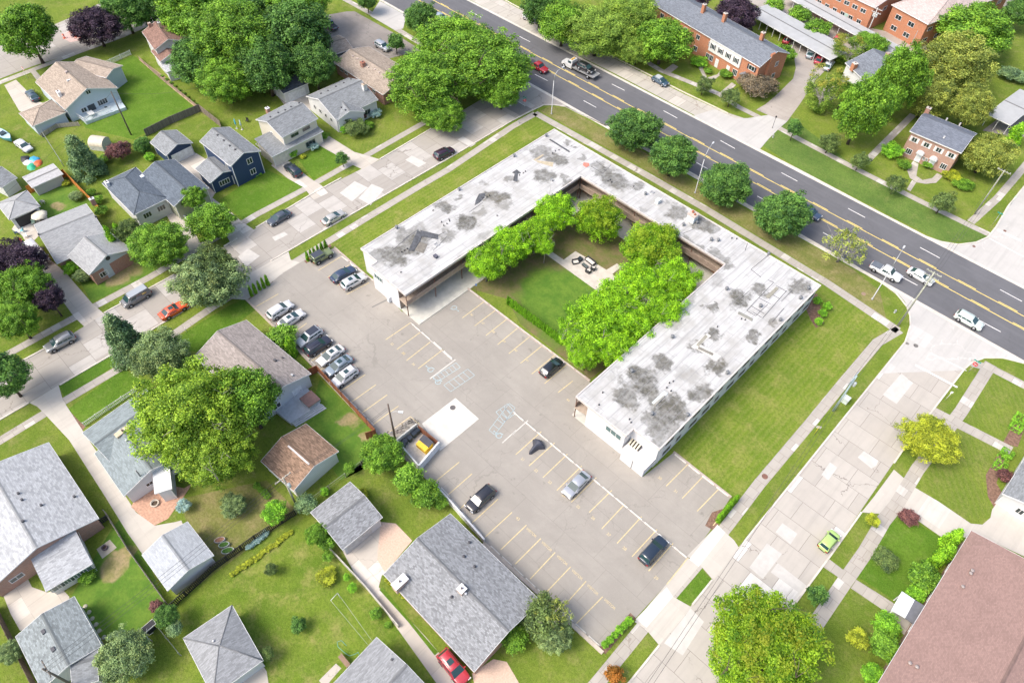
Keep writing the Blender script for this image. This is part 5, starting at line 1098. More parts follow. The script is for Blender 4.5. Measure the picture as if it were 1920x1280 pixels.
def tree(kind,cx,cy,wpx,h,label,cat=None,group=None,mat=None,rz=None,name=None,var=None,flat=None):
    sh,n,ls,nc,cr,sq,core,mt,asp=K[kind]; mt=mat or mt; tc[0]+=1; v=tc[0]%3 if var is None else var
    q=P(cx,cy,h*.6); r_=wpx/2*depth(q)/CF
    rzz=rz if rz is not None else min(r_*asp,h*.5 if kind in NO_TRUNK or sh=='cone' else h*.47)
    zc=h-rzz; q=P(cx,cy,zc); r_=wpx/2*depth(q)/CF*(1.1 if kind not in('box','ball','arb') else 1.0)
    nm=name or ('shrub' if kind in NO_TRUNK and kind!='arb' else {'cone':'spruce_tree','arb':'arborvitae'}.get(kind,'deciduous_tree'))
    cat=cat or ('shrub' if kind in NO_TRUNK and kind!='arb' else 'tree')
    me=CMesh(sh,v,n,ls,nc,cr,sq,core); rot=(tc[0]*2.399)%6.28
    if kind in NO_TRUNK:
        o=mesh_obj(nm,me,mt,None,(q.x,q.y,zc),rot if kind!='box' else 0); o.scale=(r_,r_,rzz); tag(o,label,cat,group); return o
    t=thing(nm,label,cat,(q.x,q.y,0),rot,group)
    c=mesh_obj('crown',me,mt,t,(0,0,zc)); c.scale=(r_,r_,rzz)
    tm=(BARE if kind in('bare','tip') else TW if kind in('lime','locust','big','elm') else TRK)[v%2]
    k=mesh_obj('trunk',tm,bark((.42,.39,.36)) if kind in('bare','tip') else bark((.30,.27,.24)) if kind in('lime','locust') else bark(),t,(0,0,0)); bot=0; 
    k.scale=(r_*.95,r_*.95,max(zc,.5)*1.0 if zc>rzz*.9 else rzz); k.location=(0,0,k.scale[2])
    return t
gS='round maples lining the main road verge'; gC='bright locust trees in the courtyard'; gT='big trees clustered behind the houses upper left'
TR=[('maple',1186,240,106,8.8,'round dark green maple nearest the street corner, first of four on the verge',gS),
('maple',1262,292,88,9.2,'narrowest of the four round maples on the main road verge, second in the row',gS),
('maple',1362,345,103,8.8,'round maple on the verge third from the corner, just right of the bent street lamp',gS),
('maple',1465,402,110,9.0,'rightmost round maple of the verge row, half covering a dark blue car',gS),
('bare',1585,462,92,7.5,'sparse half-dead young tree on the verge above the white pickup',None),
('locust',1040,398,84,8.5,'rounded bright green locust at the inner left corner of the courtyard',gC),
('locusty',1122,412,100,9.0,'bright locust with yellow-topped crown against the back gallery, left of the paved patio',gC),
('locusty',1225,462,124,9.5,'locust with golden yellow top at the right rear of the courtyard beside the patio',gC),
('locust',1262,525,96,8.5,'green locust tucked against the right wing roof behind the largest courtyard trees',gC),
('locust',1195,540,110,9.0,'feathery green locust directly right of the patio seating',gC),
('locust',1190,600,96,8.5,'green locust with pale bare twigs leaning toward the right wing roof edge',gC),
('locust',1115,620,130,9.0,'broad bright green locust overhanging the clipped courtyard hedge',gC),
('locust',1098,660,76,7.5,'lowest locust by the parked black hatchback at the courtyard corner',gC),
('locust',912,492,82,8.0,'leftmost courtyard locust beside the covered walk and parking bays',gC),
('locust',958,462,88,8.6,'courtyard locust with greyish twigs next to the left wing roof',gC),
('locust',1003,440,76,7.8,'small locust between the left wing roof and the courtyard path',gC),
('locust',1240,585,96,8.6,'locust leaning against the right wing roof edge at mid courtyard',gC),('locust',1150,578,112,9.2,'tall locust in the middle of the right-hand courtyard group',gC),('locust',1150,650,92,8,'locust above the clipped hedge end, beside the right wing',gC),('locust',1082,628,80,7.5,'locust whose crown covers the lower half of the courtyard hedge',gC),
('locust',1022,462,42,6,'tuft-like little locust by the end of the courtyard path',gC),
('maple2',50,60,116,14.5,'bright green maple standing by the side street at the far upper left',None),
('purple',178,48,100,10,'dark purple-leaved maple beside the road works, upper left',None),
('maple',232,20,96,11,'green maple behind the purple tree at the top edge',None),
('maple',278,8,86,11,'maple at the top edge between the purple tree and the big cluster',None),
('maple2',352,25,120,14,'light green tree at the top of the big cluster, left part',gT),
('elm',440,75,180,16,'tallest broad tree filling the middle of the big cluster',gT),
('maple',548,65,160,15,'dark maple on the right side of the big cluster beside the grey pickup',gT),
('maple',372,115,110,11,'drooping dark green tree at the left edge of the cluster over the brown roof',gT),
('elm',425,152,112,10,'drooping green tree at the bottom of the big cluster near the garden chairs',gT),
('maple',498,128,120,13,'green tree at the lower middle of the cluster above the charcoal-roofed garage',gT),
('maple',588,120,86,11,'small-leaved tree at the right fringe of the cluster over the tan roof',gT),
('elm',560,10,120,14,'tree at the top edge at the right end of the big cluster',gT),
('maple',472,20,120,13,'tree at the top edge in the middle of the big cluster',gT),
('maple',790,34,66,8.5,'small round maple between the white apron and the main road',None),
('maple',688,0,40,6,'small tree cut by the top edge beside the sidewalk',None),
('elm',800,160,168,13,'broad spreading street tree overhanging the side street corner, left half of the pair',None),
('elm',905,120,190,14.5,'broad spreading street tree reaching over the main road, right half of the pair',None),
('elm',850,85,150,13,'tall green tree behind the broad pair at the street corner',None),
('elm',832,215,90,7.5,'low hanging tree drooping over the side street kerb under the broad pair',None),
('elm',940,165,90,10,'tree at the right tip of the broad pair by the crossing',None),
('younggreen',742,82,36,5,'small dense tree beside the silver suv in the asphalt yard',None),
('maple',1012,14,76,10,'dark maple at the top edge behind the parked white suv',None),
('maple2',1055,45,100,11,'mid green tree behind the kerbside lane left of the willow-like trees',None),
('will',1120,62,150,11,'broad feathery willow-like tree overhanging the parked grey suv',None),
('will',1180,30,130,12,'feathery pale green tree at the top edge left of the townhouses',None),
('will',1195,90,84,8,'low feathery tree with thin foliage over the kerbside lane',None),
('maple2',1243,78,114,11,'rounded light green maple in front of the townhouse row',None),
('purple',1380,28,92,10,'dark purple tree behind the townhouse roof ridge by the carport',None),
('purple',1302,2,60,9,'purple tree at the top edge behind the townhouse roof',None),
('shrub',1468,102,46,4.2,'round bush at the end wall of the townhouse row',None),
('shrub',1453,12,42,4,'round bush on the strip behind the long carport, leftmost',None),
('shrub',1498,30,46,4.2,'round bush on the strip behind the long carport, middle',None),
('shrub',1533,55,50,4.4,'round bush on the strip behind the long carport, nearest the parked red car',None),
('tip',1590,95,70,6,'olive and orange tinted bushy tree at the end of the long carport',None),
('maple2',1630,82,72,6,'bright bush-like tree behind the slate roof with brick chimneys',None),
('tip',1545,172,84,9.5,'vase-shaped tree with bare grey stems and yellow tips by the curved drive',None),
('maple2',1585,170,40,7,'small green tree between the vase-shaped tree and brick chimney',None),
('ovoid',1619,205,104,16.5,'egg-shaped bright green tree in front of the chimneyed house',None),
('ovoid',1688,150,92,18,'egg-shaped bright green tree behind and right of the nearer one',None),
('olive',1790,120,150,13.5,'large olive green tree above the brick duplex',None),
('olive',1740,180,96,10,'olive tree filling the gap left of the brick duplex roof',None),
('olive',1822,200,90,10,'olive tree right behind the brick duplex roof',None),
('maple2',1830,55,150,12,'feathery bright green tree beside the orange brick apartments',None),
('olive',1850,290,106,8.5,'olive tree covering the right end of the brick duplex',None),
('maple',1912,22,60,9,'dark tree cut by the top right corner',None),
('dshrub',1893,138,40,3,'dark low bush beside the wide carport',None),('dshrub',1915,145,40,2.5,'dark hedge at the right edge below the lawn',None),
('younggreen',1490,242,34,5,'small street tree left of three on the lawn across the road, by the curved drive',None),
('young',1556,268,46,5,'small street tree in the middle of the lawn below the egg-shaped tree',None),
('young',1613,302,36,4.6,'small street tree by the path beside the brick duplex',None),
('young',1680,345,40,4.8,'small dark street tree on the verge in front of the circular walk',None),
('young',1768,380,50,5.2,'wider dark street tree on the verge right of the circular walk',None),
('young',1320,160,36,4.6,'small pale street tree in front of the townhouse doors',None),
('young',1370,182,42,4.8,'small pale street tree beside the brown bush by the townhouses',None),
('brownshrub',1420,158,84,4.2,'large brownish grey bush mass in front of the townhouse end',None),
('ball',1310,115,36,1.8,'clipped green bush under the townhouse window, left',None),('shrub',1362,138,28,1.6,'clipped bush by the townhouse door, right',None),('shrub',1328,133,18,1.2,'small yellow-green bush between the townhouse paths',None),
('ball',1672,282,42,3,'round layered bush at the left corner of the brick duplex',None),('shrub',1695,308,28,1.4,'yellow-green low bush beside the circular walk, left',None),('shrub',1740,308,24,1.3,'low bush between the two arched doors',None),
('yshrub',1785,330,36,1.4,'yellow-green border shrub right of the circular walk',None),('shrub',1805,345,40,1.3,'low border shrub under the olive tree by the duplex',None),
('arb',1903,255,36,5,'tall hedge-like evergreen cone beside the wide carport',None),
('cone',150,292,76,9,'loose grey-green spruce in the small back garden upper left',None),
('redshrub',222,284,48,3.6,'dark red-leaved shrub beside the beige dome shed',None),
('maple',266,272,36,3.5,'round dark shrub-like tree at the left wall of the navy garage',None),
('ball',281,294,22,1.6,'small bright bush below the dark round shrub near the navy garage',None),
('shrub',195,298,24,1.5,'small green bush under the red-leaved shrub',None),
('maple2',362,370,48,6,'yellowish green small tree beside the white front steps',None),
('maple2',398,416,92,7,'medium green tree on the verge in front of the navy house lawn',None),
('elm',300,460,112,8,'round light green tree in front of the slate-blue hip roof house',None),
('oak',243,432,52,6.5,'dark tree squeezed between the arborvitaes and the light round tree',None),
('arb',213,455,22,6,'narrow arborvitae by the right end of the brick ranch, nearer the wall',None),('arb',229,448,20,5.5,'narrow arborvitae by the dark tree, further from the brick ranch',None),
('oak',397,502,104,8.5,'upper part of the dark grey-green tree pair over the side street',None),('gray',392,528,128,8.5,'large dark grey-green tree overhanging the side street above the orange coupe',None),
('purple',32,500,112,9,'dark purple tree at the left edge above the white van driveway',None),('purple',92,560,60,7,'purple-leaved lower limb tree beside the long driveway',None),
('elm',42,540,110,9.5,'yellowish green tree in front of the purple tree at the left edge',None),('elm',30,600,86,8,'light green tree at the left edge above the sidewalk',None),
('maple',2,702,104,9.5,'dark green tree at the left edge on the street verge',None),
('cone',228,632,92,10,'feathery blue-green conical tree on the verge beside the side street',None),('gray',300,665,110,8,'thin grey-green tree behind the big lime-coloured tree',None),
('lime',360,780,224,15,'very large lime green tree overhanging the teal-roofed house',None),
('lime',400,850,160,12,'lower right limb mass of the very large lime tree over the patio',None),
('maple2',462,745,130,13,'mid green tree directly right of the very large lime tree',None),
('shrub',528,632,62,4,'dense bright shrub between mauve roof and parking bays, upper',None),('arb',545,650,26,4,'bright upright shrub by the parking kerb end near the mauve roof',None),
('maple2',716,850,84,6,'dense bright small tree beside the walled dumpster enclosure',None),('shrub',765,900,64,4.5,'bushy green shrub below the dumpster enclosure',None),('shrub',798,928,58,3.6,'green shrub along the white parking wall',None),('shrub',825,942,30,2.2,'last small shrub beside the white parking wall',None),('shrub',655,878,24,2.2,'small shrub by the rust-brown garage corner',None),
('ball',515,958,50,4,'rounded light green bush by the black lattice fence',None),('dshrub',575,945,44,3,'dark bush beneath the garage wall near the utility pole',None),('ball',608,921,20,1.5,'small bush below the rust-brown garage',None),('yshrub',678,927,26,1.2,'yellow-green shrub beside the small speckled-roof garage',None),
('gray',438,948,52,3,'dull grey-green low bush alone on the dry lawn',None),('blue',343,948,30,2,'small blue spruce shrub at the patio edge',None),
('maple2',593,1000,46,4.5,'upright leafy shrub at the left wall of the speckled-roof garage',None),('shrub',612,1012,40,3,'green shrub below the speckled-roof garage wall',None),('shrub',615,1042,24,1.8,'small green shrub at the drive edge near the garage',None),
('yshrub',612,1082,40,1.4,'yellow flowering shrub with orange blooms on the lawn',None),('young',508,1068,28,2.4,'tiny sapling on the wide green lawn',None),('ball',650,1082,16,1.6,'tiny conical bush along the drive edge, upper',None),('ball',661,1102,20,1.8,'bronze-tinted conical bush along the drive edge, lower',None),
('shrub',705,1150,24,1.5,'small round bush beside the wall along the driveway',None),('shrub',727,1171,15,.8,'tiny pale plant on the lawn by the driveway wall',None),('younggreen',560,1172,34,2.4,'thin young tree in a mulch circle on the lawn',None),
('gray',235,1230,106,5.5,'dense round grey-green tree between the garages at the bottom left',None),('gray',18,1222,48,3.6,'round grey-green shrub by the brown board fence',None),
('maple',312,1155,46,4,'dark ivy-like shrub where the black lattice fence meets the yards',None),('dshrub',328,1178,34,3,'dark green shrub below the lattice fence corner',None),('redshrub',293,1137,28,1.8,'small purple-red shrub at the garden fence corner',None),('shrub',163,1078,36,1.4,'green shrub beside the glazed sunroom',None),
('young',500,1225,30,3,'pale shrub at the corner of the plain hip roof garage',None),
('young',1015,1155,96,6,'mixed shrub-like tree with green top at the corner of the speckled roof',None),('gray',1042,1192,68,4.5,'grey-green lower bush at the parking wall corner',None),('bare',1040,1150,70,6,'leafless grey bush between the two green bushes at the parking wall',None),
('shrub',965,1195,60,3,'dark green bush at the front corner of the speckled-roof house',None),
('big',1430,1222,232,12.5,'huge bright yellow-green maple at the bottom edge over the right street',None),('maple',1500,1190,70,7,'darker green tree behind the huge bright maple',None),
('yel',1745,824,120,5.5,'ornamental golden-green tree over the sidewalk on the right street',None),
('yshrub',1636,976,28,2.6,'little yellow-green sapling in the verge by the lime car',None),('younggreen',1532,1116,42,3.6,'young bright green tree in the narrow verge above the huge maple',None),
('redshrub',1703,969,40,1.6,'round purple shrub at the corner of the driveway',None),('young',1662,1048,54,2.2,'pale fountain-like grass shrub on the right lawn',None),
('shrub',1732,1082,60,3.4,'large bushy shrub against the brown-roofed building, middle',None),('ball',1720,1112,40,2,'low clipped shrub beside the entrance canopy',None),
('yshrub',1610,1196,42,2.8,'yellow-leaved small tree on the lower right lawn',None),('ball',1662,1172,52,2.6,'clipped rounded shrub below the entrance canopy',None),('shrub',1658,1213,62,3.4,'broad green shrub along the brown roof, below the canopy',None),('ball',1636,1262,46,2.6,'rounded evergreen shrub at the bottom edge by the brown roof',None),
('oshrub',1152,1265,38,2.6,'small tree with orange autumn leaves on the verge at the bottom edge',None),('younggreen',641,298,28,3.6,'small slender tree on the verge beside the pale drive',None),
('dshrub',1460,590,2,1,'',None),
('ball',548,287,22,1.8,'clipped dark shrub beside the cream split-level garage door',None),('redshrub',592,258,18,1.6,'dark red shrub by the porch of the cream split-level house',None),('shrub',607,255,24,1.6,'green shrub with yellow flowers near the concrete drive',None),('blue',588,275,22,1.2,'low white-flowering shrub by the cream split-level house',None),('yshrub',568,293,14,.7,'tiny orange-yellow flower clump on the lawn edge',None),
('ball',645,243,18,1.6,'clipped ball shrub at the front of the white house',None),('young',668,240,50,3.2,'loose olive shrub in front of the white house',None),('redshrub',680,219,16,1.6,'rust-red shrub under the front gable of the white house',None),('blue',703,213,26,1.6,'white-flowering bush at the right corner of the white house',None),('shrub',690,235,24,1.4,'low flower bed shrub beside the white house lawn',None),
('ball',134,502,32,2.4,'dark clipped shrub at the corner of the brick ranch',None),('gray',156,515,36,2.2,'grey-green shrub on the front lawn of the brick ranch',None),('shrub',192,485,34,2,'bright shrub under the brick ranch window',None),('blue',205,475,18,1.2,'white-flowering clump at the end of the brick ranch',None),
('shrub',182,375,24,1.6,'bright green shrub along the orange fence, upper',None),('shrub',170,362,20,1.6,'bright green shrub along the orange fence, lower',None),('shrub',190,395,26,1.6,'dark green shrub beside the hip roof house chimney side',None),('gray',141,367,28,1.6,'dull bush inside the orange-fenced yard',None),('yshrub',124,343,16,1.0,'yellow flowering clump in the corner of the orange fence',None),
('redshrub',1884,892,30,1.8,'reddish-brown round shrub at the right edge by white house',None),
('shrub',1440+12,245,10,1,'',None),('oshrub',948,233-4,8,.8,'',None)]
for t_ in TR:
    k,cx,cy,wp,hh,lab,grp=t_
    if not lab: continue
    tree(k,cx,cy,wp,hh,lab,None,grp)
# leaning evergreens along the brown roof
for x,y,w_,hh,lab in [(1785,1010,34,4.2,'topmost dense arborvitae beside the brown-roofed building'),(1772,1038,34,4,'second arborvitae beside the brown-roofed building'),(1757,1050,30,3.4,'third arborvitae beside the brown-roofed building')]: tree('arb',x,y,w_,hh,lab)
# four clipped balls near the right end of the apartment block
for x,y,lab in [(1532,563,'clipped ball shrub nearest the apartment block wall'),(1551,574,'clipped ball shrub furthest right of the group of four'),(1543,587,'third clipped ball shrub from the wall in the group of four'),(1535,602,'lowest clipped ball shrub of the group of four')]: tree('ball',x,y,18,1.5,lab,None,'clipped ball shrubs at the apartment block end')
for x,y,lab in [(1905,800,'square clipped hedge block furthest up by the right edge'),(1912,786,'square hedge block touching the right edge'),(1886,852,'clipped hedge block below the walkway, upper'),(1874,874,'clipped hedge block below the walkway, lower')]: tree('box',x,y,22,1.0,lab,'hedge','clipped hedge blocks by the white house',name='hedge',rz=.55)
def hedge_row(kind,a,b,n,wpx,h,label,group,jit=.6):
    for i in range(n):
        t=(i+.5)/n; x=a[0]+(b[0]-a[0])*t; y=a[1]+(b[1]-a[1])*t
        tree(kind,x+rnd.uniform(-jit,jit),y+rnd.uniform(-jit,jit),wpx*rnd.uniform(.9,1.15),h*rnd.uniform(.88,1.1),label,None,group,mat=L_hedge if kind=='arb' else None)
hedge_row('arb',(573,484),(613,458),6,9,2.2,'small pointed arborvitae in the row beside the olive off-roader','arborvitae row by the olive off-roader')
hedge_row('arb',(466,549),(504,524),5,9,2.2,'small pointed arborvitae in the short row at the lot entrance','arborvitae row at the lot entrance')
hedge_row('arb',(951,562),(1056,640),34,6.6,2.0,'upright arborvitae in the long clipped hedge between courtyard and parking bays','courtyard arborvitae hedge')
hedge_row('ball',(1130,1212),(1184,1158),6,16,1.3,'round yellow-green shrub in the row at the end of the parking lot','rounded shrubs at the parking lot end')
hedge_row('arb',(1345,975),(1382,932),7,13,1.7,'dense green shrub in the short row beside the street sidewalk at the lot','shrub row at the east lot corner')
hedge_row('ball',(460,336),(492,325),7,6,.5,'tiny clipped ball in the row beside the navy house walk','tiny balls along the navy house walk')
hedge_row('yshrub',(432,1078),(548,996),16,12,.45,'low yellow-green flowering clump along the black lattice fence','yellow flowering clumps along the lattice fence',2)
hedge_row('blue',(462,1028),(502,998),6,13,.7,'low white-flowering clump behind the black lattice fence','white-flowering clumps behind the lattice fence',1)
hedge_row('shrub',(480,905),(505,935),4,14,.8,'low green clump in the bed by the rust-brown garage','low clumps in the bed by the rust-brown garage',2)
hedge_row('yshrub',(1128,1215),(1186,1158),1,2,.2,'tiny yellow weed at the lot end','weeds',0) if False else None
hedge_row('shrub',(300,140),(372,198),9,8,.45,'small flowering plant in the bed beside the long mown lawn','flowering plants beside the long mown lawn',1)
hedge_row('yshrub',(722,1083),(760,1122),6,9,.4,'yellowish low plant along the wall of the mottled roof house','low plants along the mottled roof house',1)
# ---------------------------------------------------------------- CARS
blk=plain((.012,.012,.013),.75); rimm=plain((.42,.43,.45),.35,.8,.05); lampw=plain((.75,.77,.78),.15); lampr=plain((.30,.015,.015),.25); chrome=plain((.35,.36,.37),.3,.9); trim=plain((.02,.02,.022),.5); carglass=glass((.025,.06,.065),.05)
CT={ # L,W,H, hood z, belt z, (rear base, rear top, front top, front base) , tail z, clearance, wheelbase frac, wheel r
 'sedan':(4.85,1.86,1.46,.86,.93,(-2.0,-1.1,.15,1.3),.98,.22,.58,.34),'suv':(4.75,1.92,1.72,1.0,1.06,(-2.28,-1.85,.3,1.25),1.1,.28,.58,.38),'hatch':(4.4,1.82,1.55,.92,.97,(-2.08,-1.45,.25,1.35),1.0,.24,.6,.34),
 'coupe':(5.0,1.95,1.42,.92,.98,(-1.9,-.95,.05,.85),1.0,.22,.58,.37),'van':(5.1,1.98,1.95,1.05,1.15,(-2.48,-2.3,1.15,1.9),1.12,.26,.6,.36),'jeep':(4.2,1.88,1.85,1.12,1.15,(-1.95,-1.9,.35,.6),1.12,.42,.6,.42),
 'pickup':(5.8,2.0,1.88,1.08,1.15,(-.85,-.6,.7,1.35),1.12,.4,.62,.41),'bigvan':(6.0,2.05,2.5,1.2,1.3,(-2.95,-2.85,1.7,2.4),1.3,.3,.62,.38),'small':(3.6,1.65,1.5,.9,.98,(-1.68,-1.35,.3,1.05),.98,.22,.62,.31)}
MCAR={}
def lerp(a,b,t): return a+(b-a)*t
def car_meshes(ty):
    if ty in MCAR: return MCAR[ty]
    L,W,H,zh,zb,(rb,rt,ft,fb),zt,cl,wbf,wr=CT[ty]; hl=L/2; hw=W/2; D={}
    boxy=ty in('jeep','bigvan')
    def topz(x):
        if x>fb: t=(x-fb)/(hl-fb); return lerp(zb,zh,t)-(.10 if not boxy else .03)*t**3
        if x<rb: t=(rb-x)/max(.05,hl+rb); return lerp(zb,zt,t)-.05*t**3
        return zb
    def wid(x): t=abs(x)/hl; return hw*(1-(.10 if not boxy else .03)*t**5-(.05 if not boxy else 0)*max(0,t-.85)/.15)
    xs=[-hl,-hl+.04,-hl+.16,-hl+.4]+[lerp(-hl+.6,hl-.7,i/11) for i in range(12)]+[hl-.42,hl-.18,hl-.05,hl]
    vs=[];nn=0
    for i,x in enumerate(xs):
        e=0; 
        if i in(0,len(xs)-1): e=.16
        elif i in(1,len(xs)-2): e=.07
        w_=wid(x)-e*.6; z=topz(x)-e*.9; c0=cl+ (.12 if i in(0,len(xs)-1) else 0)
        half=[(w_*.88,c0),(w_*.985,c0+.14),(w_,(c0+z)*.5),(w_*.985,z-.16),(w_*.93,z-.03),(w_*.80,z+.012),(w_*.4,z+.03)]
        ring=half+[(0,z+.034)]+[(-a,b) for a,b in half[::-1]]
        nn=len(ring); vs+=[(x,a,b) for a,b in ring]
    mb=MB(); fs=[(i*nn+k,i*nn+k+1,(i+1)*nn+k+1,(i+1)*nn+k) for i in range(len(xs)-1) for k in range(nn-1)]
    fs+=[(i*nn+nn-1,i*nn,(i+1)*nn,(i+1)*nn+nn-1) for i in range(len(xs)-1)]
    fs=[f[::-1] for f in fs]; fs+=[tuple(range(nn)),tuple(range(len(xs)*nn-1,(len(xs)-1)*nn-1,-1))]
    mb.add(vs,fs,True)
    # cabin: frustum with rounded roof edges
    by=hw*.93; ty_=hw*(.78 if not boxy else .88)
    def bl(x,z): # half width of the cabin at height z
        return lerp(by,ty_,(z-zb)/(H-zb))
    cs=[]; 
    prof=[(rb,zb-.02),(rt,H-.07),(rt+.12,H-.015),(lerp(rt,ft,.5),H),(ft-.12,H-.02),(ft,H-.07),(fb,zb-.02)]
    m=len(prof)
    cv=[(x,s_*(bl(x,z)-(.0 if z<H-.1 else .07)),z) for x,z in prof for s_ in (1,-1)]
    cf=[(2*i,2*i+1,2*i+3,2*i+2) for i in range(m-1)]
    # shoulder edge between side and roof
    sv=[]; base=len(cv)
    cv2=[(x,s_*bl(x,H-.12),H-.12+(0)) for x in (lerp(rb,rt,.88),lerp(fb,ft,.88)) for s_ in (1,-1)]
    cv+=cv2
    for s_ in (0,1):
        f=[base+s_,2+s_,4+s_,6+s_,8+s_,10+s_,base+2+s_]; g=[0+s_,base+s_,base+2+s_,12+s_]
        cf+= [tuple(f) if s_==0 else tuple(f[::-1])]+[tuple(g[::-1]) if s_==1 else tuple(g)]
    k=len(mb.v); mb.add(cv,cf,True)
    for s_ in (1,-1):    # wheel arches
        for fx in (-1,1): pass
    D['body']=mb.mesh('body')
    def quadp(p,q,r_,s_,u0,u1,v0,v1,off):
        p,q,r_,s_=map(Vector,(p,q,r_,s_)); n=(q-p).cross(s_-p).normalized()*off
        def B(u,v): return (p*(1-u)+q*u)*(1-v)+(s_*(1-u)+r_*u)*v+n
        a=[B(u0,v0),B(u1,v0),B(u1,v1),B(u0,v1)]; return a+[x-n.normalized()*.02 for x in a]
    def pane(*a):
        m_=MB(); v=quadp(*a); m_.add(v,[(0,1,2,3),(7,6,5,4),(0,4,5,1),(1,5,6,2),(2,6,7,3),(3,7,4,0)]); return m_
    z1=zb+.0; z2=H-.09
    D['windscreen']=pane((fb,-by,z1),(fb,by,z1),(ft,ty_,z2),(ft,-ty_,z2),.05,.95,.04,.93,.012).mesh('w')
    D['rear_window']=pane((rb,by,z1),(rb,-by,z1),(rt,-ty_,z2),(rt,ty_,z2),.08,.92,.08 if ty not in('van','suv','bigvan','jeep','hatch') else .25,.9,.012).mesh('w')
    splits={'sedan':[.16,.46,.84],'coupe':[.25,.8],'pickup':[.1,.5,.86],'jeep':[.05,.5,.95],'van':[.62,.88],'bigvan':[.82,.95]}.get(ty,[.06,.30,.56,.88])
    for sgn,nm in ((1,'L'),(-1,'R')):
        m_=MB()
        for a,b_ in zip(splits,splits[1:]):
            a_,c_=a+.012,b_-.012
            if sgn>0: v=quadp((fb,by,z1),(rb,by,z1),(rt,ty_,H-.1),(ft,ty_,H-.1),1-c_,1-a_,.08,.86,.014)
            else: v=quadp((rb,-by,z1),(fb,-by,z1),(ft,-ty_,H-.1),(rt,-ty_,H-.1),a_,c_,.08,.86,.014)
            m_.add(v,[(0,1,2,3),(7,6,5,4),(0,4,5,1),(1,5,6,2),(2,6,7,3),(3,7,4,0)])
        D['side'+nm]=m_.mesh('w')
    Rx=Matrix.Rotation(R(90),4,'X')
    D['tyre']=MB().lathe([(wr*.6,-.12),(wr*.95,-.12),(wr,-.07),(wr,.07),(wr*.95,.12),(wr*.6,.12)],20,(0,0,0),Rx).mesh('t')
    m_=MB().lathe([(wr*.62,-.135),(wr*.62,.135)],16,(0,0,0),Rx)
    D['rim']=m_.mesh('r')
    D['hl']=MB().box(-.10,.03,-.22,.22,-.07,.07).mesh('h'); D['tl']=MB().box(-.03,.06,-.17,.17,-.10,.10).mesh('h')
    D['mirror']=MB().box(-.08,.08,-.02,.2,-.07,.07).mesh('m'); D['bumper']=MB().box(-.03,.04,-hw*.62,hw*.62,0,.13).mesh('b')
    D['sunroof']=MB().box(-.36,.36,-.38,.38,-.03,.012).mesh('s')
    D['arch']=MB().lathe([(wr*1.17,-.01),(wr*1.17,.01)],18,(0,0,0),Rx).mesh('a')
    rr=MB()
    for s_ in (1,-1): rr.box(rt+.1,ft-.1,s_*(ty_-.12)-.02,s_*(ty_-.12)+.02,H+.03,H+.06).box(rt+.15,rt+.2,s_*(ty_-.12)-.015,s_*(ty_-.12)+.015,H-.04,H+.03).box(ft-.2,ft-.15,s_*(ty_-.12)-.015,s_*(ty_-.12)+.015,H-.04,H+.03)
    D['rails']=rr.mesh('rr')
    MCAR[ty]=D; return D
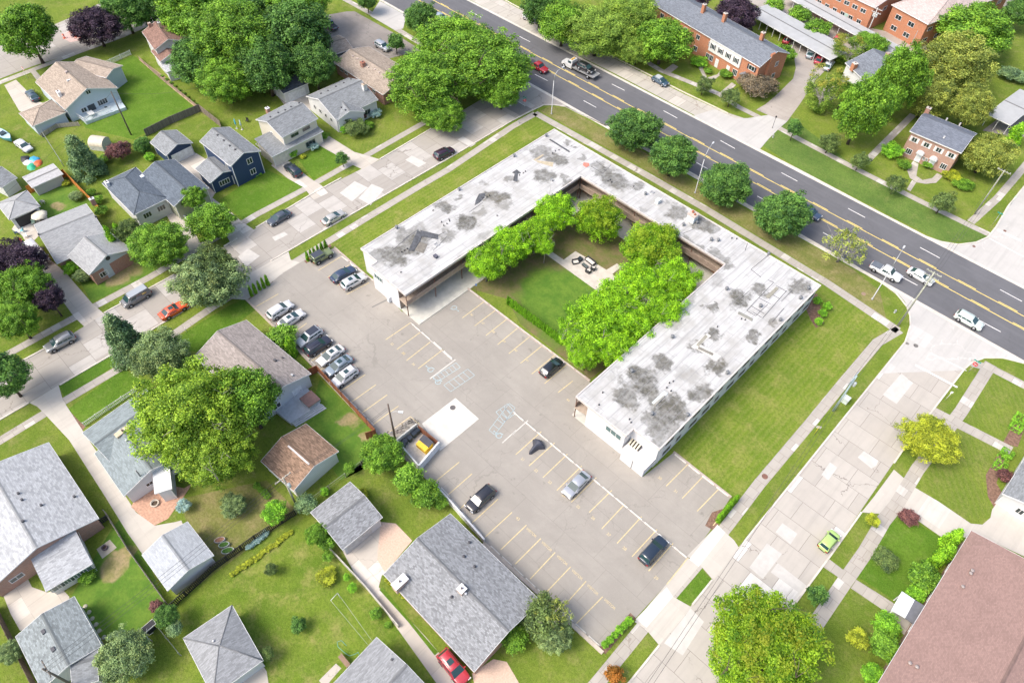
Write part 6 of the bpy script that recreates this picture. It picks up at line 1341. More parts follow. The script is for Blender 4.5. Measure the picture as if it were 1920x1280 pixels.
def car(ty,px,py,hx,hy,colr,label,cat='car',name=None,sun=False,rails=False,roofc=None,metal_=.0,z0=0,bedcover=None,group='cars parked and driving in the neighbourhood',heading=None,loc=None):
    L,W,H,zh,zb,(rb,rt,ft,fb),zt,cl,wbf,wr=CT[ty]; D=car_meshes(ty)
    c=P(px,py,.75+z0) if loc is None else loc; d=P(px+hx,py+hy,.75+z0)-P(px,py,.75+z0); th=math.atan2(d.y,d.x) if heading is None else heading
    t=thing(name or {'van':'van','bigvan':'van','pickup':'pickup_truck','jeep':'off_roader'}.get(ty,'parked_car'),label,cat,(c.x,c.y,z0),th,group)
    pm=paint(colr,.3,metal_)
    b=mesh_obj('body',D['body'],pm,t)
    for n_,k in (('windscreen','windscreen'),('rear_window','rear_window'),('side_window','sideL'),('side_window','sideR')): mesh_obj(n_,D[k],carglass,t)
    for fx in (-wbf*L/2,wbf*L/2):
        for s_ in (-1,1):
            mesh_obj('wheel_arch',D['arch'],trim,t,(fx,s_*(W/2+.000),wr+.03))
            w_=bpy.data.objects.new('wheel',None); link(w_); w_.parent=t; w_.location=(fx,s_*(W/2-.095),wr)
            mesh_obj('tyre',D['tyre'],blk,w_); mesh_obj('rim',D['rim'],rimm,w_)
    hz=zh-.22; 
    for s_ in (-1,1):
        mesh_obj('headlight',D['hl'],lampw,t,(L/2-.01,s_*W*.34,hz)); mesh_obj('taillight',D['tl'],lampr,t,(-L/2+.0,s_*W*.37,zt-.25))
        m_=mesh_obj('mirror',D['mirror'],pm,t,(fb-.25,s_*W/2*.97,zb+.08)); m_.scale=(1,s_,1)
    mesh_obj('bumper',D['bumper'],trim,t,(L/2-.02,0,cl+.16)); mesh_obj('bumper',D['bumper'],trim,t,(-L/2,0,cl+.16))
    if sun: mesh_obj('sunroof',D['sunroof'],carglass,t,(lerp(rt,ft,.62),0,H+.002))
    if rails: mesh_obj('roof_rails',D['rails'],chrome if rails==1 else trim,t)
    if roofc: MB().box(rt+.12,ft-.12,-W*.36,W*.36,H-.03,H+.014).obj('roof_panel',paint(roofc),t)
    if ty=='pickup':
        m_=MB().box(-L/2+.15,rb-.1,-W*.40,W*.40,zb-.2,zb+.05); m_.obj('bed_cover' if bedcover else 'cargo_bed',plain(bedcover or (.05,.05,.055)),t)
    if ty=='jeep':
        MB().lathe([(.38,-.1),(.38,.1),(.3,.12)],16,(0,0,0),Matrix.Rotation(R(90),4,'Y')).obj('spare_wheel',blk,t,(-L/2-.1,0,1.0)); 
        for fx in (-wbf*L/2,wbf*L/2):
            for s_ in (-1,1): MB().box(fx-.5,fx+.5,s_*(W/2+.06)-.12,s_*(W/2+.06)+.12,.92,.97).obj('fender',trim,t)
    return t
UR=(40,-28); LL_=(-40,28); DR=(40,33); UL=(-40,-33)
C_=[('jeep',603,480,47,-26,(.17,.21,.09),'olive green boxy off-roader with black roof beside the small arborvitaes',dict(roofc=(.05,.055,.07),cat='off-roader')),
('sedan',643,513,43,-24,(.03,.05,.10),'dark navy hatchback sedan in the bay between the off-roader and the silver suv',{}),
('suv',663,527,40,-22,(.62,.63,.64),'small silver-white suv with sunroof parked nearest the left wing end wall',dict(sun=True,metal_=.3)),
('suv',525,581,40,-26,(.60,.61,.62),'white suv, upper of the two white cars at the lot kerb',{}),
('sedan',546,597,40,-26,(.62,.62,.62),'white sedan with sunroof directly below the white suv',dict(sun=True)),
('suv',580,631,-40,28,(.62,.64,.66),'white crossover with dark glass roof at the top of the five-car row',dict(roofc=(.03,.035,.05))),
('suv',596,648,40,-26,(.02,.02,.035),'black suv with maroon tail, second in the five-car row',dict(rails=1)),
('sedan',620,665,-40,28,(.66,.65,.63),'pearl white sedan with sunroof, third in the five-car row',dict(sun=True)),
('sedan',635,684,-40,28,(.30,.36,.41),'blue-grey sedan with sunroof, fourth in the five-car row',dict(sun=True,metal_=.4)),
('suv',646,706,-40,29,(.62,.62,.63),'white boxy suv with sunroof and roof rails, last in the five-car row',dict(sun=True,rails=1)),
('suv',901,934,-34,30,(.022,.023,.03),'glossy black suv with roof rails alone in the lower parking row',dict(rails=2)),
('sedan',1081,907,-38,38,(.50,.52,.55),'silver sedan parked alone across from the right wing end',dict(metal_=.5)),
('suv',1225,1031,36,-40,(.018,.03,.05),'dark blue-black suv near the street exit of the lot',{}),
('hatch',1034,688,38,-32,(.012,.014,.02),'black hatchback parked against the courtyard corner under the trees',{}),
('suv',833,287,42,-20,(.035,.012,.03),'dark maroon suv driving up the side street',{}),
('sedan',523,407,-42,24,(.06,.075,.10),'dark slate sedan parked by the far kerb of the side street',{}),
('sedan',625,407,42,-24,(.56,.54,.50),'champagne silver sedan parked by the near kerb of the side street',dict(metal_=.4)),
('suv',549,318,-30,-26,(.015,.02,.035),'black suv parked in the drive of the cream split-level house',{}),
('van',255,557,-42,24,(.16,.16,.165),'grey panel van with yellow emblem parked by the far kerb',dict(roofc=(.36,.39,.42),cat='van')),
('coupe',325,580,42,-24,(.72,.10,.03),'bright orange muscle coupe with black sunroof panel at the kerb',dict(sun=True)),
('suv',112,641,-42,22,(.30,.31,.32),'grey suv parked below the left edge trees on the side street',dict(metal_=.4,rails=1)),
('sedan',60,178,-26,-30,(.05,.08,.12),'dark blue car in the drive of the pale blue house',{}),
('sedan',43,272,30,22,(.63,.64,.65),'white sedan on the grass beside the blue boat at the left edge',{}),
('bigvan',72,477,24,27,(.60,.61,.62),'long white van in the drive left of the brick ranch',dict(cat='van')),
('pickup',618,46,-26,-20,(.20,.22,.26),'grey pickup truck with open bed in the asphalt yard at the top',dict(cat='pickup truck')),
('suv',717,86,34,20,(.45,.48,.52),'silver suv with roof rails in the asphalt yard beside the small tree',dict(rails=1,metal_=.3)),
('sedan',826,31,30,15,(.30,.36,.45),'light blue car on the main road mostly hidden by the small maple',{}),
('suv',995,34,30,15,(.62,.63,.64),'small white suv parked in the kerbside lane at the top',{}),
('suv',1115,93,32,16,(.28,.31,.34),'grey suv parked in the kerbside lane under the willow-like tree',dict(metal_=.4)),
('hatch',1238,151,32,18,(.05,.09,.14),'dark teal hatchback with pale roof parked in the kerbside lane',dict(roofc=(.5,.54,.56))),
('pickup',1009,125,34,19,(.42,.015,.03),'red crew-cab pickup truck driving on the main road',dict(cat='pickup truck',bedcover=(.06,.06,.07))),
('sedan',1230,269,34,20,(.05,.05,.06),'dark car on the main road hidden between the first two round maples',{}),
('suv',1518,398,34,19,(.05,.08,.14),'dark blue suv emerging from behind the rightmost round maple',{}),
('pickup',1661,509,38,20,(.63,.64,.65),'white crew-cab pickup truck with grey bed cover on the main road',dict(cat='pickup truck',bedcover=(.13,.15,.18))),
('sedan',1727,517,38,22,(.63,.64,.64),'white sedan on the main road under the utility pole crossarm',{}),
('suv',1817,600,40,22,(.56,.64,.60),'pale mint suv on the main road at the right',{}),
('small',1555,1013,22,-26,(.42,.60,.18),'small lime green hatchback by the kerb on the right street',{}),
('suv',850,1250,30,38,(.45,.035,.05),'red wagon with sunroof and roof bars in the driveway at the bottom',dict(sun=True,rails=2)),
('sedan',-4,1058,-8,20,(.40,.02,.04),'dark red car cut by the left edge beside the big pale roof',{}),
('sedan',1478,72,22,-30,(.30,.02,.04),'dark red car under the long grey carport',{}),
('sedan',1522,99,22,-30,(.35,.42,.46),'pale blue-grey car under the long grey carport',{}),
('sedan',1538,110,22,-30,(.40,.04,.06),'red car nearest the end of the long grey carport',{}),
('sedan',1554,121,22,-30,(.55,.6,.66),'silver car at the very end of the long grey carport',{}),
('sedan',1572,72,24,-24,(.50,.02,.03),'bright red car under the blue-grey carport',{})]
for ty,x,y,hx,hy,c_,lab,kw in C_: car(ty,x,y,hx,hy,c_,lab,**kw)
# the van's emblem
# ---- flatbed tow truck with the suv it carries
d=P(1046,108,1)-P(1130,150,1); th=math.atan2(d.y,d.x); c0=P(1088,129,.9)
tt=thing('tow_truck','white flatbed tow truck carrying a black suv along the main road','tow truck',(c0.x,c0.y,0),th)
pw=paint((.63,.64,.65)); 
mb=MB().box(1.9,3.6,-1.15,1.15,.55,1.5).add([(1.75,-1.12,1.5),(3.55,-1.12,1.5),(3.55,1.12,1.5),(1.75,1.12,1.5),(1.85,-.98,2.45),(2.9,-.98,2.45),(2.9,.98,2.45),(1.85,.98,2.45)],[(0,1,5,4),(1,2,6,5),(2,3,7,6),(3,0,4,7),(4,5,6,7)]).add([(3.6,-1.05,.55),(5.2,-.92,.6),(5.2,.92,.6),(3.6,1.05,.55),(3.6,-1.05,1.5),(5.1,-.85,1.25),(5.1,.85,1.25),(3.6,1.05,1.5)],[(0,1,5,4),(1,2,6,5),(2,3,7,6),(4,5,6,7)]); mb.obj('cab',pw,tt)
MB().add([(3.50,-.95,1.56),(3.50,.95,1.56),(2.98,.88,2.38),(2.98,-.88,2.38)],[(0,1,2,3)]).obj('windscreen',carglass,tt,(.045,0,.03))
for s_ in (-1,1): MB().box(2.1,3.0,s_*1.06-.03,s_*1.06+.03,1.6,2.25).obj('side_window',carglass,tt)
MB().box(-5.0,1.55,-1.25,1.25,.98,1.12).box(-5.0,1.55,-1.28,-1.22,1.12,1.22).box(-5.0,1.55,1.22,1.28,1.12,1.22).obj('flatbed',plain((.42,.43,.44),.5,.5),tt)
MB().box(-4.6,3.6,-.45,.45,.55,.97).box(-1.2,.8,-1.2,-1.0,.5,.95).obj('chassis',plain((.06,.05,.05)),tt); MB().box(1.6,1.75,-1.2,1.2,1.0,1.9).obj('headboard',plain((.12,.12,.13)),tt)
MB().box(-1.0,1.0,-1.3,-1.24,.62,.92).obj('tool_box',paint((.5,.03,.03)),tt); MB().box(2.2,2.6,-.7,.7,2.45,2.58).obj('light_bar',plain((.6,.35,.05),.3),tt)
for fx in (-3.2,4.2):
    for s_ in (-1,1):
        w_=bpy.data.objects.new('wheel',None); link(w_); w_.parent=tt; w_.location=(fx,s_*1.05,.48); o=mesh_obj('tyre',car_meshes('pickup')['tyre'],blk,w_); o.scale=(1.17,1.6,1.17); o=mesh_obj('rim',car_meshes('pickup')['rim'],rimm,w_); o.scale=(1.1,1.6,1.1)
cc=Vector((c0.x,c0.y,0))+Vector((math.cos(th),math.sin(th),0))*(-1.6)
car('suv',0,0,1,0,(.012,.013,.018),'black suv riding on the flatbed tow truck',z0=1.12,heading=th+math.pi,loc=cc)
# ---- covered motorcycle
def covered(px,py):
    c=P(px,py,.5); d=P(px+12,py-12,.5)-c; th=math.atan2(d.y,d.x)
    prof=[(-1.5,.08,.35),(-1.2,.26,.7),(-.6,.34,.9),(0,.45,1.0),(.5,.85,1.15),(.75,1.0,1.2),(.95,.8,.95),(1.2,.3,.6),(1.35,.12,.4)]
    mb=MB(); vs=[]; n=9
    for i,(x,w_,h_) in enumerate(prof):
        for k in range(n):
            a=math.pi*k/(n-1); vs.append((x+.05*math.sin(k*2.1+i),math.cos(a)*w_*(1.25 if k in(0,n-1) else 1),.03+math.sin(a)**.8*h_+.02*math.sin(i*3+k)))
    fs=[(i*n+k,i*n+k+1,(i+1)*n+k+1,(i+1)*n+k) for i in range(len(prof)-1) for k in range(n-1)]+[tuple(range(n-1,-1,-1)),tuple(range((len(prof)-1)*n,len(prof)*n))]
    mb.add(vs,fs,True); o=mb.obj('covered_motorcycle',plain((.05,.055,.075),.5),None,(c.x,c.y,0),th); tag(o,'motorcycle under a dark grey cover in the middle parking row','motorcycle')
covered(1005,836)
# ---------------------------------------------------------------- POLES, LAMPS, SIGNS
def solve_base(top,h): v=P(top[0],top[1],h); return Vector((v.x,v.y,0))
def lamp(bx,by,hx,hy,tx,ty_,h,label):
    b=P(bx,by,0); t=thing('street_lamp',label,'street lamp',(b.x,b.y,0),0,'curved-arm street lamps of the main road'); e=P(tx,ty_,h)-b; e.z=h
    top=Vector((0,0,h*.80)); 
    MB().lathe([(.2,0),(.2,.2),(.09,.25),(.085,h*.80)],10).obj('pole',plain((.42,.43,.44),.5,.4),t)
    q=[top,top+Vector((e.x*.08,e.y*.08,h*.1)),top+Vector((e.x*.35,e.y*.35,h*.175)),Vector((e.x*.7,e.y*.7,h*.995)),Vector((e.x*.93,e.y*.93,h))]
    MB().tube(q,[.075,.07,.06,.05,.045],8).obj('arm',plain((.42,.43,.44),.5,.4),t)
    a=math.atan2(e.y,e.x); o=MB().add([(x,y,z) for x,y,z in ((-.35,-.12,-.05),(.4,-.16,-.07),(.4,.16,-.07),(-.35,.12,-.05),(-.3,-.1,.08),(.32,-.12,.1),(.32,.12,.1),(-.3,.1,.08))],[(3,2,1,0),(4,5,6,7),(0,1,5,4),(1,2,6,5),(2,3,7,6),(3,0,4,7)]).obj('lamp_head',plain((.62,.64,.66),.4),t,(e.x,e.y,h),a)
lamp(1034,214,0,0,1056,126,10.5,'tall curved-arm street lamp at the corner below the red pickup')
lamp(1303,362,0,0,1337,268,10.5,'tall curved-arm street lamp between the second and third round maples')
lamp(1635,561,0,0,1695,463,10.5,'tall curved-arm street lamp in front of the white pickup')
woodp=plain((.33,.29,.22),.9,0,.25,4); gpole=plain((.36,.37,.30),.9,0,.2,3)
def upole(bx,by,h,label,arm=None,xf=0,mat=None,name='utility_pole',lampo=False,base=None,r0=.17):
    b=P(bx,by,0) if base is None else base; t=thing(name,label,'utility pole',(b.x,b.y,0),0)
    MB().lathe([(r0,0),(r0*.65,h)],10).obj('pole',mat or woodp,t)
    if arm is not None:
        for k,z in enumerate((h-.4,h-1.3)[:arm[1]]): MB().box(-1.25,1.25,.12,.24,z-.06,z+.06).obj('crossarm',mat or woodp,t,(0,0,0),arm[0]); 
        mb=MB()
        for z in (h-.4,h-1.3)[:arm[1]]:
            for x in (-1.1,-.5,.5,1.1): mb.lathe([(.05,0),(.06,.1),(.03,.2)],6,(x,.18,z+.06))
        mb.obj('insulators',plain((.5,.5,.52),.3),t,(0,0,0),arm[0])
    for k in range(xf): MB().lathe([(.2,0),(.24,.05),(.24,.8),(.2,.85),(.05,.9)],12).obj('transformer',plain((.52,.56,.56),.5),t,(.42*math.cos(k*2.2+.5),.42*math.sin(k*2.2+.5),h-2.4))
    if lampo:
        MB().tube([(0,0,h-2.2),(.6,.5,h-1.8),(1.2,.9,h-1.7)],[.04,.035,.03],6).obj('lamp_arm',plain((.6,.6,.6)),t); MB().box(-.15,.5,-.15,.15,-.08,.1).obj('lamp_head',plain((.75,.77,.78)),t,(1.2,.9,h-1.7),R(38))
    return t
upole(1683,611,13.5,'tall greenish wooden utility pole with crossarm on the corner by the crossing',(R(0),2),2,gpole)
upole(246,253,10.5,'dark slim wooden pole rising in front of the pale blue house deck',None,0,plain((.13,.115,.10)),'utility_pole')
upole(741,822,9.5,'brown wooden pole with a small white lamp beside the bicycle rack',None,0,plain((.15,.11,.09)),'utility_pole',True)
upole(1827,402,11,'greenish wooden utility pole beside the sidewalk on the far side of the main road',(R(0),1),0,gpole)
upole(1562,770,9.5,'blue-grey pole with crossarms and transformer beside the right street sidewalk',(R(90),2),1,plain((.33,.42,.46)))
upole(555,945,8,'light wooden pole with white transformer at the corner of the rust-brown garage',(R(90),1),1,plain((.45,.42,.35)))
upole(0,0,10,'dark utility pole with crossarm over the green-grey garage at the bottom left',(R(0),1),0,plain((.14,.12,.10)),base=solve_base((80,1253),10))
upole(1622,72,8,'grey utility pole with transformers in front of the orange brick apartments',(R(0),2),2,plain((.5,.5,.48)))
upole(1697,108,7,'slim grey pole on the drive beside the orange brick apartments',None,0,plain((.3,.3,.3)),r0=.1)
# overhead wires
wm=plain((.05,.05,.055),.6)
def wire(a,b,label,n=2,sag=.8,dx=.5):
    A=Vector(a);B=Vector(b); dv=(B-A); pr=Vector((-dv.y,dv.x,0)).normalized(); mb=MB()
    for i in range(n):
        o=pr*(i-(n-1)/2)*dx; mb.tube([A+o+dv*t-Vector((0,0,sag*4*t*(1-t))) for t in np.linspace(0,1,14)],.02,4)
    o=mb.obj('overhead_wire',wm); tag(o,label,'wire'); 
def tp(px,py,h): v=P(px,py,0); return (v.x,v.y,h)
b2=solve_base((80,1253),10)
wire(tp(555,945,7.8),(b2.x,b2.y,9.7),'overhead wires running from the rust-brown garage pole to the bottom left pole',3)
wire(tp(555,945,7.6),tp(741,822,8.6),'overhead wires between the garage pole and the pole at the bicycle rack',2,.5,.25)
wire(tp(246,253,10.2),P(-60,420,10),'thin overhead wire crossing the back lawns from the dark slim pole to the left',1)
wire(tp(246,253,10.2),P(370,165,9.5),'thin overhead wire from the dark slim pole toward the big tree cluster',1)
wire(tp(1683,611,13),tp(1827,402,10.6),'overhead wires spanning the main road between the two greenish poles',3,1.0)
wire(tp(1683,611,12.6),tp(1562,770,9.2),'overhead wires from the corner pole down to the blue-grey pole',2,.8)
wire(tp(1562,770,9.0),P(1180,1340,9),'overhead wires running down the right street from the blue-grey pole',2,1.2)
def sign(px,py,h,label,name='sign',parts=(),cat='sign',pole=(.45,.46,.47)):
    b=P(px,py,0); t=thing(name,label,cat,(b.x,b.y,0),0); MB().lathe([(.035,0),(.03,h)],8).obj('post',plain(pole,.5),t)
    return t
toCam=math.atan2(-50,50)
def board(t,w_,hh,z,rz,mat,name='sign_panel',oct_=False,txt=None,tm=None,ts=.2,tilt=0):
    mb=MB()
    pts=[(w_/2/math.cos(math.pi/8)*math.cos(math.pi/8+k*math.pi/4),hh/2/math.cos(math.pi/8)*math.sin(math.pi/8+k*math.pi/4)) for k in range(8)] if oct_ else [(-w_/2,-hh/2),(w_/2,-hh/2),(w_/2,hh/2),(-w_/2,hh/2)]
    n=len(pts); mb.add([(x,-.012,z_) for x,z_ in pts]+[(x,.012,z_) for x,z_ in pts],[tuple(range(n)),tuple(range(2*n-1,n-1,-1))]+[(i,n+i,n+(i+1)%n,(i+1)%n) for i in range(n)])
    o=mb.obj(name,mat,t,(0,0,z)); o.rotation_euler=(0,0,rz)
    if txt:
        for s_ in (0,math.pi):
            x=mesh_obj('lettering',text_mesh(txt,ts),tm,o,(math.sin(s_)*0,-.016*math.cos(s_),0)); x.rotation_euler=(R(90),0,s_)
    return o
rd=plain((.55,.02,.03),.5); grn=plain((.02,.28,.22),.5); wt=plain((.78,.78,.78),.5)
t=sign(983,205,3.2,'red stop sign with green street name blades at the side street corner','stop_sign'); board(t,.75,.75,2.3,R(30),rd,oct_=True,txt='STOP',tm=wt,ts=.26); board(t,1.0,.22,3.05,R(0),grn,'street_name_blade'); board(t,1.0,.22,2.82,R(90),grn,'street_name_blade')
t=sign(1815,698,3.2,'red stop sign with green street name blades at the corner of the right street','stop_sign'); board(t,.8,.8,2.3,R(-15),rd,oct_=True,txt='STOP',tm=wt,ts=.28); board(t,1.1,.24,3.05,R(0),grn,'street_name_blade'); board(t,1.1,.24,2.8,R(90),grn,'street_name_blade')
t=sign(1860,422,3.2,'green street name sign on a post beside the far right sidewalk','street_sign'); board(t,1.1,.24,3.05,R(0),grn,'street_name_blade'); board(t,1.1,.24,2.8,R(90),grn,'street_name_blade')
t=sign(893,548,2.2,'blue accessible parking sign on a brown post at the courtyard edge','parking_sign',pole=(.25,.15,.08)); board(t,.32,.5,1.95,R(40),plain((.03,.2,.5),.5))
t=sign(1527,813,2.2,'grey square sign on a yellow post beside the right street sidewalk','street_sign',pole=(.75,.6,.05)); board(t,.75,.6,1.95,R(30),plain((.5,.48,.48),.5))
t=sign(1772,750,2.4,'small white sign on a white post in the grass strip by the right street','street_sign',pole=(.7,.7,.7)); board(t,.35,.45,2.2,R(20),wt)
t=sign(1893,385,2.4,'small pale green sign on a post by the far right kerb','street_sign',pole=(.5,.6,.5)); board(t,.4,.4,2.2,R(20),plain((.5,.6,.5)))
b=P(1448,240); t=thing('lamp_post','short black lantern post beside the entrance drive across the main road','lamp post',(b.x,b.y,0)); MB().lathe([(.1,0),(.05,.2),(.045,2.6)],8).obj('post',plain((.02,.02,.02)),t); MB().lathe([(.08,2.6),(.18,2.7),(.2,3.0),(.05,3.15)],6).obj('lantern',plain((.03,.03,.03)),t)
def hydrant(px,py,label):
    b=P(px,py); t=thing('fire_hydrant',label,'hydrant',(b.x,b.y,0)); m_=plain((.45,.47,.46),.5); MB().lathe([(.16,0),(.16,.08),(.11,.1),(.11,.6),(.15,.62),(.12,.75),(.03,.82)],12).obj('barrel',m_,t); MB().tube([(-.22,0,.45),(.22,0,.45)],.06,8).obj('outlets',m_,t)
hydrant(1449,258,'grey fire hydrant on the verge near the entrance drive'); hydrant(972,232,'small fire hydrant on the grass near the side street stop sign'); hydrant(1677,586,'pale hydrant and valve on the grass corner below the street lamp')
# mailbox-like utility box by pole
b=P(1582,752); o=MB().box(-.6,.6,-.45,.45,0,1.1).box(-.64,.64,-.49,.49,1.1,1.16).obj('utility_cabinet',plain((.55,.62,.58)),None,(b.x,b.y,0)); tag(o,'pale green utility cabinet behind the blue-grey pole','utility box')
# manholes
def manhole(px,py,r_,c_,label,z=.03):
    b=P(px,py); mb=MB().lathe([(r_,0),(r_,.03),(r_*.9,.035),(r_*.88,.028),(.02,.03)],18); 
    for k in range(5): mb.box(-r_*.6,r_*.6,-r_*.5+k*r_*.25-.02,-r_*.5+k*r_*.25+.02,.028,.045)
    o=mb.obj('manhole_cover',plain(c_,.7,.3),None,(b.x,b.y,z-.01)); tag(o,label,'manhole cover')
manhole(849,764,.45,(.16,.15,.15),'dark manhole cover in the pale concrete pad of the lot'); manhole(1434,893,.45,(.25,.13,.10),'rust-brown manhole cover beside the right street sidewalk'); manhole(1717,648,.4,(.2,.19,.18),'dark manhole cover in the crossing, right one'); manhole(1701,644,.3,(.25,.24,.22),'small manhole cover in the crossing, left one'); manhole(1826,462,.3,(.25,.15,.12),'small brown manhole at the far corner kerb'); manhole(1884,433,.3,(.25,.15,.12),'small brown manhole near the far right stop line')
manhole(1619,551,.42,(.35,.25,.18),'round brown cover in the grass left of the street lamp base')
# ---------------------------------------------------------------- WHEEL STOPS
wsm=MB().add([(-.95,-.09,0),(.95,-.09,0),(.95,.09,0),(-.95,.09,0),(-.95,-.05,.13),(.95,-.05,.13),(.95,.05,.13),(-.95,.05,.13)],[(3,2,1,0),(4,5,6,7),(0,1,5,4),(1,2,6,5),(2,3,7,6),(3,0,4,7)]).mesh('wheel_stop')
def stops(a,b,n,label,group,mt=None):
    A,B=P(*a),P(*b); th=math.atan2((B-A).y,(B-A).x)
    for i in range(n):
        c=A.lerp(B,(i+.5)/n); o=mesh_obj('wheel_stop',wsm,mt or palew,None,(c.x,c.y,.02),th+rnd.uniform(-.02,.02)); tag(o,label,'wheel stop',group)
        o.scale=((B-A).length/n/2.35,1.3,1.2)
stops((812,640),(850,674),2,'white wheel stop in the upper centre row above the blue aisle','wheel stops of the upper centre row')
stops((772,607),(808,638),2,'white wheel stop at the top end of the centre row','wheel stops at the top end of the centre row')
stops((962,772),(1290,1047),13,'white concrete wheel stop along the lower centre row','wheel stops of the lower centre row')
stops((880,544),(1100,710),11,'white concrete wheel stop along the courtyard kerb','wheel stops along the courtyard kerb')
stops((568,662),(703,800),9,'grey concrete wheel stop against the lower left lot wall','wheel stops along the left wall')
stops((826,912),(905,1005),4,'grey wheel stop along the white wall below the dumpster','wheel stops along the white wall')
stops((918,1022),(1126,1212),9,'grey wheel stop along the lower kerb with visitor bays','wheel stops of the visitor bays')
stops((1263,850),(1368,932),4,'white wheel stop along the east grass edge of the lot','wheel stops along the east grass')
stops((640,480),(702,528),4,'white wheel stop at the top edge of the lot beside the grass','wheel stops at the top lot edge')
kerb([(562,660),(706,812)],plain((.42,.36,.30),.9),.35,.22,name='retaining_kerb'); kerb([(906,1018),(1130,1224)],plain((.52,.45,.37),.9),.5,.25,name='retaining_kerb'); kerb([(462,562),(562,660)],plain((.42,.36,.30),.9),.35,.15,name='retaining_kerb')
kerb([(877,541),(985,624),(1106,714)],plain((.46,.38,.33),.9),.35,.15); kerb([(1263,847),(1371,932)],plain((.46,.38,.33),.9),.3,.14); kerb([(627,464),(690,519),(706,531)],plain((.46,.38,.33),.9),.3,.14)
# ---------------------------------------------------------------- FENCES AND WALLS
def fence(pts,h,mat,label,kind='board',name='fence',th=.05,cat='fence',group=None,post=None):
    W_=[Vector(P(x,y)[:2]+(0,)) if False else Vector((P(x,y).x,P(x,y).y,0)) for x,y in pts]; c=W_[0]; t=thing(name,label,cat,tuple(c),0,group)
    for a,b in zip(W_,W_[1:]):
        M=wallM(a-c,b-c); L=(b-a).length; mb=MB(); th_=math.atan2((b-a).y,(b-a).x)
        if kind=='board': q=MB().box(0,L,-th/2,th/2,.03,h); q.obj('panel',mat,t,tuple(a-c),th_)
        elif kind=='lattice':
            q=MB().box(0,L,-.03,.03,.1,.2).box(0,L,-.03,.03,h-.12,h); k=0
            while k<L: q.box(k,k+.17,-.05,.05,.05,h-.02); k+=.24
            q.obj('panel',mat,t,tuple(a-c),th_)
        elif kind=='picket':
            q=MB().box(0,L,-.02,.02,h*.25,h*.25+.08).box(0,L,-.02,.02,h*.85,h*.85+.08); k=0
            while k<L: q.box(k,k+.09,-.03,.03,.03,h); k+=.24
            q.obj('panel',mat,t,tuple(a-c),th_)
        elif kind=='mesh':
            q=MB().box(0,L,-.02,.02,h-.04,h).box(0,L,-.01,.01,h*.5,h*.5+.02); k=0
            while k<L: q.box(k,k+.012,-.006,.006,.03,h); k+=.2
            q.obj('panel',mat,t,tuple(a-c),th_)
        elif kind=='wall': q=MB().box(0,L,-th/2,th/2,0,h); q.obj('panel',mat,t,tuple(a-c),th_)
        if kind!='wall':
            k=0; n=max(1,round(L/2.4))
            pm=MB()
            for i in range(n+1): pm.box(L*i/n-.05,L*i/n+.05,-.085,-.03 if kind=='board' else .05,0,h+.08)
            pm.obj('posts',post or mat,t,tuple(a-c),th_)
    return t
fence([(275,256),(322,232),(377,209)],1.8,wood((.20,.18,.155)),'weathered grey board fence at the lower end of the long mown lawn')
fence([(377,209),(416,240)],1.8,wood((.22,.18,.14)),'short brown-grey board fence between the navy house garage and the tree cluster')
fence([(191,128),(246,103)],1.2,plain((.68,.69,.68)),'white slatted fence at the top of the long mown lawn','picket')
fence([(262,112),(300,147),(345,182),(377,208)],.9,wood((.36,.26,.20)),'low brown fence with flower bed along the right of the long lawn')
fence([(56,363),(125,331),(192,400)],1.8,wood((.60,.22,.04)),'bright orange stained board fence around the small back yard')
fence([(578,706),(597,697),(706,816)],1.8,wood((.30,.11,.05)),'reddish-brown board fence along the lower left lot wall')
fence([(706,816),(688,823)],1.8,wood((.30,.11,.05)),'short return of reddish-brown board fence by the pole')
fence([(812,908),(908,1017)],1.2,plain((.62,.63,.64),.7),'low white masonry wall along the lower lot edge','wall','boundary_wall',.25,'wall')
fence([(324,1140),(400,1070),(480,1012),(555,965)],1.5,plain((.025,.023,.026)),'black lattice fence running diagonally between back lawns','lattice',th=.1)
fence([(556,962),(618,917),(678,872),(705,852)],1.2,plain((.30,.33,.26)),'grey-green chain-link fence behind the rust-brown garage','mesh')
fence([(160,799),(205,768),(258,733)],1.0,plain((.74,.74,.74)),'white picket porch railing in front of the teal-grey roof','picket')
fence([(-4,1140),(72,1290)],1.9,wood((.17,.125,.09)),'dark brown board fence at the bottom left edge beside the garage')
fence([(200,962),(245,1035),(315,1133)],1.3,wood((.27,.25,.22),.3),'thin grey board fence between the fire pit yard and the pale garage')
fence([(619,1030),(690,1106),(748,1176)],.9,plain((.45,.43,.38)),'low grey wall along the drive strip beside the wide lawn','wall','boundary_wall',.14,'wall')
fence([(293,1170),(340,1228)],1.2,plain((.22,.25,.2)),'thin wire fence below the lattice fence corner','mesh')
fence([(185,985),(206,972)],1.2,plain((.05,.05,.05)),'short dark gate between the brick house and the thin fence','lattice','gate',cat='gate')
fence([(80,250),(120,312)],1.2,plain((.4,.42,.38)),'wire fence along the cluttered yard at the far left','mesh')
fence([(80,258),(108,240),(150,236)],1.0,wood((.40,.36,.3)),'low wooden garden fence behind the pale blue garage')
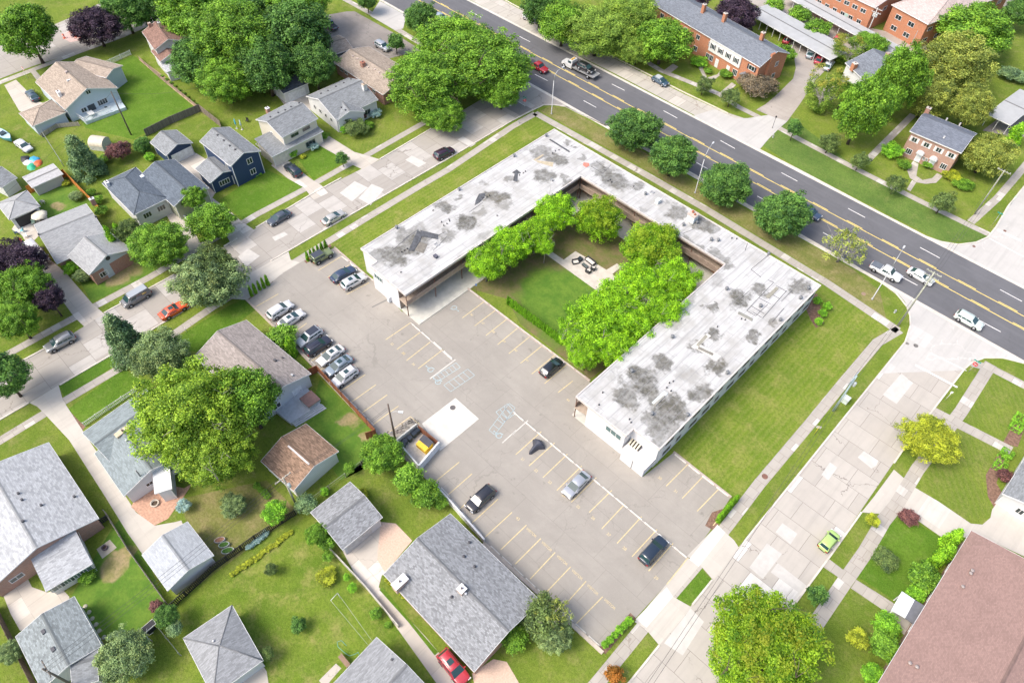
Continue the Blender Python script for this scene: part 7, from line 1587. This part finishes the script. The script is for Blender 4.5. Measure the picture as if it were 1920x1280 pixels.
# clothes line wires on the lawn
# ---------------------------------------------------------------- DUMPSTER ENCLOSURE
def wpt(px,py,z): v=P(px,py,z); return Vector((v.x,v.y,0))
eh=1.7
E=[wpt(743,824,eh),wpt(781,794,eh),wpt(823,828,eh),wpt(785,872,eh)]
en=thing('waste_enclosure','walled waste enclosure of white block with brown gate beside the concrete pad','enclosure',tuple(E[0]))
def lw(a,b,h,th,mat,name):
    a=a-E[0];b=b-E[0]; L=(b-a).length; return MB().box(0,L,-th/2,th/2,0,h).obj(name,mat,en,tuple(a),math.atan2((b-a).y,(b-a).x))
ww=plain((.70,.72,.76),.8)
lw(E[0],E[1],eh,.22,plain((.55,.55,.50),.85),'wall'); lw(E[3]-(E[3]-E[0]).normalized()*0,E[0],eh-.01,.2,plain((.60,.61,.60),.85),'wall'); lw(E[2],E[3],eh+.01,.24,ww,'wall'); lw(E[1]+(E[2]-E[1])*.06,E[2]-(E[2]-E[1])*.05,eh-.1,.08,wood((.22,.09,.05)),'gate')
MB().prism([tuple((p-E[0])[:2]) for p in E],.02,.05).obj('floor_slab',plain((.55,.52,.47),.9),en)
def bin_(px,py,rz,label):
    c=P(px,py,1.0); t=thing('wheelie_bin',label,'bin',(c.x,c.y,.05),rz,'dark wheelie bins inside the enclosure')
    MB().add([(-.25,-.25,0),(.25,-.25,0),(.25,.25,0),(-.25,.25,0),(-.34,-.36,.95),(.34,-.36,.95),(.34,.36,.95),(-.34,.36,.95)],[(3,2,1,0),(4,5,6,7),(0,1,5,4),(1,2,6,5),(2,3,7,6),(3,0,4,7)]).obj('tub',plain((.03,.06,.05),.5),t)
    MB().add([(-.37,-.4,.96),(.37,-.4,.96),(.37,.42,.96),(-.37,.42,.96),(-.33,-.34,1.06),(.33,-.34,1.06),(.33,.36,1.06),(-.33,.36,1.06)],[(3,2,1,0),(4,5,6,7),(0,1,5,4),(1,2,6,5),(2,3,7,6),(3,0,4,7)]).obj('lid',plain((.025,.035,.05),.4),t)
    MB().tube([(-.3,.4,.9),(.3,.4,.9)],.025,6).obj('handle',blk,t)
for x,y,l in [(782,806,'dark wheelie bin in the far corner of the enclosure'),(776,812,'dark wheelie bin second from the gate'),(768,820,'grey-green wheelie bin in the middle of the row'),(759,826,'dark wheelie bin fourth from the gate'),(755,833,'dark wheelie bin at the near end of the row')]: bin_(x,y,R(90),l)
c=P(796,834,.8); a_=E[2]-E[1]; th=math.atan2(a_.y,a_.x)
ds=thing('dumpster','yellow front-load dumpster with black ribbed lids inside the enclosure','dumpster',(c.x,c.y,.05),th)
MB().add([(-1.0,-.75,0),(1.0,-.75,0),(1.0,.75,0),(-1.0,.75,0),(-1.0,-.85,1.05),(1.0,-.85,1.05),(1.0,.85,1.45),(-1.0,.85,1.45)],[(3,2,1,0),(4,5,6,7),(0,1,5,4),(1,2,6,5),(2,3,7,6),(3,0,4,7)]).box(-1.1,-1.0,-.5,.5,.6,.75).box(1.0,1.1,-.5,.5,.6,.75).obj('tub',plain((.78,.50,.02),.5),ds)
for s_ in (0,1):
    mb=MB(); x0=-1.02+s_*1.03; mb.add([(x0,-.1,1.25),(x0+1.0,-.1,1.25),(x0+1.0,.95,1.50),(x0,.95,1.50),(x0,-.1,1.31),(x0+1.0,-.1,1.31),(x0+1.0,.95,1.56),(x0,.95,1.56)],[(3,2,1,0),(4,5,6,7),(0,1,5,4),(1,2,6,5),(2,3,7,6),(3,0,4,7)])
    for k in range(5): xx=x0+.1+k*.19; mb.add([(xx,-.08,1.32),(xx+.06,-.08,1.32),(xx+.06,.92,1.55),(xx,.92,1.55),(xx,-.08,1.35),(xx+.06,-.08,1.35),(xx+.06,.92,1.59),(xx,.92,1.59)],[(4,5,6,7),(0,1,5,4),(1,2,6,5),(2,3,7,6),(3,0,4,7)])
    mb.obj('lid',plain((.05,.055,.075),.45),ds)
# bicycles at the timber rack
rk=P(745,800); rack=thing('bicycle_rack','pale timber frame rack around parked bicycles beside the enclosure','rack',(rk.x,rk.y,0)); tm_=plain((.66,.55,.40))
rp=[P(739,803,.9),P(768,781,.9),P(781,791,.9)]
mb=MB()
for p_ in rp+[rp[0].lerp(rp[1],.5)]: q=p_-rk; mb.box(q.x-.05,q.x+.05,q.y-.05,q.y+.05,0,.9)
mb.obj('posts',tm_,rack); MB().tube([p_-rk for p_ in rp],.05,6).obj('rail',tm_,rack)
def bike(px,py,rz,label,c_):
    b=P(px,py); t=thing('bicycle',label,'bicycle',(b.x,b.y,0),rz,'bicycles in the timber rack'); fm=plain(c_,.4)
    for x in (-.5,.5):
        w_=bpy.data.objects.new('wheel',None); link(w_); w_.parent=t; w_.location=(x,0,.34)
        ring=[(x0*.33,0,z0*.33) for x0,z0 in [(math.cos(a),math.sin(a)) for a in np.linspace(0,2*math.pi,17)]]; MB().tube(ring,.022,6,False).obj('tyre',blk,w_); mb=MB()
        for a in np.linspace(0,math.pi,5)[:-1]: mb.tube([(math.cos(a)*.31,0,math.sin(a)*.31),(-math.cos(a)*.31,0,-math.sin(a)*.31)],.004,3)
        mb.obj('spokes',chrome,w_)
    mb=MB().tube([(-.5,0,.34),(-.05,0,.32),(.33,0,.85),(-.15,0,.85),(-.05,0,.32)],.02,6).tube([(-.5,0,.34),(-.15,0,.85)],.015,6).tube([(.5,0,.34),(.36,0,.95)],.018,6); mb.obj('frame',fm,t)
    MB().tube([(.30,-.28,1.0),(.37,-.1,1.0),(.37,.1,1.0),(.30,.28,1.0)],.016,6).obj('handlebar',blk,t); MB().add([(-.3,-.08,.92),(.0,-.03,.92),(.0,.03,.92),(-.3,.08,.92),(-.3,-.08,.97),(.0,-.03,.96),(.0,.03,.96),(-.3,.08,.97)],[(3,2,1,0),(4,5,6,7),(0,1,5,4),(1,2,6,5),(2,3,7,6),(3,0,4,7)]).obj('saddle',blk,t)
for x,y,c_,l in [(749,812,(.12,.02,.03),'dark red bicycle nearest the wooden pole'),(758,804,(.03,.03,.04),'black bicycle in the middle of the rack'),(770,795,(.04,.06,.05),'dark green bicycle near the rack corner'),(775,792,(.05,.05,.06),'dark bicycle by the enclosure wall corner'),(731,815,(.05,.2,.5),'blue bicycle at the near end of the rack')]: bike(x,y,R(50),l,c_)
# ---------------------------------------------------------------- COURTYARD PATIO
poly('patio',[(1003,462),(1018,461),(1057,487),(1079,471),(1137,506),(1157,494),(1165,501),(1148,514),(1166,526),(1127,550),(1117,544)],6.2,plain((.54,.50,.44),.9,0,.1,1))
cush=plain((.66,.62,.56),.9); wick=plain((.035,.037,.042),.7)
def seat(px,py,rz,w_,label,name='patio_chair',cat='chair',group='dark wicker patio furniture'):
    b=P(px,py,.3); t=thing(name,label,cat,(b.x,b.y,.025),rz,group)
    MB().box(-w_/2,w_/2,-.4,.4,.0,.32).obj('base',wick,t); MB().box(-w_/2,w_/2,.30,.42,.321,.75).obj('backrest',wick,t)
    for s_ in (-1,1): MB().box(s_*(w_/2)-.06,s_*(w_/2)+.06,-.4,.3,.321,.58).obj('armrest',wick,t)
    MB().box(-w_/2+.08,w_/2-.08,-.38,.28,.325,.44).obj('cushion',cush,t)
seat(1079,491,R(60),1.2,'wide dark wicker armchair with pale cushion at the left of the patio'); seat(1107,490,R(-5),2.1,'long wicker sofa with cream cushions at the back of the patio','sofa','sofa'); seat(1103,508,R(185),.9,'wicker armchair with cream cushion at the front of the patio'); seat(1112,503,R(200),.8,'smaller wicker chair beside the front armchair')
def tbl(px,py,rz,w_,d_,h,label,c_):
    b=P(px,py,h); t=thing('patio_table',label,'table',(b.x,b.y,.025),rz,'dark wicker patio furniture'); MB().box(-w_/2,w_/2,-d_/2,d_/2,h-.06,h).obj('table_top',plain(c_,.4),t); MB().box(-w_/2+.05,w_/2-.05,-d_/2+.05,d_/2-.05,0,h-.06).obj('base',wick,t)
tbl(1097,497,R(-5),1.3,.6,.42,'low dark coffee table in the middle of the patio seating',(.10,.12,.12)); tbl(1088,484,R(0),.8,.8,.6,'dark square storage table between armchair and sofa',(.03,.04,.05))
# ---------------------------------------------------------------- SMALL YARD THINGS
def firepit(px,py,r_,c_,label):
    b=P(px,py); t=thing('fire_pit',label,'fire pit',(b.x,b.y,.03)); MB().lathe([(r_,0),(r_,.3),(r_*.72,.3),(r_*.70,.04)],20).obj('ring',plain(c_,.9),t); MB().lathe([(r_*.7,.02),(r_*.7,.06)],16).obj('ash_bed',plain((.10,.07,.05),1),t)
firepit(291,944,.62,(.52,.46,.38),'round stone fire pit on the brick patio'); firepit(197,1027,.4,(.13,.10,.12),'small dark fire ring on the square slab in the yard')
poly('slab',[(181,1029),(206,1011),(219,1026),(192,1047)],3.5,plain((.42,.38,.31),.9))
poly('path',[(1,1),(2,2),(3,3)],1,mulch) if False else None
for i,(x,y) in enumerate([(160,1136),(167,1147),(173,1159),(180,1170),(186,1182),(195,1194)]):
    b=P(x,y); o=MB().lathe([(.30,0),(.28,.05),(.05,.055)],12).obj('stepping_stone',plain((.42,.40,.30),.9),None,(b.x,b.y,0)); tag(o,'round stepping stone in the curved row beside the green-grey garage','stepping stone','stepping stones beside the garage')
def planter(x,y,w_,d_,c_,label,soil=(.05,.12,.02)):
    b=P(x,y,.3); t=thing('planter',label,'planter',(b.x,b.y,0),R(60)); mb=MB()
    prof=[(math.cos(a)*w_/2,math.sin(a)*d_/2) for a in np.linspace(0,2*math.pi,17)[:-1]]; mb.prism(prof,0,.45); mb.obj('trough',plain(c_,.5),t); MB().prism([(p[0]*.85,p[1]*.85) for p in prof],.44,.47).obj('soil',plain(soil,1,0,.4,6),t)
planter(412,1012,1.5,.8,(.45,.42,.42),'grey oval trough planter with brown soil by the pale garage',(.25,.13,.08)); planter(420,1021,1.5,.8,(.42,.46,.44),'middle oval trough planter with green plants'); planter(427,1032,1.7,.9,(.42,.46,.44),'nearest oval trough planter full of green leaves')
# kayaks / boat and clutter at left edge
b=P(10,260); bt=thing('boat','turquoise and white boat on a trailer at the left edge','boat',(b.x,b.y,.5),R(10)); 
mb=MB(); vs=[];xs_=[-2.6,-1.5,0,1.5,2.4,2.9]; ws=[.75,.95,1,.85,.4,.02]
for x,w_ in zip(xs_,ws): vs+=[(x,-w_,.8),(x,-w_*.8,.1),(x,0,-.1),(x,w_*.8,.1),(x,w_,.8)]
mb.add(vs,[(i*5+k,i*5+k+1,(i+1)*5+k+1,(i+1)*5+k) for i in range(5) for k in range(4)]+[(0,1,2,3,4)],True); mb.obj('hull',plain((.10,.40,.50),.3),bt)
mb=MB(); mb.add([(x,s_*w_*.97,.8) for x,w_ in zip(xs_,ws) for s_ in (-1,1)],[(2*i,2*i+2,2*i+3,2*i+1) for i in range(5)]); mb.obj('deck',plain((.45,.62,.68),.4),bt); MB().box(-.4,.8,-.6,.6,.8,1.1).obj('windshield',glass(),bt)
b=P(57,307); cl=[((.02,.02,.025),'black tarpaulin heap'),((.70,.72,.72),'white sheet heap'),((.03,.40,.22),'green tarpaulin heap'),((.05,.35,.60),'blue plastic heap'),((.6,.12,.03),'orange plastic barrel')]
for i,(c_,l) in enumerate(cl):
    q=P(46+i*6,296+((i*7)%20),.3); rr=random.Random(i); mb=MB(); vs=[];n=9
    for j,(rf,z) in enumerate(((1.2,0),(.95,.2),(.5,.38),(.05,.42))):
        for k in range(n): a=2*math.pi*k/n; r_=(.8)*rf*rr.uniform(.7,1.25); vs.append((r_*math.cos(a)*1.3,r_*math.sin(a),z*rr.uniform(.8,1.1)))
    mb.add(vs,[(j*n+k,j*n+(k+1)%n,(j+1)*n+(k+1)%n,(j+1)*n+k) for j in range(3) for k in range(n)],True); o=mb.obj('tarpaulin_heap',plain(c_,.5),None,(q.x,q.y,0)); tag(o,l+' in the cluttered yard near the white sedan','tarpaulin')
# dome shed
b=P(190,275); t=thing('dome_shed','small beige arched-roof shed in front of the red-leaved shrub','shed',(b.x,b.y,0),R(35)); mb=MB(); arc=[(math.cos(a)*1.5,math.sin(a)*1.2+1.1) for a in np.linspace(0,math.pi,11)]
mb.add([(-1.6,y,z) for y,z in arc]+[(1.6,y,z) for y,z in arc],[(i,i+1,12+i,11+i) for i in range(10)]); mb.obj('roof',plain((.58,.52,.42),.6),t); MB().box(-1.55,1.55,-1.45,1.45,0,1.1).add([(x,y*.96,z-.02) for x in(1.56,) for y,z in arc],[tuple(range(11))]).obj('wall',plain((.5,.5,.48)),t)
# umbrella and patio clutter by open garage
def umbrella(px,py,c_,label,r_=1.5,closed=False):
    b=P(px,py,2.2); t=thing('parasol',label,'parasol',(b.x,b.y,0)); MB().lathe([(.25,0),(.25,.08),(.03,.1),(.025,2.35)],8).obj('pole',plain((.5,.5,.5)),t)
    if closed: MB().lathe([(.02,2.5),(.12,2.2),(.2,1.2),(.08,1.0)],8).obj('canopy',plain(c_),t)
    else: MB().lathe([(.02,2.5),(r_*.5,2.25),(r_,1.95),(r_*.99,1.88),(.05,2.35)],8).obj('canopy',plain(c_),t)
umbrella(72,401,(.66,.62,.50),'open cream parasol in front of the open garage'); umbrella(439,225,(.1,.45,.6),'closed blue garden parasol below the tree cluster',closed=True); umbrella(449,227,(.45,.6,.7),'closed pale garden parasol right of the blue one',closed=True)
def gchair(px,py,c_,label,rz=0):
    b=P(px,py,.4); t=thing('garden_chair',label,'chair',(b.x,b.y,.02),rz,'garden chairs around the houses'); m_=plain(c_,.6); MB().box(-.28,.28,-.26,.26,.40,.46).obj('seat',m_,t); MB().box(-.28,.28,.22,.28,.46,.95).obj('backrest',m_,t)
    for x in (-.24,.24):
        for y in (-.22,.24): MB().box(x-.03,x+.03,y-.03,y+.03,0,.40).obj('leg',m_,t)
for x,y,c_,l in [(48,442,(.7,.7,.7),'white garden chair in the clutter left of the brick ranch'),(41,432,(.2,.5,.6),'turquoise garden chair in the clutter left of the brick ranch'),(30,436,(.1,.15,.25),'dark blue chair at the edge of the clutter'),(80,414,(.05,.05,.06),'black chair under the cream parasol'),(62,417,(.4,.55,.45),'pale green chair beside the cream parasol'),(38,452,(.45,.1,.05),'rust-red chair at the bottom of the clutter'),(463,226,(.03,.03,.03),'black garden chair right of the closed parasols'),(80,378,(.7,.7,.7),'white chair on the lawn behind the brick ranch'),(166,205,(.7,.7,.7),'white chair at the left end of the railed deck'),(200,203,(.05,.07,.06),'dark chair in the middle of the railed deck'),(226,195,(.7,.72,.72),'white chair at the right end of the railed deck'),(417,344,(.05,.05,.05),'dark porch chair in front of the navy house'),(1172,528,(.02,.02,.02),'single black chair at the right edge of the courtyard patio')]: gchair(x,y,c_,l,R(30*((x*7)%12)))
# deck table and umbrella-like cover
b=P(170,212,1.4); t=thing('outdoor_table','pale covered dining table on the railed deck','table',(b.x,b.y,.7)); MB().box(-.9,.9,-.6,.6,.66,.74).obj('table_top',plain((.6,.62,.6)),t); MB().box(-.06,.06,-.06,.06,0,.66).obj('leg',plain((.5,.5,.5)),t)
# traffic cones / barrels near the round patch
for i,(x,y) in enumerate([(121,72),(133,60),(136,62),(141,68),(143,70),(152,74),(160,62)]):
    b=P(x,y); t=thing('traffic_barrel','orange and white traffic barrel around the round patch at the upper left','traffic barrel',(b.x,b.y,.02),0,'traffic barrels around the round patch'); MB().lathe([(.34,0),(.34,.08),(.26,.1),(.22,1.0),(.1,1.02)],12).obj('barrel',plain((.72,.12,.05),.5),t); MB().lathe([(.255,.35),(.245,.5)],12).lathe([(.24,.65),(.232,.8)],12).obj('band',wt,t)
# hose on lawn
hp=[P(*q)+Vector((0,0,.03)) for q in [(650,1210),(640,1200),(632,1203),(634,1212),(645,1222),(655,1229),(665,1226),(672,1222),(674,1228)]]; o=MB().tube(hp,.03,5).obj('garden_hose',plain((.15,.42,.35),.5)); tag(o,'green garden hose curled on the lawn beside the bottom grey roof','hose')
# clothesline
c1=P(633,1111,2.0); t=thing('clothes_line','white wire clothes line stretched over the wide lawn','clothes line',(c1.x,c1.y,0)); MB().lathe([(.04,0),(.04,2.0)],6).obj('post',plain((.6,.6,.6)),t); q1=P(633,1111,2)-c1; a_=P(620,1125,2)-c1; b_=P(690,1208,2)-c1; c_=P(697,1200,2)-c1; z2=Vector((0,0,2)); MB().tube([a_+z2,Vector((0,0,2))],.04,6).obj('crossbar',plain((.6,.6,.6)),t); MB().tube([a_+z2,b_+z2],.012,4).tube([Vector((0.1,0,2)),c_+z2],.012,4).obj('line',plain((.65,.65,.65)),t)
b=P(606,1252); o=None
pl=thing('picnic_bench','brown wooden bench beside the bottom grey roof','bench',tuple(P(646,1240))); MB().box(-.9,.9,-.25,.25,.42,.5).obj('seat',plain((.25,.17,.12)),pl); MB().box(-.9,.9,.25,.32,.5,.95).obj('backrest',plain((.25,.17,.12)),pl)
for x in (-.8,.8): MB().box(x-.05,x+.05,-.22,.3,0,.42).obj('leg',plain((.25,.17,.12)),pl)
poly('patio',[(598,1275),(630,1243),(640,1252),(620,1275),(610,1290)],3.5,c_dr)
# white post leaning sign near lower left sidewalk
b=P(350,622); o=MB().lathe([(.05,0),(.04,1.2)],8).obj('marker_post',plain((.74,.74,.72)),None,(b.x,b.y,0)); tag(o,'short white marker post on the verge below the orange coupe','post')
t=thing('flag_pole','small white pole with red and white flag by the pale blue house walk','flag',tuple(P(52,147))); MB().lathe([(.04,0),(.03,3.2)],8).obj('pole',plain((.7,.7,.7)),t)
for k in range(5): MB().box(0,.9,-.01,.01,2.2+k*.18,2.2+k*.18+.17).obj('flag_stripe',rd if k%2==0 else wt,t)
# van emblem (small gold oval on both sides) and lid for dog kennel
for o_ in [x for x in bpy.data.objects if x.get('label','').startswith('grey panel van')]:
    for s_ in (-1,1): MB().lathe([(.42,0),(.42,.012)],16,(0,0,0),Matrix.Rotation(R(90)*-s_,4,'X')@Matrix.Diagonal((1,.45,1,1))).obj('emblem',plain((.45,.33,.12),.6),o_,(-1.3,s_*.985,1.5))
t=thing('trampoline_frame','round black trampoline in the shaded yard behind the cream split-level house','trampoline',tuple(P(262,250))) if False else None
# birdhouse antenna by round tree at bottom left
b=P(275,1193,2); t=thing('tv_antenna','white spiky antenna on a black shed roof beside the round tree','antenna',(b.x,b.y,0)); MB().lathe([(.05,0),(.04,2.2)],8).obj('mast',plain((.6,.6,.6)),t); mb=MB()
for a in range(5): mb.tube([(0,0,2.0),(math.cos(a*1.26)*.9,math.sin(a*1.26)*.9,2.3)],.02,4)
mb.obj('arms',plain((.75,.75,.75)),t)
h=House('shed','small black flat shed between the round tree and the fence corner','shed'); h.block((266,1190),(292,1168),(288,1158),1.8,.05,'flat',plain((.03,.03,.035)),plain((.025,.025,.03)))
# tall far carports' third lawn etc. fine
